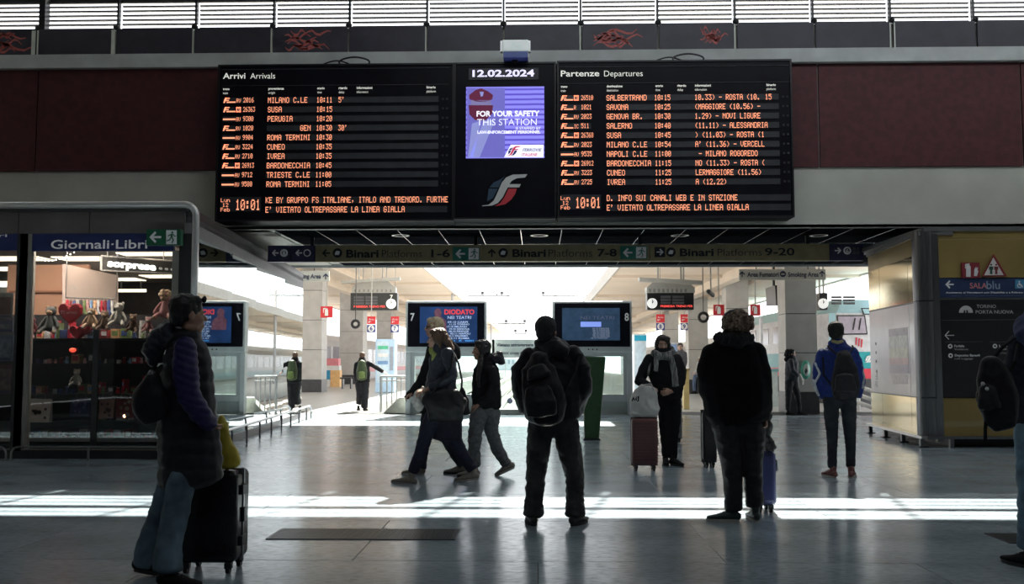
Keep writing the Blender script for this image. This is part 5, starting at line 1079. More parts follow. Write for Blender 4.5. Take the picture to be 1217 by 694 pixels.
# ================================================================ RIGHT KIOSK
C0 = G(1101, 532); C1 = G(1037, 514.5); YR = C0.y
RD = (C1-C0).normalized(); RN = Vector((-RD.y, RD.x, 0))
rk = thing('information_kiosk', 'kiosk clad in gold and black panels with a rounded steel corner at the right', 'kiosk', (C0.x+2.5, YR+1.6, 0))
gold = M('gold_panel', (.30, .215, .075), .35, .35, var=.15, scale=1.5, coat=.3); goldm = M('gold_mirror_panel', (.70, .60, .36), .10, .9, var=.05); LR = (C1-C0).length
def rs(s, off=0, z=0): q = C0+RD*s+RN*off; return Vector((q.x, q.y, z))
def rpanel(name, s0, s1, z0, z1, m_, th=.05, off=0.0, par=None):
    return MB().hexa([rs(s0, off, z0), rs(s0, off-th, z0), rs(s1, off-th, z0), rs(s1, off, z0), rs(s0, off, z1), rs(s0, off-th, z1), rs(s1, off-th, z1), rs(s1, off, z1)]).build(name, m_, par or rk)
def RFX(px): return P(px, 400, YR).x
zt_, z3, z2, z1_, z0_ = 3.36, 3.0, 2.262, .765, .16
cols_ = [.17, LR*.64, LR]
ins = Vector((0, 0, 0))
box('core', (C0.x+.45, YR+.2, .3), (15.5, YR+3.3, zt_-.02), blackm, rk)
rpanel('side_top_panel', .17, LR*.70, z3, zt_, gold); rpanel('side_top_panel', LR*.70, LR, z3, zt_, gold)
rpanel('side_upper_panel', .17, LR*.22, z2+.01, z3-.005, goldm); rpanel('side_upper_panel', LR*.225, LR*.76, z2+.01, z3-.005, goldm); rpanel('side_upper_panel', LR*.765, LR, z2+.01, z3-.005, goldm)
rpanel('side_seam', .17, LR, z2-.02, z2+.01, blackm); rpanel('side_seam', .17, LR, z1_-.02, z1_, blackm)
adm = M('faded_poster_pane', (.66, .62, .66), .18, var=.06, scale=2); adp = rpanel('side_poster_panel', .17, LR*.22, z1_, z2-.02, M('pale_pane', (.60, .61, .66), .15)); ad2 = rpanel('side_poster_panel', LR*.225, LR, z1_, z2-.02, adm)
rpanel('side_lower_panel', .17, LR*.22, z0_, z1_-.02, goldm); rpanel('side_lower_panel', LR*.225, LR*.76, z0_, z1_-.02, goldm); rpanel('side_lower_panel', LR*.765, LR, z0_, z1_-.02, goldm)
# faded picture on the poster pane
for (s0, s1, za_, zb2, c) in ((.25, .60, 1.75, 1.88, (.30, .26, .34)), (.25, .60, 1.55, 1.75, (.55, .56, .52)), (.25, .60, 1.38, 1.55, (.60, .58, .45)), (.25, .60, 1.27, 1.38, (.62, .36, .34)), (.25, .60, 1.12, 1.27, (.33, .26, .36)), (.28, .55, .95, 1.10, (.58, .52, .52))):
    rpanel('printed_area', LR*s0, LR*s1, za_, zb2, M('faded_print_%d' % int(za_*100), c, .3, var=.3, scale=9), .003, .004, ad2)
for z in (1.62, 1.46, 1.30, 1.12): rpanel('printed_mark', LR*.86, LR*.885, z, z+.05, blackm, .003, .004, ad2)
for k in range(5): rpanel('printed_letter', LR*.86, LR*.90, .86+k*.05, .89+k*.05, white, .003, .004, ad2)
# corner column
rc = .17
colpts = lambda z0, z1: [((C0.x+.10, YR+.14, z0), rc, rc), ((C0.x+.10, YR+.14, z1), rc, rc)]
for z0, z1 in ((z0_, z1_-.01), (z1_+.005, z2-.015), (z2, zt_)): MB().loft(colpts(z0, z1), 28, False).build('corner_column', steeld, rk, smooth=False)
xf = C0.x+.27
def rbx(name, x0, y0, x1, y1, m_, par=rk, d=.05, o=0.0, bevel=0): a, c = P(x0, y0, YR), P(x1, y1, YR); return box(name, (max(xf, a.x), YR+o, c.z), (c.x, YR+o+d, a.z), m_, par, bevel=bevel)
for x0, x1 in ((xf, RFX(1240)), (RFX(1240), 11), (11, 15.5)):
    f1 = box('front_gold_panel', (x0+.004, YR, P(1160, 330, YR).z), (x1-.004, YR+.05, zt_-.14), gold, rk, bevel=.003); box('front_top_panel', (x0+.004, YR, zt_-.135), (x1-.004, YR+.05, zt_-.02), gold, rk)
    box('front_lower_panel', (x0+.004, YR, z0_), (x1-.004, YR+.05, P(1160, 473, YR).z), gold, rk, bevel=.003)
box('top_trim', (C0.x+.05, YR-.03, zt_-.02), (15.5, YR+3.3, zt_+.05), M('kiosk_trim_grey', (.10, .10, .10), .4), rk)
MB().slab([rs(0, .03, zt_-.02), rs(LR, .03, zt_-.02), rs(LR, -.5, zt_-.02), rs(0, -.5, zt_-.02)], .06).build('side_top_trim', M('kiosk_trim_grey', (0, 0, 0)), rk)
bs = rbx('blue_sign', 1114, 331, 1300, 353.5, M('sala_blue', (.012, .028, .085), .45, var=.1), o=-.02)
rbx('steel_strip', 1114, 353.5, 1300, 355.5, steeld, o=-.015)
dr = rbx('black_directory', 1114, 356, 1300, 472, M('directory_black', (.009, .009, .010), .35, var=.15), o=-.02, bevel=.004)
rbx('steel_edge', 1112.5, 278, 1114, 524, steeld, o=-.02)
box('front_back_wall', (xf, YR+.05, .3), (15.5, YR+.2, zt_-.05), blackm, rk)
sr = YR/F_PX; lg = M('directory_grey_lettering', (.34, .34, .34), .5, emit=.03, ecol=(1, 1, 1)); lb = M('directory_white', (.5, .51, .52), .5, emit=.04, ecol=(1, 1, 1))
def rt(st, px, py, h, wd, m_, par, bo=.0, shear=0, o=-.02): p = P(px, py, YR+o); return text(st, (p.x, YR+o, p.z), h*sr, wd*sr, m_, par, bo, shear, th=.004)
Yd = YR-.024
arrow(bs, 1128.5, 338, 5.0, 'L', lb, Yd); rt('SALA', 1152.5, 342.6, 6.4, 20, M('sala_pink', (.48, .17, .18), .5), bs, .02); rt('blu', 1172.5, 343.4, 9.5, 15.5, M('sala_bluegrey', (.20, .27, .36), .5), bs, .01)
rt('Assistenza ai Viaggiatori con Disabilità e a Ridotta Mobilità', 1124, 348.6, 1.9, 105, lb, bs, .02); rt('Assistance for persons with disabilities and reduced mobility', 1131, 352.2, 1.6, 84, M('sala_dim', (.10, .13, .2), .5), bs, .0)
flat('accessibility_mark', [(1206.5, 332.5), (1218, 332.5), (1218, 343), (1206.5, 343)], M('access_cyan', (.04, .20, .34), .45), bs, Yd)
disc(bs, 1211.4, 334.6, .9, lb, Yd-.002); disc(bs, 1211.6, 339.4, 2.6, lb, Yd-.002, 1.9); flat('accessibility_mark', [(1210.8, 335.6), (1212, 335.6), (1212.3, 338), (1214.6, 338.3), (1216, 341.4), (1214.8, 341.6), (1213.7, 339.3), (1211, 339)], lb, bs, Yd-.002)
# directory contents
n = 14; o_ = [(1148+8.3*math.cos(math.pi*k/n), 371.6-8.4*math.sin(math.pi*k/n)) for k in range(n+1)]; i_ = [(1148+3.6*math.cos(math.pi*k/n), 371.6-3.4*math.sin(math.pi*k/n)) for k in range(n+1)]
flat('arch_logo', o_+i_[::-1], lg, dr, Yd); 
for x in (1144.2, 1147.3, 1150.5): flat('arch_logo', [(x, 366.2), (x+1, 366.2), (x+1, 371.6), (x, 371.6)], lg, dr, Yd-.001)
rt('TORINO', 1160.5, 366.0, 3.9, 22.5, lg, dr, .004); rt('PORTA NUOVA', 1159.5, 372.6, 3.9, 43.5, lg, dr, .004)
flat('divider_line', [(1116, 380.4), (1260, 379), (1260, 379.5), (1116, 380.9)], M('directory_line', (.12, .12, .12), .5), dr, Yd)
for l in ([(1123, 398.2), (1134, 398), (1134, 398.8), (1123, 399)], [(1122.6, 398.6), (1127.4, 393.3), (1128.2, 393.9), (1123.8, 398.6), (1128.2, 403), (1127.4, 403.6)]): flat('arrow_mark', l, lb, dr, Yd)
for x0, x1 in ((1123, 1168), (1176, 1222)): flat('divider_line', [(x0, 406.2), (x1, 405.8), (x1, 406.2), (x0, 406.6)], M('directory_line', (0, 0, 0)), dr, Yd)
for (x, y, a_, b_, w1, w2) in ((1129.3, 411.5, 'Farfalla', 'Vodafone', 11.5, 16), (1129.8, 422.6, 'Deposito Bagagli', 'Left Luggage', 29, 21), (1182.5, 411.3, 'Lagostina', 'Toilets', 24, 15)):
    disc(dr, x, y, 2.7, lb, Yd, 1.3); rt(a_, x+4.8, y+.9, 2.5, w1, lb, dr, .02); rt(b_, x+4.8, y+4.6, 2.3, w2, lg, dr, .0)
rt('Treni', 1187.5, 420.5, 2.3, 10, lg, dr)
# extinguisher sign and warning triangle
es = thing('extinguisher_sign', 'dark red extinguisher sign projecting over the blue sign of the right kiosk', 'sign', P(1153, 330, YR-.06)); a, c = P(1143, 312, YR-.05), P(1165, 330.3, YR-.05)
rdk = M('dull_red', (.20, .015, .025), .5, var=.1); box('sign_plate', (a.x, YR-.05, c.z), (c.x, YR-.02, a.z), rdk, es); box('bracket', (a.x+.05, YR-.02, c.z+.05), (c.x-.05, YR, a.z-.05), rdk, es)
ty_ = YR-.055
flat('extinguisher_mark', [(1148.3, 317), (1149.5, 314.6), (1152, 314.6), (1153.6, 317), (1153.6, 329), (1148.3, 329)], lb, es, ty_); flat('extinguisher_mark', [(1147, 313.8), (1152.5, 312.9), (1152.5, 314), (1148.5, 315.2), (1147.8, 319), (1147, 319)], lb, es, ty_)
flat('flame_mark', [(1158, 320), (1160.5, 316.5), (1160, 319), (1162.5, 317.6), (1161.5, 322), (1163, 321.5), (1161, 328), (1157.6, 328)], lb, es, ty_)
wt = thing('warning_triangle', 'white and red triangular sign with two standing figures on the right kiosk', 'sign', P(1181, 329, YR-.05))
MB().prism([P(1166.5, 329, YR-.02), P(1195.8, 328.6, YR-.02), P(1180.4, 302.6, YR-.02)], (0, -.03, 0)).build('sign_plate', rdk, wt)
flat('white_field', [(1169.6, 327.2), (1192.9, 326.9), (1180.5, 306)], M('triangle_white', (.62, .60, .58), .5), wt, ty_)
for cx, m_ in ((1178, M('figure_green', (.02, .06, .045), .5)), (1184, M('figure_maroon', (.16, .02, .03), .5))):
    disc(wt, cx, 314.6, 1.2, m_, ty_-.003); flat('figure', [(cx-2.6, 316.6), (cx+2.6, 316.6), (cx+2.3, 321), (cx+1.3, 320.6), (cx+1.5, 325.8), (cx-1.5, 325.8), (cx-1.3, 320.6), (cx-2.3, 321)], m_, wt, ty_-.003)
# base rail with feet
zr = .14
MB().hexa([rs(-.1, .10, zr), rs(-.1, .0, zr), rs(LR+.05, .0, zr), rs(LR+.05, .10, zr), rs(-.1, .10, zr+.04), rs(-.1, .0, zr+.04), rs(LR+.05, .0, zr+.04), rs(LR+.05, .10, zr+.04)]).build('base_rail', steel, rk)
box('base_rail', (C0.x-.0, YR-.12, zr), (15.5, YR-.04, zr+.04), steeld, rk)
for s in (0.05, LR*.33, LR*.66, LR-.05): q = rs(s, .05); box('foot', (q.x-.03, q.y-.03, 0), (q.x+.03, q.y+.03, zr), steeld, rk); box('foot_plate', (q.x-.07, q.y-.07, 0), (q.x+.07, q.y+.07, .015), blackm, rk)
for k in range(7): q = Vector((C0.x+.35+k*1.3, YR-.08, 0)); box('foot', (q.x-.03, q.y-.03, 0), (q.x+.03, q.y+.03, zr), steeld, rk)
box('recessed_base', (C0.x+.5, YR+.25, 0), (15.5, YR+3.2, .3), blackm, rk)
# ================================================================ FLOOR GRATES
def grate(label, corners, n):
    c0, c1, c2, c3 = [G(*q) for q in corners]  # near left, near right, far right, far left
    x0, x1, y0, y1 = c3.x, c1.x, (c0.y+c1.y)/2, (c2.y+c3.y)/2
    t = thing('floor_grate', label, 'grate', ((x0+x1)/2, (y0+y1)/2, 0)); gm = M('grate_cast_iron', (.05, .053, .056), .35, .6)
    box('tray', (x0, y0, .0), (x1, y1, .002), M('grate_dark_tray', (.012, .012, .013), .8), t); fr = MB(); f = .02
    fr.box((x0, y0, 0), (x1, y0+f, .006)).box((x0, y1-f, 0), (x1, y1, .006)).box((x0, y0+f, 0), (x0+f, y1-f, .006)).box((x1-f, y0+f, 0), (x1, y1-f, .006)); fr.build('frame', gm, t)
    me = MB().box((-.009, 0, 0), (.009, y1-y0-2*f, .006)).mesh('bar', gm)
    for k in range(n):
        o = bpy.data.objects.new('bar', me); COL.objects.link(o); o.parent = t; o.location = (x0+f+(x1-x0-2*f)*(k+.5)/n-(x0+x1)/2, y0+f-(y0+y1)/2, 0)
grate('long dark slotted floor grate left of the man with the backpack', [(318, 641.5), (541, 641.5), (549, 629), (334, 629)], 62); grate('short dark floor grate at the right edge', [(1190, 646), (1240, 646), (1235, 634.5), (1170, 634.5)], 18)
# ================================================================ PEOPLE AND LUGGAGE
QUEUE = []
class Fig:
    """a figure standing at depth Y; chains are given along the limb with half widths in image pixels at that depth"""
    def __init__(s, name, label, cat, Y, foot, group=None):
        s.Y = Y; s.s = Y/F_PX; g = P(foot, 431, Y); s.t = thing(name, label, cat, (g.x, Y, 0), group)
    def J(s, px, py, dy=0.0):
        return P(px, py, s.Y+dy)
    def mb(s, chains, balls=(), n=14, capk=.35):
        m = MB()
        for c in chains:
            pts = [(s.J(q[0], q[1], q[2]), q[3]*s.s, q[3]*s.s*(q[4] if len(q) > 4 else 1.0)) for q in c]
            m.loft(pts, n, capk=capk)
        for b in balls: m.ball(s.J(b[0], b[1], b[2]), (b[3]*s.s, b[4]*s.s, b[5]*s.s), 14, 10)
        return m
    def part(s, name, chains, m, voxel=.012, sm=6, wr=None, balls=(), parent=None, extra=None, n=14, capk=.35):
        mb = s.mb(chains, balls, n, capk)
        if extra: 
            for e in extra: mb.add(e.v, e.f)
        return soft(name, mb, m, parent or s.t, voxel, sm, wr)
def soft(name, mb, m, parent, voxel=.012, sm=6, wr=None):
    o = mb.build(name, m, parent, smooth=True)
    r = o.modifiers.new('r', 'REMESH'); r.mode = 'VOXEL'; r.voxel_size = voxel; r.use_smooth_shade = True
    if sm: q = o.modifiers.new('s', 'SMOOTH'); q.factor = .5; q.iterations = sm
    QUEUE.append((o, wr)); return o
def finish_soft():
    bpy.context.view_layer.update(); dg = bpy.context.evaluated_depsgraph_get()
    out = [(o, wr, bpy.data.meshes.new_from_object(o.evaluated_get(dg))) for o, wr in QUEUE]
    for o, wr, me in out:
        o.modifiers.clear(); old = o.data; nm = old.name; o.data = me; bpy.data.meshes.remove(old); me.name = nm
        if wr:
            amp, fr, zst = wr[0], wr[1], wr[2]; puff = wr[3] if len(wr) > 3 else None
            cos = [Vector(v.co) for v in me.vertices]; nos = [Vector(v.normal) for v in me.vertices]; flatc = []
            for c, n_ in zip(cos, nos):
                d = 0.0
                if amp: 
                    q = Vector((c.x*fr, c.y*fr, c.z*fr*zst)); a = noise.noise(q); d += amp*(1-2*abs(a)*1.6)+amp*.5*noise.noise(q*2.3)
                if puff:
                    ph, pa, ax = puff; u = (c.z+(ax*c.x))/ph+.25*noise.noise(c*5); d += pa*(abs(math.sin(math.pi*u))-.6)
                c = c+n_*d; flatc += [c.x, c.y, c.z]
            me.vertices.foreach_set('co', flatc)
        me.polygons.foreach_set('use_smooth', [True]*len(me.polygons)); me.update()
    QUEUE.clear()
class Frame:
    def __init__(s, o, f, u=(0, 0, 1)):
        s.o = Vector(o); s.f = Vector(f).normalized(); u = Vector(u); s.r = s.f.cross(u).normalized(); s.u = s.r.cross(s.f).normalized()
    def __call__(s, r, f, u): return s.o+s.r*r+s.f*f+s.u*u
def xball(mb, fr, c, rad, n=14, m=10):
    k = len(mb.v); mb.ball((0, 0, 0), (1, 1, 1), n, m)
    for i in range(k, len(mb.v)):
        v = mb.v[i]; mb.v[i] = tuple(fr(c[0]+v[0]*rad[0], c[1]+v[1]*rad[1], c[2]+v[2]*rad[2]))
    return mb
def head_mb(fr, h):
    m = MB(); B = lambda c, r: xball(m, fr, [q*h for q in c], [q*h for q in r])
    B((0, -.05, .62), (.335, .415, .375)); B((0, .08, .38), (.275, .31, .33)); B((0, .25, .09), (.13, .12, .10)); B((0, .30, .56), (.23, .09, .06))
    for s in (-1, 1): B((s*.14, .24, .37), (.11, .12, .11)); B((s*.33, -.03, .46), (.045, .085, .13)); B((s*.19, .02, .15), (.09, .20, .09))
    m.loft([(fr(0, .36*h, .53*h), .035*h, .035*h), (fr(0, .44*h, .42*h), .045*h, .05*h), (fr(0, .455*h, .37*h), .065*h, .055*h)], 10)
    B((0, .355, .235), (.11, .055, .05)); B((0, .33, .17), (.12, .07, .06))
    return m
def face_parts(fr, h, par, skin, lipc=(.30, .10, .09), brow=(.04, .03, .02)):
    for s in (-1, 1):
        m = MB(); xball(m, fr, (s*.125*h, .345*h, .49*h), (.052*h, .035*h, .032*h), 10, 8); e = m.build('eye', M('eye_white', (.6, .58, .55), .25), par, smooth=True)
        m = MB(); xball(m, fr, (s*.125*h, .372*h, .49*h), (.022*h, .014*h, .024*h), 8, 6); m.build('iris', M('eye_iris', (.04, .025, .02), .2), e)
        m = MB(); m.loft([(fr(s*.06*h, .385*h, .56*h), .012*h, .014*h), (fr(s*.13*h, .375*h, .58*h), .014*h, .014*h), (fr(s*.20*h, .33*h, .56*h), .010*h, .012*h)], 8); m.build('eyebrow', M('brow_%.2f' % brow[0], brow, .8), par)
    m = MB(); xball(m, fr, (0, .40*h, .232*h), (.09*h, .028*h, .016*h), 10, 6); xball(m, fr, (0, .395*h, .205*h), (.08*h, .03*h, .018*h), 10, 6); m.build('lips', M('lips_%.2f' % lipc[0], lipc, .4), par, smooth=True)
def hand_mb(wrist, d, pn, k=1.0, side=1, curl=.35, mb=None):
    """palm, four unequal bent fingers and a thumb leaving the side of the palm"""
    m = mb or MB(); d = Vector(d).normalized(); pn = Vector(pn); pn = (pn-d*pn.dot(d)).normalized(); s = d.cross(pn).normalized()*side; W = Vector(wrist)
    m.loft([(W-d*.02*k, .024*k, .020*k), (W+d*.02*k, .030*k, .017*k), (W+d*.06*k, .041*k, .015*k), (W+d*.088*k, .041*k, .012*k)], 12, hint=pn)
    for off, L in ((.033, .066), (.0115, .076), (-.0105, .071), (-.032, .055)):
        p = W+s*off*k+d*.088*k; a = 0; pts = [(p-d*.01*k, .0088*k, .0088*k)]
        for q, r in ((.42, .0085), (.32, .0078), (.26, .0068)):
            a += curl*1.1; v = d*math.cos(a)+pn*math.sin(a)+s*off*.8; p = p+v.normalized()*L*q*k; pts.append((p, r*k, r*k))
        m.loft(pts, 8)
    b = W+s*.026*k+d*.022*k; v1 = (d*.72+s*.62+pn*.3).normalized(); v2 = (d*.9+s*.2+pn*.45).normalized()
    m.loft([(b, .013*k, .012*k), (b+v1*.035*k, .0105*k, .010*k), (b+v1*.035*k+v2*.028*k, .0092*k, .009*k), (b+v1*.035*k+v2*.052*k, .0075*k, .0075*k)], 8)
    return m
def body(fig, chains, heads, hands, skin, voxel=.0075):
    ex = heads+hands
    return fig.part('body', chains, skin, voxel, 3, None, extra=ex)
def shrink(ch, k=.62): return [(q[0], q[1], q[2], q[3]*k)+((min(1, q[4]*1.0),) if len(q) > 4 else ()) for q in ch]
def shoe(fig, ax, ay, dy, ang, L, m, sole, parent=None, pitch=0.0, h=.075, name='shoe'):
    """shoe under the ankle pixel; ang: heading in the ground plane (0 = to the right, 90 = away)"""
    a = fig.J(ax, ay, dy); a.z = max(0.0, a.z) if ay is not None else 0
    f = Vector((math.cos(math.radians(ang)), math.sin(math.radians(ang)), 0)); u = Vector((0, 0, 1)); r = f.cross(u)
    cp, sp_ = math.cos(math.radians(pitch)), math.sin(math.radians(pitch))
    base = Vector((a.x, a.y, 0)); heel = base-f*L*.27; toe_p = heel+f*L
    def T(x, y, z):      # x along the shoe from the heel, y side, z up; pitched about the toe
        dx = x-L*.85
        return toe_p-f*L*.15+f*(dx*cp+ -z*sp_*-1*0)+f*(z*sp_)+r*y+u*(z*cp-dx*sp_)
    so = MB(); n = 16
    outl = []
    for k in range(n):
        t_ = 2*math.pi*k/n; cx = math.cos(t_); x = L*.5+L*.5*cx; w = .036+.010*math.sin(math.pi*min(1, x/L))+(.004 if x > L*.55 else 0)
        outl.append((x, math.sin(t_)*w))
    v0 = [T(x, y, 0) for x, y in outl]; v1 = [T(x, y*1.03, .022) for x, y in outl]
    so.add(v0+v1, [tuple(range(n-1, -1, -1)), tuple(range(n, 2*n))]+[(i, (i+1) % n, (i+1) % n+n, i+n) for i in range(n)])
    up = MB()
    for k, (x, hw, z, hh) in enumerate(((L*.06, .030, .045, .038), (L*.25, .037, .060, .052), (L*.45, .040, .050, .040), (L*.70, .044, .036, .024), (L*.92, .034, .030, .016))): pass
    pts = [(T(L*.05, 0, .045), .030, .034), (T(L*.22, 0, .056), .037, .045), (T(L*.42, 0, .048), .040, .037), (T(L*.68, 0, .036), .043, .023), (T(L*.93, 0, .030), .030, .014)]
    # section frames: width along r, depth vertical
    up.loft([(p, w, d) for p, w, d in pts], 12, hint=(0, 0, 1))
    up.loft([(T(L*.20, 0, .05), .036, .036), (T(L*.18, 0, h+.03), .038, .040)], 12)
    t = fig.t if parent is None else parent
    uo = up.build(name, m, t, smooth=True); so.build('sole', sole, uo)
    la = MB()
    for k in range(3): p = T(L*(.40+.09*k), 0, .090-.013*k); la.loft([(p-r*.022, .004, .004), (p+r*.022, .004, .004)], 6, False)
    la.build('laces', M('laces_dark', (.05, .05, .05), .7), uo)['kind'] = 'stuff'
    return uo
def cloth(name, c, rough=.8, var=.25, scale=30, **k):
    k.setdefault('spec', .22)
    return M(name, c, rough, var=var, scale=scale, bump=.25, bscale=220, **k)
skinL = M('skin_light', (.46, .27, .20), .5, var=.06, scale=20); skinM = M('skin_mid', (.34, .19, .13), .5, var=.06, scale=20); skinD = M('skin_deep', (.055, .030, .022), .45, var=.06, scale=20)
blk = cloth('black_fabric', (.010, .010, .012)); blk2 = cloth('black_puffer', (.014, .015, .020), .42, sheen=.1); blk3 = cloth('black_wool_coat', (.006, .006, .007), .95)
jean = cloth('blue_jeans', (.10, .15, .19), .8, var=.5, scale=7); jdk = cloth('dark_jeans', (.030, .034, .042), .75, var=.4, scale=8); jgr = cloth('charcoal_jeans', (.045, .045, .046), .7, var=.45, scale=9)
solew = M('sole_pale', (.42, .40, .37), .6); soleb = M('sole_dark', (.02, .02, .02), .6)
def hair(name, fr, h, m, par, style='short', voxel=.010, wr=(.006, 18, .5)):
    mb = MB(); B = lambda c, r: xball(mb, fr, [q*h for q in c], [q*h for q in r])
    B((0, -.10, .66), (.385, .435, .40))
    if style in ('short', 'long', 'bob'): B((0, .12, .88), (.30, .22, .13)); B((0, -.30, .42), (.30, .20, .26))
    if style == 'bob':
        for s in (-1, 1): B((s*.34, -.05, .50), (.10, .26, .26))
    if style == 'long':
        for s in (-1, 1): B((s*.35, -.05, .50), (.09, .26, .26)); mb.loft([(fr(s*.30*h, -.10*h, .55*h), .12*h, .16*h), (fr(s*.30*h, -.18*h, .1*h), .11*h, .16*h), (fr(s*.26*h, -.22*h, -.30*h), .08*h, .12*h)], 10)
        mb.loft([(fr(0, -.32*h, .6*h), .32*h, .14*h), (fr(0, -.38*h, .1*h), .30*h, .13*h), (fr(0, -.42*h, -.35*h), .22*h, .09*h)], 12)
    if style == 'frizz':
        r2 = random.Random(3)
        for i in range(230):
            a = r2.random()*6.283; e = -.35+r2.random()*1.8; ce = math.cos(e); q = Vector((math.cos(a)*ce*(.50+.07*r2.random()), math.sin(a)*ce*.52-.10, .60+math.sin(e)*(.42+.08*r2.random())))
            if q.y > .30 and q.z < .72: continue
            B(q*1.0, (.045+.05*r2.random(),)*3)
        B((0, -.12, .55), (.46, .46, .45))
    return soft(name, mb, m, par, voxel, 3, wr)
# ---------------------------------------------------------------- 1 woman with sunglasses and suitcase
W1 = Fig('person', 'woman in long black quilted vest with violet-blue sleeves, standing at the left', 'person', 5.8, 210)
fr = Frame(W1.J(236, 395.5, -.02)-Vector((.062, 0, .004)), (.80, .60, .0)); h1 = .228
legF = [(216, 570, -.08, 16, 1), (209, 608, -.10, 15.5, .95), (201, 645, -.12, 14.5, .95), (199, 676, -.14, 17, .95)]
legB = [(204, 570, .10, 15, 1), (187, 616, .12, 12, 1), (176, 645, .14, 12.5, 1), (170, 670, .16, 13.5, 1)]
torso = [(222, 404, 0, 19, .9), (223, 420, 0, 27, .85), (222, 450, 0, 32, .75), (222, 500, 0, 36, .72), (226, 540, 0, 38.5, .72), (228, 566, 0, 37, .75)]
armN = [(220, 413, -.17, 13), (220, 440, -.20, 15), (225, 472, -.21, 13.5), (239, 492, -.19, 12), (250, 505, -.10, 9.5)]
body(W1, [shrink(torso), shrink(legF), shrink(legB), shrink(armN), [(222, 410, 0, 12), (226, 398, 0, 10.5), (224, 385, 0, 10)]], [head_mb(fr, h1)], [hand_mb(W1.J(246, 503, -.08), (.2, .9, -.5), (0, 0, 1), .9)], skinM)
face_parts(fr, h1, W1.t, skinM)
hair('hair', fr, h1, M('hair_black', (.008, .007, .008), .45, var=.3, scale=40, stretch=(1, 1, .2)), W1.t, 'short', wr=(.005, 30, .6))
W1.part('trousers', [legF, legB], jean, .009, 3, (.005, 12, .8))
W1.part('vest', [torso, [(212, 404, .05, 14, 1), (223, 398, .02, 15, 1.0), (231, 404, 0, 10, 1)], [(225, 560, 0, 38, .75), (226, 571, 0, 39, .75)]], blk2, .011, 5, (.003, 9, 1, (.085, .008, 0)))
W1.part('quilted_hood', [[(199, 388, .05, 8), (190, 402, .03, 13, 1.3), (182, 418, .0, 13, 1.3), (186, 432, .0, 9, 1.2)], [(201, 392, .0, 10, 1.4), (206, 410, .0, 14, 1.4)]], cloth('blue_black_quilt', (.020, .026, .038), .35), .010, 5, (.002, 12, 1, (.05, .008, .5)))
W1.part('sleeve', [armN], cloth('violet_blue_sleeve', (.022, .019, .085), .45), .010, 4, (.002, 10, 1, (.042, .006, .35)))
g = MB()
for sx in (-1, 1): xball(g, fr, (sx*.062, .235*h1*.4+.05, .90*h1), (.030, .012, .022), 10, 8); g.loft([(fr(sx*.075, .06, .90*h1), .003, .004), (fr(sx*.083, -.03, .80*h1), .003, .004)], 6, False)
g.loft([(fr(-.04, .075, .9*h1), .003, .004), (fr(.04, .075, .9*h1), .003, .004)], 6, False); g.build('sunglasses', M('sunglass_black', (.012, .012, .014), .08), W1.t, smooth=True)
shoe(W1, 203, 690, -.14, -8, .27, blk, soleb); shoe(W1, 172, 678, .16, 8, .26, blk, soleb, pitch=8)
bg_ = Fig('shoulder_bag', 'round black shoulder bag on the back of the woman in the quilted vest', 'bag', 5.62, 178)
bg_.part('bag_body', [[(181, 450, 0, 10, 1), (178, 468, 0, 21, .55), (178, 486, 0, 22, .5), (184, 500, 0, 14, .5)]], cloth('black_leather', (.012, .013, .014), .45), .010, 6, (.004, 9, 1))
MB().tube([bg_.J(181, 446, 0), bg_.J(186, 430, -.02), bg_.J(196, 412, -.04), bg_.J(208, 401, -.02)], .012, 8).build('strap', blk, bg_.t); xb_ = MB(); xb_.ball(bg_.J(180, 444, -.02), .022, 10, 8); xb_.build('buckle', steeld, bg_.t)
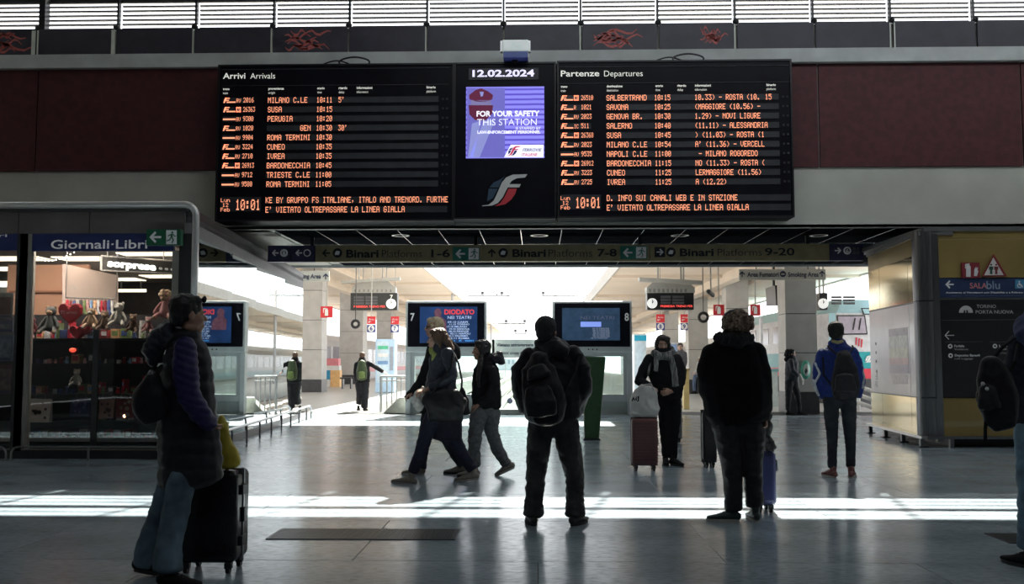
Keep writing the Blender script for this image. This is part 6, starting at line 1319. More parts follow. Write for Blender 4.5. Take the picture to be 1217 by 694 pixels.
# big black suitcase
def suitcase(label, x0, x1, y0, Yf_, D, m_, trimc, ribs=None, handle=None, rotz=0, whl=.055, side_m=None, grp=None, belts=0):
    """hard case: front face at depth Yf_, from px x0..x1, top at y0"""
    a = P(x0, y0, Yf_); c = P(x1, y0, Yf_); W = c.x-a.x; H = a.z; t = thing('suitcase', label, 'suitcase', ((a.x+c.x)/2, Yf_+D/2, 0), grp)
    z0 = .065
    shell = box('shell', (a.x, Yf_, z0), (c.x, Yf_+D, H), m_, t); md = shell.modifiers.new('b', 'BEVEL'); md.width = min(.045, D*.2); md.segments = 4
    for dy in (D*.47,):
        f = MB(); e = .006; f.box((a.x-e, Yf_+dy, z0-e), (c.x+e, Yf_+dy+.022, z0+.012)).box((a.x-e, Yf_+dy, H-.012), (c.x+e, Yf_+dy+.022, H+e)).box((a.x-e, Yf_+dy, z0+.012), (a.x+.012, Yf_+dy+.022, H-.012)).box((c.x-.012, Yf_+dy, z0+.012), (c.x+e, Yf_+dy+.022, H-.012)); f.build('zip_band', trimc, t)
    if ribs:
        for k in range(ribs):
            z = z0+.05+(H-z0-.10)*k/(ribs-1); box('rib', (a.x+.03, Yf_-.005, z-.006), (c.x-.03, Yf_+.01, z+.006), m_, t, bevel=.003); box('rib', (c.x-.01, Yf_+.03, z-.006), (c.x+.005, Yf_+D-.03, z+.006), m_, t, bevel=.003)
    for dx, dy in ((.05, .04), (W-.05, .04), (.05, D-.04), (W-.05, D-.04)):
        cx, cy = a.x+dx, Yf_+dy; w_ = MB().loft([((cx-.012, cy, .027), .027, .027), ((cx+.012, cy, .027), .027, .027)], 14, False, hint=(0, 0, 1)).build('wheel', blackm, t); box('wheel_housing', (cx-.022, cy-.022, .030), (cx+.022, cy+.022, z0+.004), blackm, t, bevel=.005)
    for k in range(belts): 
        z = z0+(H-z0)*(.22+.56*k/max(1, belts-1)); box('latch', (c.x-.002, Yf_+D*.30, z-.03), (c.x+.018, Yf_+D*.68, z+.03), blackm, t, bevel=.004)
    box('side_handle', (c.x-.002, Yf_+D*.42, z0+(H-z0)*.42), (c.x+.016, Yf_+D*.58, z0+(H-z0)*.58), blackm, t, bevel=.004); box('top_handle', (a.x+W*.38, Yf_+D*.42, H-.002), (a.x+W*.62, Yf_+D*.58, H+.018), blackm, t, bevel=.004)
    if handle:
        for f_ in (.32, .68): MB().tube([(a.x+W*f_, Yf_+D-.03, H-.02), (a.x+W*f_, Yf_+D-.03, handle)], .008, 8).build('pull_tube', steel, t)
        box('pull_grip', (a.x+W*.28, Yf_+D-.045, handle), (a.x+W*.72, Yf_+D-.015, handle+.025), blackm, t, bevel=.006)
    return t, a.x, c.x, H
sc_b = M('case_black_gloss', (.010, .010, .012), .22, var=.1, spec=.4); sc_t = M('case_trim_steel', (.35, .36, .38), .25, .9)
suitcase('big black hard suitcase with steel trim and a yellow bag on top', 212, 281, 560, 6.0, .30, sc_b, sc_t, belts=2)
yg = Fig('plastic_bag', 'crumpled yellow plastic bag resting on the big black suitcase', 'bag', 6.1, 272)
yg.part('bag_body', [[(262, 499, 0, 4, 1), (266, 512, 0, 7, .9), (269, 530, 0, 9.5, .8), (273, 546, 0, 11.5, .8), (275, 553, 0, 10, .9)]], M('yellow_plastic', (.52, .42, .045), .4, var=.12, scale=14), .009, 2, (.010, 13, .8))
# ---------------------------------------------------------------- 2 man with backpack
def backpack(label, Y, foot, chains, mats, straps, pocket, grp=None, zipc=None, wr=(.006, 8, 1.0)):
    b = Fig('backpack', label, 'backpack', Y, foot); b.part('pack_body', chains, mats[0], .010, 5, wr, capk=.8); b.part('front_pocket', pocket, mats[1], .009, 4, (.004, 10, 1))
    for st in straps: MB().tube([b.J(*q) for q in st], .011, 8).build('strap', blk, b.t)
    return b
M2 = Fig('person', 'man in knit cap, black hooded jacket and charcoal jeans seen from behind', 'person', 7.9, 658)
fr = Frame(M2.J(649.5, 411, 0)+Vector((0, -.0, 0)), (.25, .95, .05)); h2 = .232
tor = [(650, 410, 0, 15, .9), (652, 420, 0, 27, .55), (655, 440, 0, 33, .5), (656, 470, 0, 34, .48), (657, 496, 0, 33.5, .5)]
aL = [(628, 421, 0, 8), (617, 440, .02, 9.8), (616, 463, .04, 9), (625, 489, .10, 7.5)]; aR = [(681, 419, 0, 9), (692, 440, .02, 11), (693.5, 464, .04, 10), (685, 489, .10, 8)]
lL = [(643, 505, 0, 16, .9), (641, 525, 0, 14.5, .9), (637, 562, 0, 11.8, .95), (635, 590, .0, 11, 1), (634.5, 603, 0, 11.5, 1), (634.5, 611, 0, 12.5, 1)]; lR = [(672, 505, 0, 16, .9), (676, 530, 0, 14.5, .9), (683, 566, 0, 11, .95), (683.5, 590, 0, 10.5, 1), (683.5, 603, 0, 11, 1), (683.5, 611, 0, 12, 1)]
body(M2, [shrink(tor), shrink(aL), shrink(aR), shrink(lL), shrink(lR), [(650, 415, 0, 9), (650, 404, 0, 8.2), (650, 396, 0, 8)]], [head_mb(fr, h2)], [hand_mb(M2.J(627, 492, .12), (.5, .5, -.6), (1, 0, 0), .95)], skinL)
face_parts(fr, h2, M2.t, skinL)
hair('knit_cap', fr, h2, M('cap_dark_grey', (.030, .031, .034), .9, var=.2, scale=50, bump=.5, bscale=160), M2.t, 'short', wr=(.003, 25, 1))
M2.part('jacket', [tor, aL, aR], blk2, .011, 4, (.007, 7, 1.6)); M2.part('hood', [[(641, 409, -.02, 6, 1.2), (650, 413, -.07, 8, 1.2), (662, 414, -.10, 10, 1.2), (674, 419, -.10, 8, 1.2)], [(660, 408, -.02, 8), (672, 416, -.08, 9)]], blk2, .010, 4, (.006, 10, 1))
M2.part('trousers', [lL, lR, [(644, 503, 0, 18, .7), (671, 503, 0, 18, .7)]], jgr, .009, 2, (.0055, 13, 1.3))
shoe(M2, 633, 620, 0, 100, .29, M('boot_dark', (.022, .021, .022), .5), soleb); shoe(M2, 684, 620, 0, 62, .29, M('boot_dark', (0, 0, 0)), soleb)
backpack('black backpack slung on the man with the knit cap in the centre', 7.68, 646, [[(641, 428, -.0, 12, .9), (640, 438, -.02, 20, .5), (644, 460, -.04, 24.5, .5), (648, 482, -.04, 25, .5), (649, 497, -.02, 22, .5)]], (cloth('pack_black', (.014, .014, .017), .45), cloth('pack_black_gloss', (.018, .018, .022), .35)),
         [[(634, 427, -.02), (629, 419, .06), (630, 415, .12)], [(650, 426, 0), (662, 415, .10), (664, 411, .2)], [(628, 490, .02), (620, 470, .08), (616, 450, .1)], [(668, 470, 0), (684, 440, .05), (688, 424, .16)]],
         [[(639, 462, -.13, 15, .35), (642, 478, -.15, 19, .35), (644, 493, -.13, 18, .35)], [(638, 438, -.10, 12, .4), (641, 448, -.13, 15, .4)]])
# ---------------------------------------------------------------- 3 man in blue jacket
M3 = Fig('person', 'man in a blue sports jacket with white sleeve stripes seen from behind', 'person', 11.2, 1000)
fr = Frame(M3.J(994.5, 407, 0), (.55, .83, 0)); h3 = .235
tor = [(996, 410, 0, 10, .9), (997, 418, 0, 20, .55), (998, 440, 0, 23, .5), (999, 462, 0, 22, .5), (999, 471, 0, 20, .55)]
aL = [(977, 421, 0, 6.5), (973, 437, .02, 7), (972.5, 455, .04, 6.5), (979, 471, .08, 5)]; aR = [(1014, 419, 0, 6.5), (1019.5, 437, .02, 7), (1021.5, 455, .04, 6.5), (1018, 471, .08, 5.5)]
lL = [(988, 476, 0, 9.5, .95), (988, 495, 0, 8.3, 1), (989, 515, 0, 6.6, 1), (989, 535, 0, 5.6, 1), (989, 555, 0, 5.2, 1)]; lR = [(1008, 476, 0, 9.5, .95), (1009, 495, 0, 8.3, 1), (1010, 515, 0, 6.8, 1), (1011, 535, 0, 5.6, 1), (1011, 554, 0, 5.2, 1)]
body(M3, [shrink(tor), shrink(aL, .6), shrink(aR, .6), shrink(lL, .7), shrink(lR, .7), [(996, 412, 0, 6.5), (996, 403, 0, 5.6), (995, 398, 0, 5.5)]], [head_mb(fr, h3)], [hand_mb(M3.J(980, 472, .09), (.4, .5, -.7), (1, 0, 0), .95), hand_mb(M3.J(1016, 472, .09), (-.4, .5, -.7), (-1, 0, 0), .95, -1)], skinD)
face_parts(fr, h3, M3.t, skinD, (.10, .04, .04)); hair('hair', fr, h3, M('hair_black_curl', (.006, .006, .006), .9, var=.3, scale=80, bump=.8, bscale=200), M3.t, 'short', wr=(.003, 40, 1))
jb = M3.part('jacket', [tor, aL, aR, [(989, 409, 0, 5, 1), (1003, 409, 0, 5, 1)]], cloth('royal_blue_jacket', (.014, .035, .20), .5), .011, 4, (.006, 8, 1.5))
M3.part('collar', [[(990, 405.5, -.05, 2.2, 1), (996, 407, -.085, 2.2, 1), (1001.5, 405.5, -.05, 2.2, 1)]], cloth('pale_yellow_collar', (.42, .38, .20)), .008, 2)
for ch in ([(969, 432, -.02, 1.6), (974.5, 444, -.05, 1.6), (966.5, 458, -.02, 1.6)], [(966.5, 452, -.02, 1.6), (971, 466, -.04, 1.8), (973, 470, -.03, 1.5)], [(1023, 432, -.02, 1.5), (1027, 448, -.02, 1.6), (1025, 462, -.03, 1.5)]):
    M3.part('white_stripe', [ch], cloth('stripe_white', (.50, .52, .56)), .008, 1)
M3.part('trousers', [lL, lR, [(990, 474, 0, 10, .8), (1007, 474, 0, 10, .8)]], jdk, .010, 3, (.004, 10, 2))
rs_ = M('trainer_red_grey', (.20, .07, .07), .6, var=.5, scale=40)
shoe(M3, 989, 563, 0, 105, .28, rs_, solew); shoe(M3, 1012, 563, 0, 68, .28, rs_, solew)
backpack('black backpack on the man in the blue sports jacket', 10.95, 1004, [[(1003, 425, 0, 9, 1), (1004, 436, -.02, 14, .6), (1005, 455, -.04, 16.5, .6), (1005, 470, -.02, 15, .6)]], (cloth('pack_black', (0, 0, 0)), cloth('pack_black_gloss', (0, 0, 0))),
         [[(998, 424, 0), (986, 414, .16), (984, 411, .2)], [(1008, 422, 0), (1014, 413, .16), (1013, 411, .2)], [(992, 462, 0), (979, 446, .1), (978, 425, .16)]], [[(1004, 448, -.15, 11, .4), (1005, 465, -.16, 13, .4)]])
# ---------------------------------------------------------------- 4 woman in a wide black coat
W4 = Fig('person', 'woman with frizzy hair in a wide black coat seen from behind, holding a navy suitcase', 'person', 8.1, 880)
fr = Frame(W4.J(877, 405, 0), (.15, .98, 0)); h4 = .225
tor = [(876, 404, 0, 20, .8), (873, 418, 0, 34, .55), (873, 440, 0, 39, .52), (874, 465, 0, 41, .52), (877, 488, 0, 39, .55), (880, 497, 0, 35, .6)]
aL = [(845, 420, 0, 11), (839, 440, .0, 11), (841, 465, .02, 10), (850, 488, .06, 8)]; aR = [(898, 418, 0, 12), (905, 440, 0, 11.5), (907, 465, 0, 10.5), (909, 488, 0, 8.5)]
lL = [(863, 505, 0, 17, .9), (866, 525, 0, 15, .9), (870, 554, 0, 12, 1), (871, 580, 0, 10.5, 1), (872, 604, 0, 10.5, 1)]; lR = [(893, 505, .02, 16, .9), (895, 525, .02, 14, .9), (894, 554, .03, 11.8, 1), (896, 580, .03, 10.5, 1), (897, 600, .03, 10.5, 1)]
body(W4, [shrink(tor), shrink(aL), shrink(aR), shrink(lL, .7), shrink(lR, .7), [(877, 408, 0, 9), (877, 398, 0, 8), (877, 390, 0, 8)]], [head_mb(fr, h4)], [hand_mb(W4.J(909, 494, 0), (.1, .0, -1), (-1, 0, 0), .95, 1, .9)], skinL)
face_parts(fr, h4, W4.t, skinL); hair('hair', fr, h4, M('hair_frizzy_brown', (.24, .17, .125), .7, var=.6, scale=50, bump=1, bscale=140), W4.t, 'frizz', .0065, (.008, 50, 1))
W4.part('coat', [tor, aL, aR, [(878, 485, 0, 37.5, .5), (880, 500, 0, 35, .5)]], blk3, .012, 5, (.005, 6, 1.2))
W4.part('fur_collar', [[(856, 402, -.02, 7, 1.2), (866, 404, -.10, 8, 1.1), (878, 405, -.12, 9, 1.1), (890, 402, -.06, 7, 1.2)]], M('fur_dark', (.018, .018, .02), .9, var=.4, scale=60, bump=1, bscale=160), .009, 1, (.010, 30, 1))
W4.part('trousers', [lL, lR, [(866, 502, 0, 16, .8), (892, 502, 0, 15, .8)]], cloth('dark_grey_trousers', (.024, .024, .026), .6), .011, 4, (.005, 8, 1.6))
shoe(W4, 868, 612, 0, 172, .27, M('shoe_dark_green', (.025, .040, .038), .45), solew); shoe(W4, 897, 610, .03, 95, .26, M('shoe_dark_green', (0, 0, 0)), solew)
g = MB(); g.loft([(W4.J(862, 374, -.04), .012, .01), (W4.J(868, 370, -.05), .014, .01), (W4.J(878, 369, -.05), .012, .01)], 8); g.build('hair_clip', M('clip_grey', (.12, .12, .13), .4), W4.t)
navc = M('case_navy_lit', (.05, .055, .155), .28, var=.1); nv2 = M('case_navy_shade_trim', (.012, .014, .035), .35)  # lit front and shaded rear put into two tones; dark one also trims
t4, x0_, x1_, H4 = suitcase('navy violet suitcase with a luggage tag held by the woman in the wide coat', 896, 923, 536, 8.55, .26, navc, nv2, handle=.93)
box('shaded_half', (x0_+.01, 8.55+.13, .075), (x1_+.012, 8.55+.262, H4-.01), nv2, t4, bevel=.02)  # shade on the case side, put in as a darker block
q = Vector((x1_+.02, 8.66, .40)); MB().hexa([q+Vector(v) for v in ((0, -.03, -.05), (.01, -.03, -.05), (.01, .03, -.05), (0, .03, -.05), (0, -.03, .05), (.01, -.03, .05), (.01, .03, .05), (0, .03, .05))]).build('luggage_tag', M('tag_white', (.55, .55, .52), .5), t4, bevel=.004)
sc_ = Fig('scarf', 'black and white scarf tied to the handle of the navy suitcase', 'scarf', 8.6, 914); sc_.part('scarf_body', [[(908, 497, 0, 4), (914, 505, 0, 5), (911, 518, 0, 5.5), (917, 534, 0, 6)], [(915, 494, 0, 3), (910, 500, 0, 4)]], M('scarf_black_white', (.035, .035, .035), .8, var=.9, scale=45), .009, 2, (.006, 14, 1))
# ---------------------------------------------------------------- 5 walking woman with the large bag
W5 = Fig('person', 'woman with long brown hair in a dark jacket striding left with a big black bag', 'person', 10.6, 520)
fr = Frame(W5.J(519.5, 415.5, 0), (-.98, -.15, -.03)); h5 = .225
tor = [(524, 415, 0, 11, 1), (526, 424, 0, 16, 1), (526, 440, 0, 17, .85), (524, 458, 0, 18, .85), (525, 480, 0, 19, .85), (530, 500, 0, 18, .85)]
arm = [(532, 421, -.16, 7.5), (538, 446, -.20, 6.5), (522, 457, -.22, 5.5), (507, 463, -.22, 4.2)]
lF = [(516, 495, -.05, 11, 1), (506, 518, -.06, 9, 1), (499, 540, -.06, 7, 1), (491, 560, -.06, 6.5, 1)]; lB = [(531, 500, .08, 11, 1), (540, 523, .08, 9, 1), (550, 541, .08, 7.2, 1), (561, 557, .08, 6.8, 1)]
body(W5, [shrink(tor), shrink(arm), shrink(lF, .7), shrink(lB, .7), [(521, 420, 0, 6.5), (521, 410, 0, 5.5), (521, 405, 0, 5.5)]], [head_mb(fr, h5)], [hand_mb(W5.J(506, 463.5, -.22), (-1, -.1, -.25), (0, .2, -1), .95, 1, .6)], skinL)
face_parts(fr, h5, W5.t, skinL); hair('hair', fr, h5, M('hair_brown', (.10, .055, .032), .5, var=.4, scale=60, stretch=(1, 1, .2)), W5.t, 'long', .009, (.006, 30, .4))
W5.part('loose_hair', [[(525, 396, -.02, 6, 1.2), (531, 406, -.03, 5.5, 1.2), (538, 416, -.03, 3, 1)]], M('hair_brown', (0, 0, 0)), .009, 2, (.005, 30, .5))
W5.part('jacket', [tor[:5], arm[:3]+[(511, 461, -.22, 4.8)]], cloth('slate_jacket', (.035, .042, .058), .35), .010, 3, (.007, 9, 1.2))
W5.part('tunic', [[(528, 485, 0, 19, .8), (531, 505, 0, 18, .75), (531, 520, 0, 17.5, .75)]], cloth('navy_tunic', (.014, .015, .028)), .011, 3, (.006, 7, .5))
W5.part('leggings', [lF, lB], cloth('navy_leggings', (.016, .018, .036), .7), .010, 3, (.004, 10, 1.5))
W5.part('neck_scarf', [[(514, 417, 0, 4, 1.5), (518, 424, -.06, 5, 1.3), (516, 433, -.08, 3.5, 1)]], cloth('lime_scarf', (.34, .38, .12)), .008, 2, (.005, 20, 1))
bs_ = M('suede_beige', (.27, .24, .21), .8, var=.15, scale=30)
shoe(W5, 486, 568, -.06, 180, .27, bs_, solew, pitch=-6); shoe(W5, 561, 568, .08, 180, .27, bs_, solew, pitch=6)
b5 = Fig('handbag', 'large slouchy black bag carried by the walking woman with long brown hair', 'bag', 10.3, 528)
b5.part('bag_body', [[(509, 474, 0, 10, .7), (520, 480, 0, 20, .45), (538, 482, 0, 20, .5), (549, 486, 0, 13, .7)], [(516, 494, 0, 8, .9), (548, 494, 0, 8, .9)]], cloth('bag_black_leather', (.012, .012, .014), .35), .011, 4, (.012, 7, .6))
MB().tube([b5.J(514, 466, -.05), b5.J(524, 452, -.08), b5.J(536, 436, .0), b5.J(538, 420, .1)], .012, 8).build('strap', blk, b5.t); MB().tube([b5.J(548, 470, 0), b5.J(549, 452, .05), b5.J(545, 432, .12), b5.J(539, 420, .16)], .011, 8).build('strap', blk, b5.t)
b5.part('side_bag', [[(549, 462, .05, 2.5), (550, 475, .05, 7, .5), (551, 492, .05, 8, .5)]], blk, .010, 2, (.004, 10, 1))
pb = Fig('small_bag', 'pale crumpled bag in the hand of the walking woman with long brown hair', 'bag', 10.45, 497); pb.part('bag_body', [[(503, 462, 0, 3), (498, 469, 0, 6, .6), (496, 478, 0, 7, .6), (500, 487, 0, 4, .6)]], M('pale_wrinkled_plastic', (.55, .54, .50), .35, var=.3, scale=20), .009, 1, (.010, 18, 1))
# ---------------------------------------------------------------- 6 blond person behind
W6 = Fig('person', 'blond person with sunglasses in a dark coat walking left behind the long-haired woman', 'person', 11.35, 515)
fr = Frame(W6.J(515.5, 400.5, 0), (-.97, -.22, 0)); h6 = .225
tor = [(521, 405, 0, 10, 1), (522, 414, 0, 15, 1), (519, 435, 0, 16, .9), (515, 460, 0, 17, .9), (512, 488, 0, 17, .9)]
arm = [(515, 418, -.15, 7), (507, 438, -.18, 6.5), (500, 455, -.2, 6), (491, 465, -.2, 4.5)]
lF = [(510, 490, 0, 9, 1), (505, 520, 0, 7.5, 1), (503, 540, 0, 5.5, 1), (502, 556, 0, 5, 1)]; lB = [(520, 490, .08, 9, 1), (530, 520, .1, 7.5, 1), (540, 540, .1, 5.5, 1), (549, 553, .1, 5, 1)]
body(W6, [shrink(tor), shrink(arm), shrink(lF, .7), shrink(lB, .7), [(519, 408, 0, 6), (519, 396, 0, 5.4), (518, 390, 0, 5)]], [head_mb(fr, h6)], [hand_mb(W6.J(491, 465.5, -.2), (-.8, -.1, -.5), (0, .3, -1), .95, 1, .5)], skinL)
face_parts(fr, h6, W6.t, skinL); hair('hair', fr, h6, M('hair_blond', (.62, .50, .33), .5, var=.25, scale=60), W6.t, 'short', .009, (.008, 26, .6))
W6.part('coat', [tor, arm], blk, .011, 4, (.005, 8, 1.2)); W6.part('shoulder_roll', [[(536, 408, .05, 5), (541, 416, .05, 6.5, 1), (543, 426, .05, 5)]], blk2, .010, 2, (.004, 12, 1))
W6.part('glove', [[(494, 462, -.2, 4), (489, 467, -.2, 4.6, .7), (484, 469.5, -.2, 3, .7)], [(488, 470, -.2, 1.4), (484, 474, -.2, 1.2)], [(485, 468, -.2, 1.4), (480.5, 472, -.2, 1.1)]], blk, .007, 1)
W6.part('trousers', [lF, lB], jdk, .011, 3, (.004, 10, 1.5)); shoe(W6, 497, 562, 0, 180, .27, bs_, solew); shoe(W6, 546, 560, .1, 180, .26, bs_, soleb)
g = MB(); 
for sx in (-1, 1): xball(g, fr, (sx*.031, .088, .50*h6), (.026, .008, .020), 10, 8); g.loft([(fr(sx*.055, .08, .52*h6), .003, .003), (fr(sx*.078, -.01, .52*h6), .003, .003)], 6, False)
g.build('sunglasses', M('sunglass_black', (0, 0, 0)), W6.t, smooth=True)
# ---------------------------------------------------------------- 7 girl in grey trousers
W7 = Fig('person', 'girl with a dark braid, black hooded jacket and grey trousers walking left', 'person', 11.2, 578)
fr = Frame(W7.J(572.5, 427.5, 0), (-.96, -.25, -.05)); h7 = .225
tor = [(577, 430, 0, 10, 1), (578, 438, 0, 15, .95), (578, 455, 0, 17, .8), (578, 472, 0, 18, .8), (578, 483, 0, 17.5, .85)]
arm = [(584, 441, -.16, 7), (588, 458, -.18, 6.5), (580, 473, -.2, 5.5), (570, 480, -.2, 4.5)]
lF = [(570, 488, -.04, 10.5, 1), (565, 512, -.05, 8.5, 1), (563.5, 535, -.05, 7.2, 1), (565, 553, -.05, 6.8, 1)]; lB = [(585, 488, .06, 10, 1), (584, 512, .07, 8.5, 1), (591, 534, .08, 7.2, 1), (602, 551, .08, 6.2, 1)]
body(W7, [shrink(tor), shrink(arm), shrink(lF, .7), shrink(lB, .7), [(576, 433, 0, 6), (575, 424, 0, 5.2), (574.5, 418, 0, 5)]], [head_mb(fr, h7)], [hand_mb(W7.J(569, 481, -.2), (-.9, 0, -.4), (0, .3, -1), .9, 1, .7)], skinM)
face_parts(fr, h7, W7.t, skinM); hair('hair', fr, h7, M('hair_black', (0, 0, 0)), W7.t, 'bob', .009, (.004, 30, .5))
W7.part('braid', [[(572, 424, -.10, 3.5), (571, 436, -.16, 3.2), (569, 448, -.18, 2.8), (570, 460, -.18, 2)]], M('hair_black', (0, 0, 0)), .008, 1, (.004, 40, 1))
W7.part('jacket', [tor, arm], blk, .011, 4, (.005, 8, 1.3)); W7.part('hood', [[(579, 427, .0, 6, 1.2), (587, 426, 0, 7, 1.3), (595, 425, 0, 5.5, 1.3)], [(594, 421, 0, 4, 1.3), (596, 432, 0, 4.5, 1.3)]], blk2, .010, 3, (.004, 12, 1))
W7.part('trousers', [lF, lB, [(570, 487, 0, 10, 1.2), (585, 487, 0, 10, 1.2)]], cloth('grey_jersey', (.135, .14, .145), .85), .010, 3, (.007, 9, 1.5))
shoe(W7, 562, 566, -.05, 180, .25, bs_, soleb); shoe(W7, 607, 560, .08, 180, .25, bs_, solew, pitch=24)
# ---------------------------------------------------------------- 8 woman facing the camera
W8 = Fig('person', 'woman with short dark hair and checked scarf facing the camera behind a burgundy suitcase', 'person', 12.5, 797)
fr = Frame(W8.J(787.5, 420.3, 0), (.0, -1, -.08)); h8 = .23
tor = [(788, 420, 0, 12, .9), (789, 428, 0, 20, .6), (792, 445, 0, 21, .55), (795, 462, 0, 17.5, .65), (796, 474, 0, 14.5, .75)]
aL = [(772, 427, 0, 6.5), (765, 441, -.02, 7), (760, 453, -.06, 6.5), (771, 459, -.18, 5)]; aR = [(804, 427, 0, 6.5), (809.5, 441, -.0, 6.5), (809, 454, -.04, 6), (800, 464, -.12, 5)]
lL = [(789, 478, 0, 8, 1), (790, 500, 0, 7, 1), (791, 522, 0, 6, 1), (792, 541, 0, 5.2, 1)]; lR = [(802, 478, 0, 8, 1), (802, 500, 0, 7, 1), (800, 522, 0, 6, 1), (799.5, 544, 0, 5.4, 1)]
body(W8, [shrink(tor), shrink(aL), shrink(aR), shrink(lL, .7), shrink(lR, .7), [(788, 424, 0, 6), (788, 416, .01, 5.2), (788, 410, .01, 5)]], [head_mb(fr, h8)], [hand_mb(W8.J(773, 460, -.2), (.8, -.3, -.4), (0, .3, -1), .95, 1, .9), hand_mb(W8.J(798, 465, -.13), (-.9, -.2, -.2), (0, 1, 0), .95, -1, .4)], skinL, .006)
face_parts(fr, h8, W8.t, skinL, (.34, .11, .10)); hair('hair', fr, h8, M('hair_dark_brown', (.018, .013, .011), .5, var=.3, scale=50), W8.t, 'bob', .009, (.004, 26, .5))
fh = MB(); xball(fh, fr, (-.02, .065, .86*h8), (.075, .05, .035)); xball(fh, fr, (-.055, .06, .74*h8), (.035, .04, .04)); soft('fringe', fh, M('hair_dark_brown', (0, 0, 0)), W8.t, .008, 2)
W8.part('coat', [tor, aL, aR], blk, .011, 4, (.004, 8, 1.3))
chk = M('checked_scarf', (.16, .165, .16), .85, var=.9, scale=16, stretch=(3, 1, .6))
W8.part('scarf', [[(778, 420, -.04, 4.5, 1.2), (784, 423.5, -.12, 4.8, 1.1), (792, 423.5, -.12, 4.8, 1.1), (799, 419, -.03, 4.8, 1.2), (797, 414, .05, 4, 1)], [(780, 424, -.12, 2.8, .6), (779.5, 441, -.16, 3, .4)], [(797, 424, -.12, 3.6, .6), (801, 440, -.15, 3.8, .4), (803, 459, -.16, 4, .35)], [(774, 428, -.06, 1.6, .6), (770, 446, -.10, 1.6, .5)]], chk, .009, 2, (.003, 14, 1))
W8.part('trousers', [lL, lR], blk, .010, 3, (.004, 9, 1.4)); shoe(W8, 791, 546, 0, -95, .25, blk, soleb); shoe(W8, 801, 548, -.05, -60, .26, blk, soleb)
bur = M('case_burgundy', (.12, .045, .045), .30, var=.1)
suitcase('burgundy ribbed hard suitcase under the silver shopping bag', 751, 782, 497, 11.75, .26, bur, M('case_burgundy_dark', (.05, .018, .02), .4), ribs=13, belts=0, handle=.86)
sb = Fig('shopping_bag', 'silver grey shopping bag with black scribbled mark on the burgundy suitcase', 'bag', 11.85, 765)
sb.part('bag_body', [[(766, 488, 0, 17.5, .45), (766, 478, 0, 17, .42), (768, 468, 0, 14, .40), (771, 460, 0, 9, .4)], [(752, 492, 0, 3.5, 2), (780, 492, 0, 3.5, 2)]], M('silver_bag_fabric', (.48, .48, .47), .45, var=.12, scale=12), .010, 3, (.010, 8, .8))
for ch in ([(750.5, 476), (753, 471), (754.5, 475), (756.5, 470.5), (757, 476), (755.5, 476), (755.3, 474), (754.5, 477), (753, 474.5), (752, 477)], [(757.5, 471), (759.6, 470.5), (759.2, 477), (756.5, 477.5), (757.8, 475.5)]):
    flat('printed_mark', ch, blk, sb.t, 11.665)
MB().tube([sb.J(762, 466, -.02), sb.J(766, 457, -.05), sb.J(774, 456.5, -.08), sb.J(777, 464, -.02)], .008, 6).build('bag_handle', M('silver_bag_fabric', (0, 0, 0)), sb.t)
suitcase('black upright suitcase standing left behind the woman in the wide coat', 835, 852, 488, 12.15, .24, sc_b, blackm)
suitcase('narrow grey suitcase peeking out behind the woman with the checked scarf', 803, 811, 478, 16.0, .22, M('case_grey', (.12, .12, .115), .4), blackm)
# ---------------------------------------------------------------- 9 distant people
def simple_person(label, Y, foot, tor, arms, legs, head, facing, mats, style='short', extra=None, shoes=(), hcol=None, hh=.225):
    f = Fig('person', label, 'person', Y, foot); fr = Frame(f.J(head[0], head[1], head[2] if len(head) > 2 else 0), facing)
    hx, hy = head[0], head[1]
    body(f, [shrink(tor)]+[shrink(a) for a in arms]+[shrink(l, .7) for l in legs]+[[(tor[0][0], tor[0][1], 0, tor[0][3]*.6), (hx, hy-2, 0, .055/f.s)]], [head_mb(fr, hh)], [hand_mb(f.J(a[-1][0], a[-1][1], a[-1][2]), f.J(a[-1][0], a[-1][1], a[-1][2])-f.J(a[-2][0], a[-2][1], a[-2][2]), (0, .3, -1), .95) for a in arms], mats[0], .009)
    face_parts(fr, hh, f.t, mats[0]); hair('hair', fr, hh, mats[1], f.t, style, .012, (.004, 20, 1))
    f.part('jacket', [tor]+arms, mats[2], .015, 4, (.006, 7, 1.3)); f.part('trousers', legs, mats[3], .014, 3, (.006, 8, 1.3))
    for s_ in shoes: shoe(f, *s_, blk, soleb)
    return f
hb = M('hair_black', (0, 0, 0)); hw_ = M('hair_white', (.70, .68, .64), .6)
f9 = simple_person('woman in a dark hooded jacket leaning against the nearest right pillar', 24.2, 943, [(941, 425, 0, 5, 1), (941, 432, 0, 7.5, .9), (941, 442, 0, 8, .9), (941, 451, 0, 8, .9)], [[(940, 429, -.18, 3.2), (942, 440, -.22, 3), (949, 447, -.22, 2.4)]], [[(938, 453, 0, 5, 1), (937, 470, 0, 3.6, 1), (936.5, 487, 0, 2.9, 1)], [(943, 453, .1, 5, 1), (948, 470, .1, 3.4, 1), (950, 487, .1, 2.6, 1)]], (940.5, 426), (.97, -.2, -.1), (skinL, hb, cloth('slate_blue_jacket', (.045, .05, .06), .6), cloth('dark_leggings', (.03, .03, .033))), shoes=((938, 489, 0, 0, .27), (951, 489, .1, 0, .27)))
f9.part('hood', [[(938, 426, .02, 4.5, 1), (934.5, 429, .02, 4, 1)], [(936, 417.5, 0, 3, 1.5), (935, 423, .0, 3.4, 1.5)]], blk, .014, 3); q = Fig('small_bag', 'pale bag held by the woman at the nearest right pillar', 'bag', 23.95, 951); q.part('bag_body', [[(950, 446, 0, 2), (952, 452, 0, 3.4, .6), (952, 457, 0, 3, .6)]], M('pale_wrinkled_plastic', (0, 0, 0)), .012, 2)
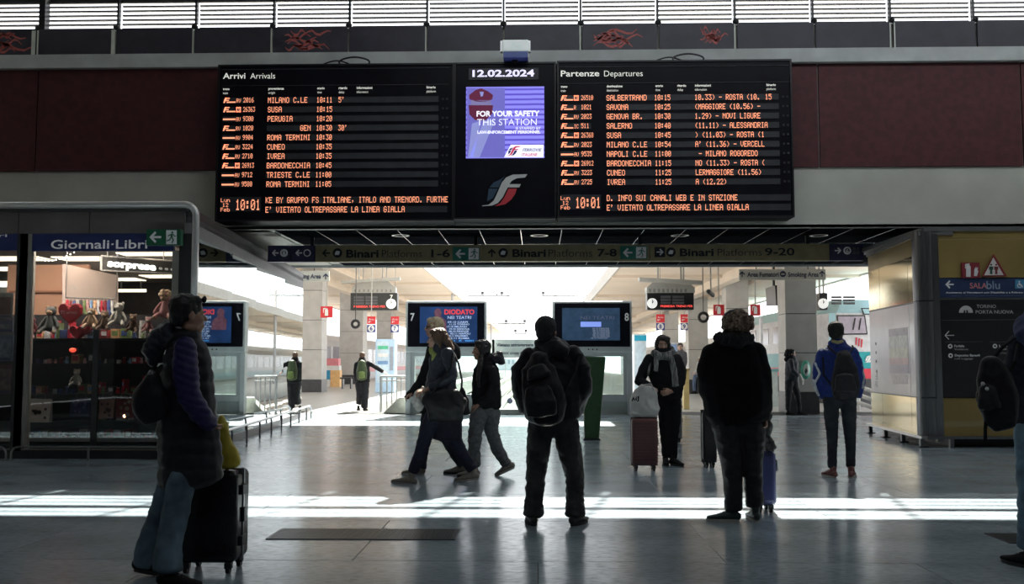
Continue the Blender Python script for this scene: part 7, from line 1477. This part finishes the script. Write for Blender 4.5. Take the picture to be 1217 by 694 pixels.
f10 = simple_person('walker in dark clothes with a green backpack at the left, seen from behind', 26.2, 431, [(430.5, 427, 0, 4, 1), (431, 432, 0, 8, .7), (431, 443, 0, 9, .65), (431.5, 454, 0, 8.5, .7)], [[(437, 431, 0, 3), (446, 436, -.05, 2.7), (455, 441.5, -.05, 2.1)], [(424, 433, 0, 3), (422.5, 443, 0, 2.9), (424, 453, .05, 2.3)]], [[(427, 456, 0, 5, 1), (428, 468, 0, 4.4, 1), (427, 479, .1, 4, 1)], [(434, 456, 0, 5, 1), (433.5, 470, 0, 4.5, 1), (433, 484, 0, 4, 1)]], (430.5, 427.5), (.1, 1, -.1), (skinL, M('hair_auburn', (.09, .04, .02), .6), blk, cloth('dark_wide_trousers', (.02, .02, .024))), shoes=((426, 484, .2, 100, .27), (433.5, 486, 0, 80, .27)), hh=.20)
backpack('green and black backpack on the walker at the left', 25.98, 430, [[(430, 432, 0, 4.5, 1), (430, 440, 0, 6.5, .7), (430, 449, 0, 6, .7)]], (cloth('pack_olive', (.055, .075, .035), .5), cloth('pack_lime', (.16, .22, .07), .5)), [[(427, 432, 0), (425, 429, .15)], [(433, 432, 0), (436, 429, .15)]], [[(430, 443, -.12, 3.6, .5), (430, 449, -.12, 3.8, .5)]], wr=(.004, 9, 1))
simple_person('standing person in a grey jacket far behind the woman with the checked scarf', 28, 809, [(808.5, 416, 0, 3, 1), (809, 420, 0, 6, .7), (809, 428, 0, 6.5, .65), (809, 438, 0, 6, .7)], [[(804, 420, 0, 2.3), (803.5, 430, 0, 2.1), (806, 437, -.1, 1.8)], [(814, 420, 0, 2.3), (815, 430, 0, 2.1), (813, 438, -.1, 1.8)]], [[(806, 440, 0, 3.8, 1), (806, 460, 0, 3, 1), (806, 481, 0, 2.4, 1)], [(812, 440, 0, 3.8, 1), (812, 460, 0, 3, 1), (812, 481, 0, 2.4, 1)]], (808.5, 417), (-.3, -1, 0), (skinL, hb, cloth('mid_grey_jacket', (.10, .10, .11)), cloth('pale_trousers', (.45, .43, .38))), shoes=((806, 484, 0, -95, .27), (812, 484, 0, -80, .27)))
bseat = thing('waiting_seat', 'low dark seat under the sitting white-haired person', 'seat', (P(834, 452, 41).x, 41, 0)); kb('seat', 828, 449, 842, 451, plinth, bseat, 40.8, .45)
for x in (829, 840): kb('leg', x, 451, x+1.2, 468, plinth, bseat, 40.85, .35)
simple_person('white-haired person in a striped pale top sitting behind the black suitcase', 41, 832, [(832.5, 430, 0, 3, 1), (833, 434, 0, 5, .8), (833.5, 441, 0, 5, .8), (834, 447, 0, 5, .9)], [[(832, 434, -.15, 2), (829, 440, -.2, 1.8), (825.5, 443, -.2, 1.5)]], [[(833, 447, -.08, 3, 1), (826, 447.5, -.08, 2.6, 1), (825, 456, -.08, 2.2, 1), (825.5, 464, -.08, 1.8, 1)], [(833, 447, .12, 3, 1), (827, 448, .12, 2.6, 1), (826, 457, .12, 2.2, 1), (827, 464, .12, 1.8, 1)]], (832, 430.5), (-.9, -.3, 0), (skinL, hw_, M('striped_top', (.45, .46, .48), .8, var=.6, scale=14, stretch=(.3, .3, 3)), cloth('mid_blue_jeans', (.10, .14, .22))), shoes=((824.5, 466, -.08, 180, .27), (826, 466, .12, 180, .27)))
# ---------------------------------------------------------------- 10 person cut by the right edge
W10 = Fig('person', 'person in a denim-blue hood and light jeans cut off by the right edge', 'person', 6.4, 1240)
fr = Frame(W10.J(1241, 384, 0), (.5, .85, -.1)); h10 = .232
tor = [(1236, 392, 0, 20, .9), (1236, 404, 0, 33, .6), (1238, 440, 0, 38, .55), (1241, 480, 0, 36, .55), (1243, 504, 0, 35, .6)]
aL = [(1212, 408, 0, 12), (1206, 440, .02, 13), (1210, 475, .04, 11), (1222, 496, .1, 9)]; aR = [(1263, 408, 0, 12), (1272, 440, .02, 13), (1270, 475, .04, 11), (1262, 496, .1, 9)]
lL = [(1226, 508, 0, 19, .9), (1226, 540, 0, 17, .9), (1224, 590, 0, 13, 1), (1223, 650, 0, 12, 1)]; lR = [(1258, 508, 0, 18, .9), (1260, 540, 0, 17, .9), (1260, 590, 0, 13, 1), (1262, 650, 0, 12, 1)]
body(W10, [shrink(tor), shrink(aL), shrink(aR), shrink(lL, .7), shrink(lR, .7), [(1240, 394, 0, 11), (1241, 380, 0, 10)]], [head_mb(fr, h10)], [hand_mb(W10.J(1223, 498, .1), (.3, .4, -.7), (1, 0, 0), .95)], skinL)
face_parts(fr, h10, W10.t, skinL); hair('hair', fr, h10, hb, W10.t, 'short')
dnm = cloth('denim_hood', (.045, .055, .11), .75, var=.45, scale=10)
W10.part('hooded_top', [tor, aL, aR], cloth('dark_denim_top', (.018, .021, .034), .8, var=.4), .012, 4, (.007, 7, 1.4)); W10.part('hood', [[(1216, 386, 0, 9, 1.2), (1219, 398, -.06, 13, 1.2), (1232, 404, -.1, 14, 1), (1250, 400, -.08, 12, 1)], [(1219, 380, .0, 6, 1.6), (1238, 370, 0, 18, .9)]], dnm, .011, 4, (.008, 9, 1.2))
W10.part('trousers', [lL, lR, [(1229, 507, 0, 20, .8), (1257, 507, 0, 19, .8)]], cloth('light_jeans', (.16, .26, .34), .8, var=.4, scale=9), .012, 3, (.007, 8, 1.6))
shoe(W10, 1221, 662, -.05, 110, .29, blk, soleb); shoe(W10, 1262, 662, 0, 80, .29, blk, soleb)
bb10 = Fig('backpack', 'limp black backpack hanging from the person at the right edge', 'backpack', 6.12, 1186)
bb10.part('pack_body', [[(1178, 432, 0, 12, .8), (1182, 448, 0, 20, .6), (1186, 475, 0, 24, .55), (1190, 498, 0, 20, .55), (1194, 508, 0, 13, .6)]], cloth('pack_black', (0, 0, 0)), .011, 5, (.007, 7, 1.1)); bb10.part('front_pocket', [[(1173, 462, -.08, 10, .6), (1176, 484, -.09, 13, .6)], [(1164, 468, 0, 4), (1163, 478, 0, 4)]], cloth('pack_black_gloss', (0, 0, 0)), .010, 3, (.005, 10, 1))
for st in ([(1178, 430, 0), (1192, 412, .03), (1206, 402, .1)], [(1172, 496, 0), (1171, 510, 0), (1171, 524, 0)], [(1196, 450, 0), (1206, 430, .0), (1210, 410, .1)]): MB().tube([bb10.J(*q) for q in st], .011, 8).build('strap', blk, bb10.t)
for x, y in ((1168, 456), (1173, 462)): MB().ball(bb10.J(x, y, -.12), .012, 8, 6).build('buckle', steel, bb10.t)
finish_soft()
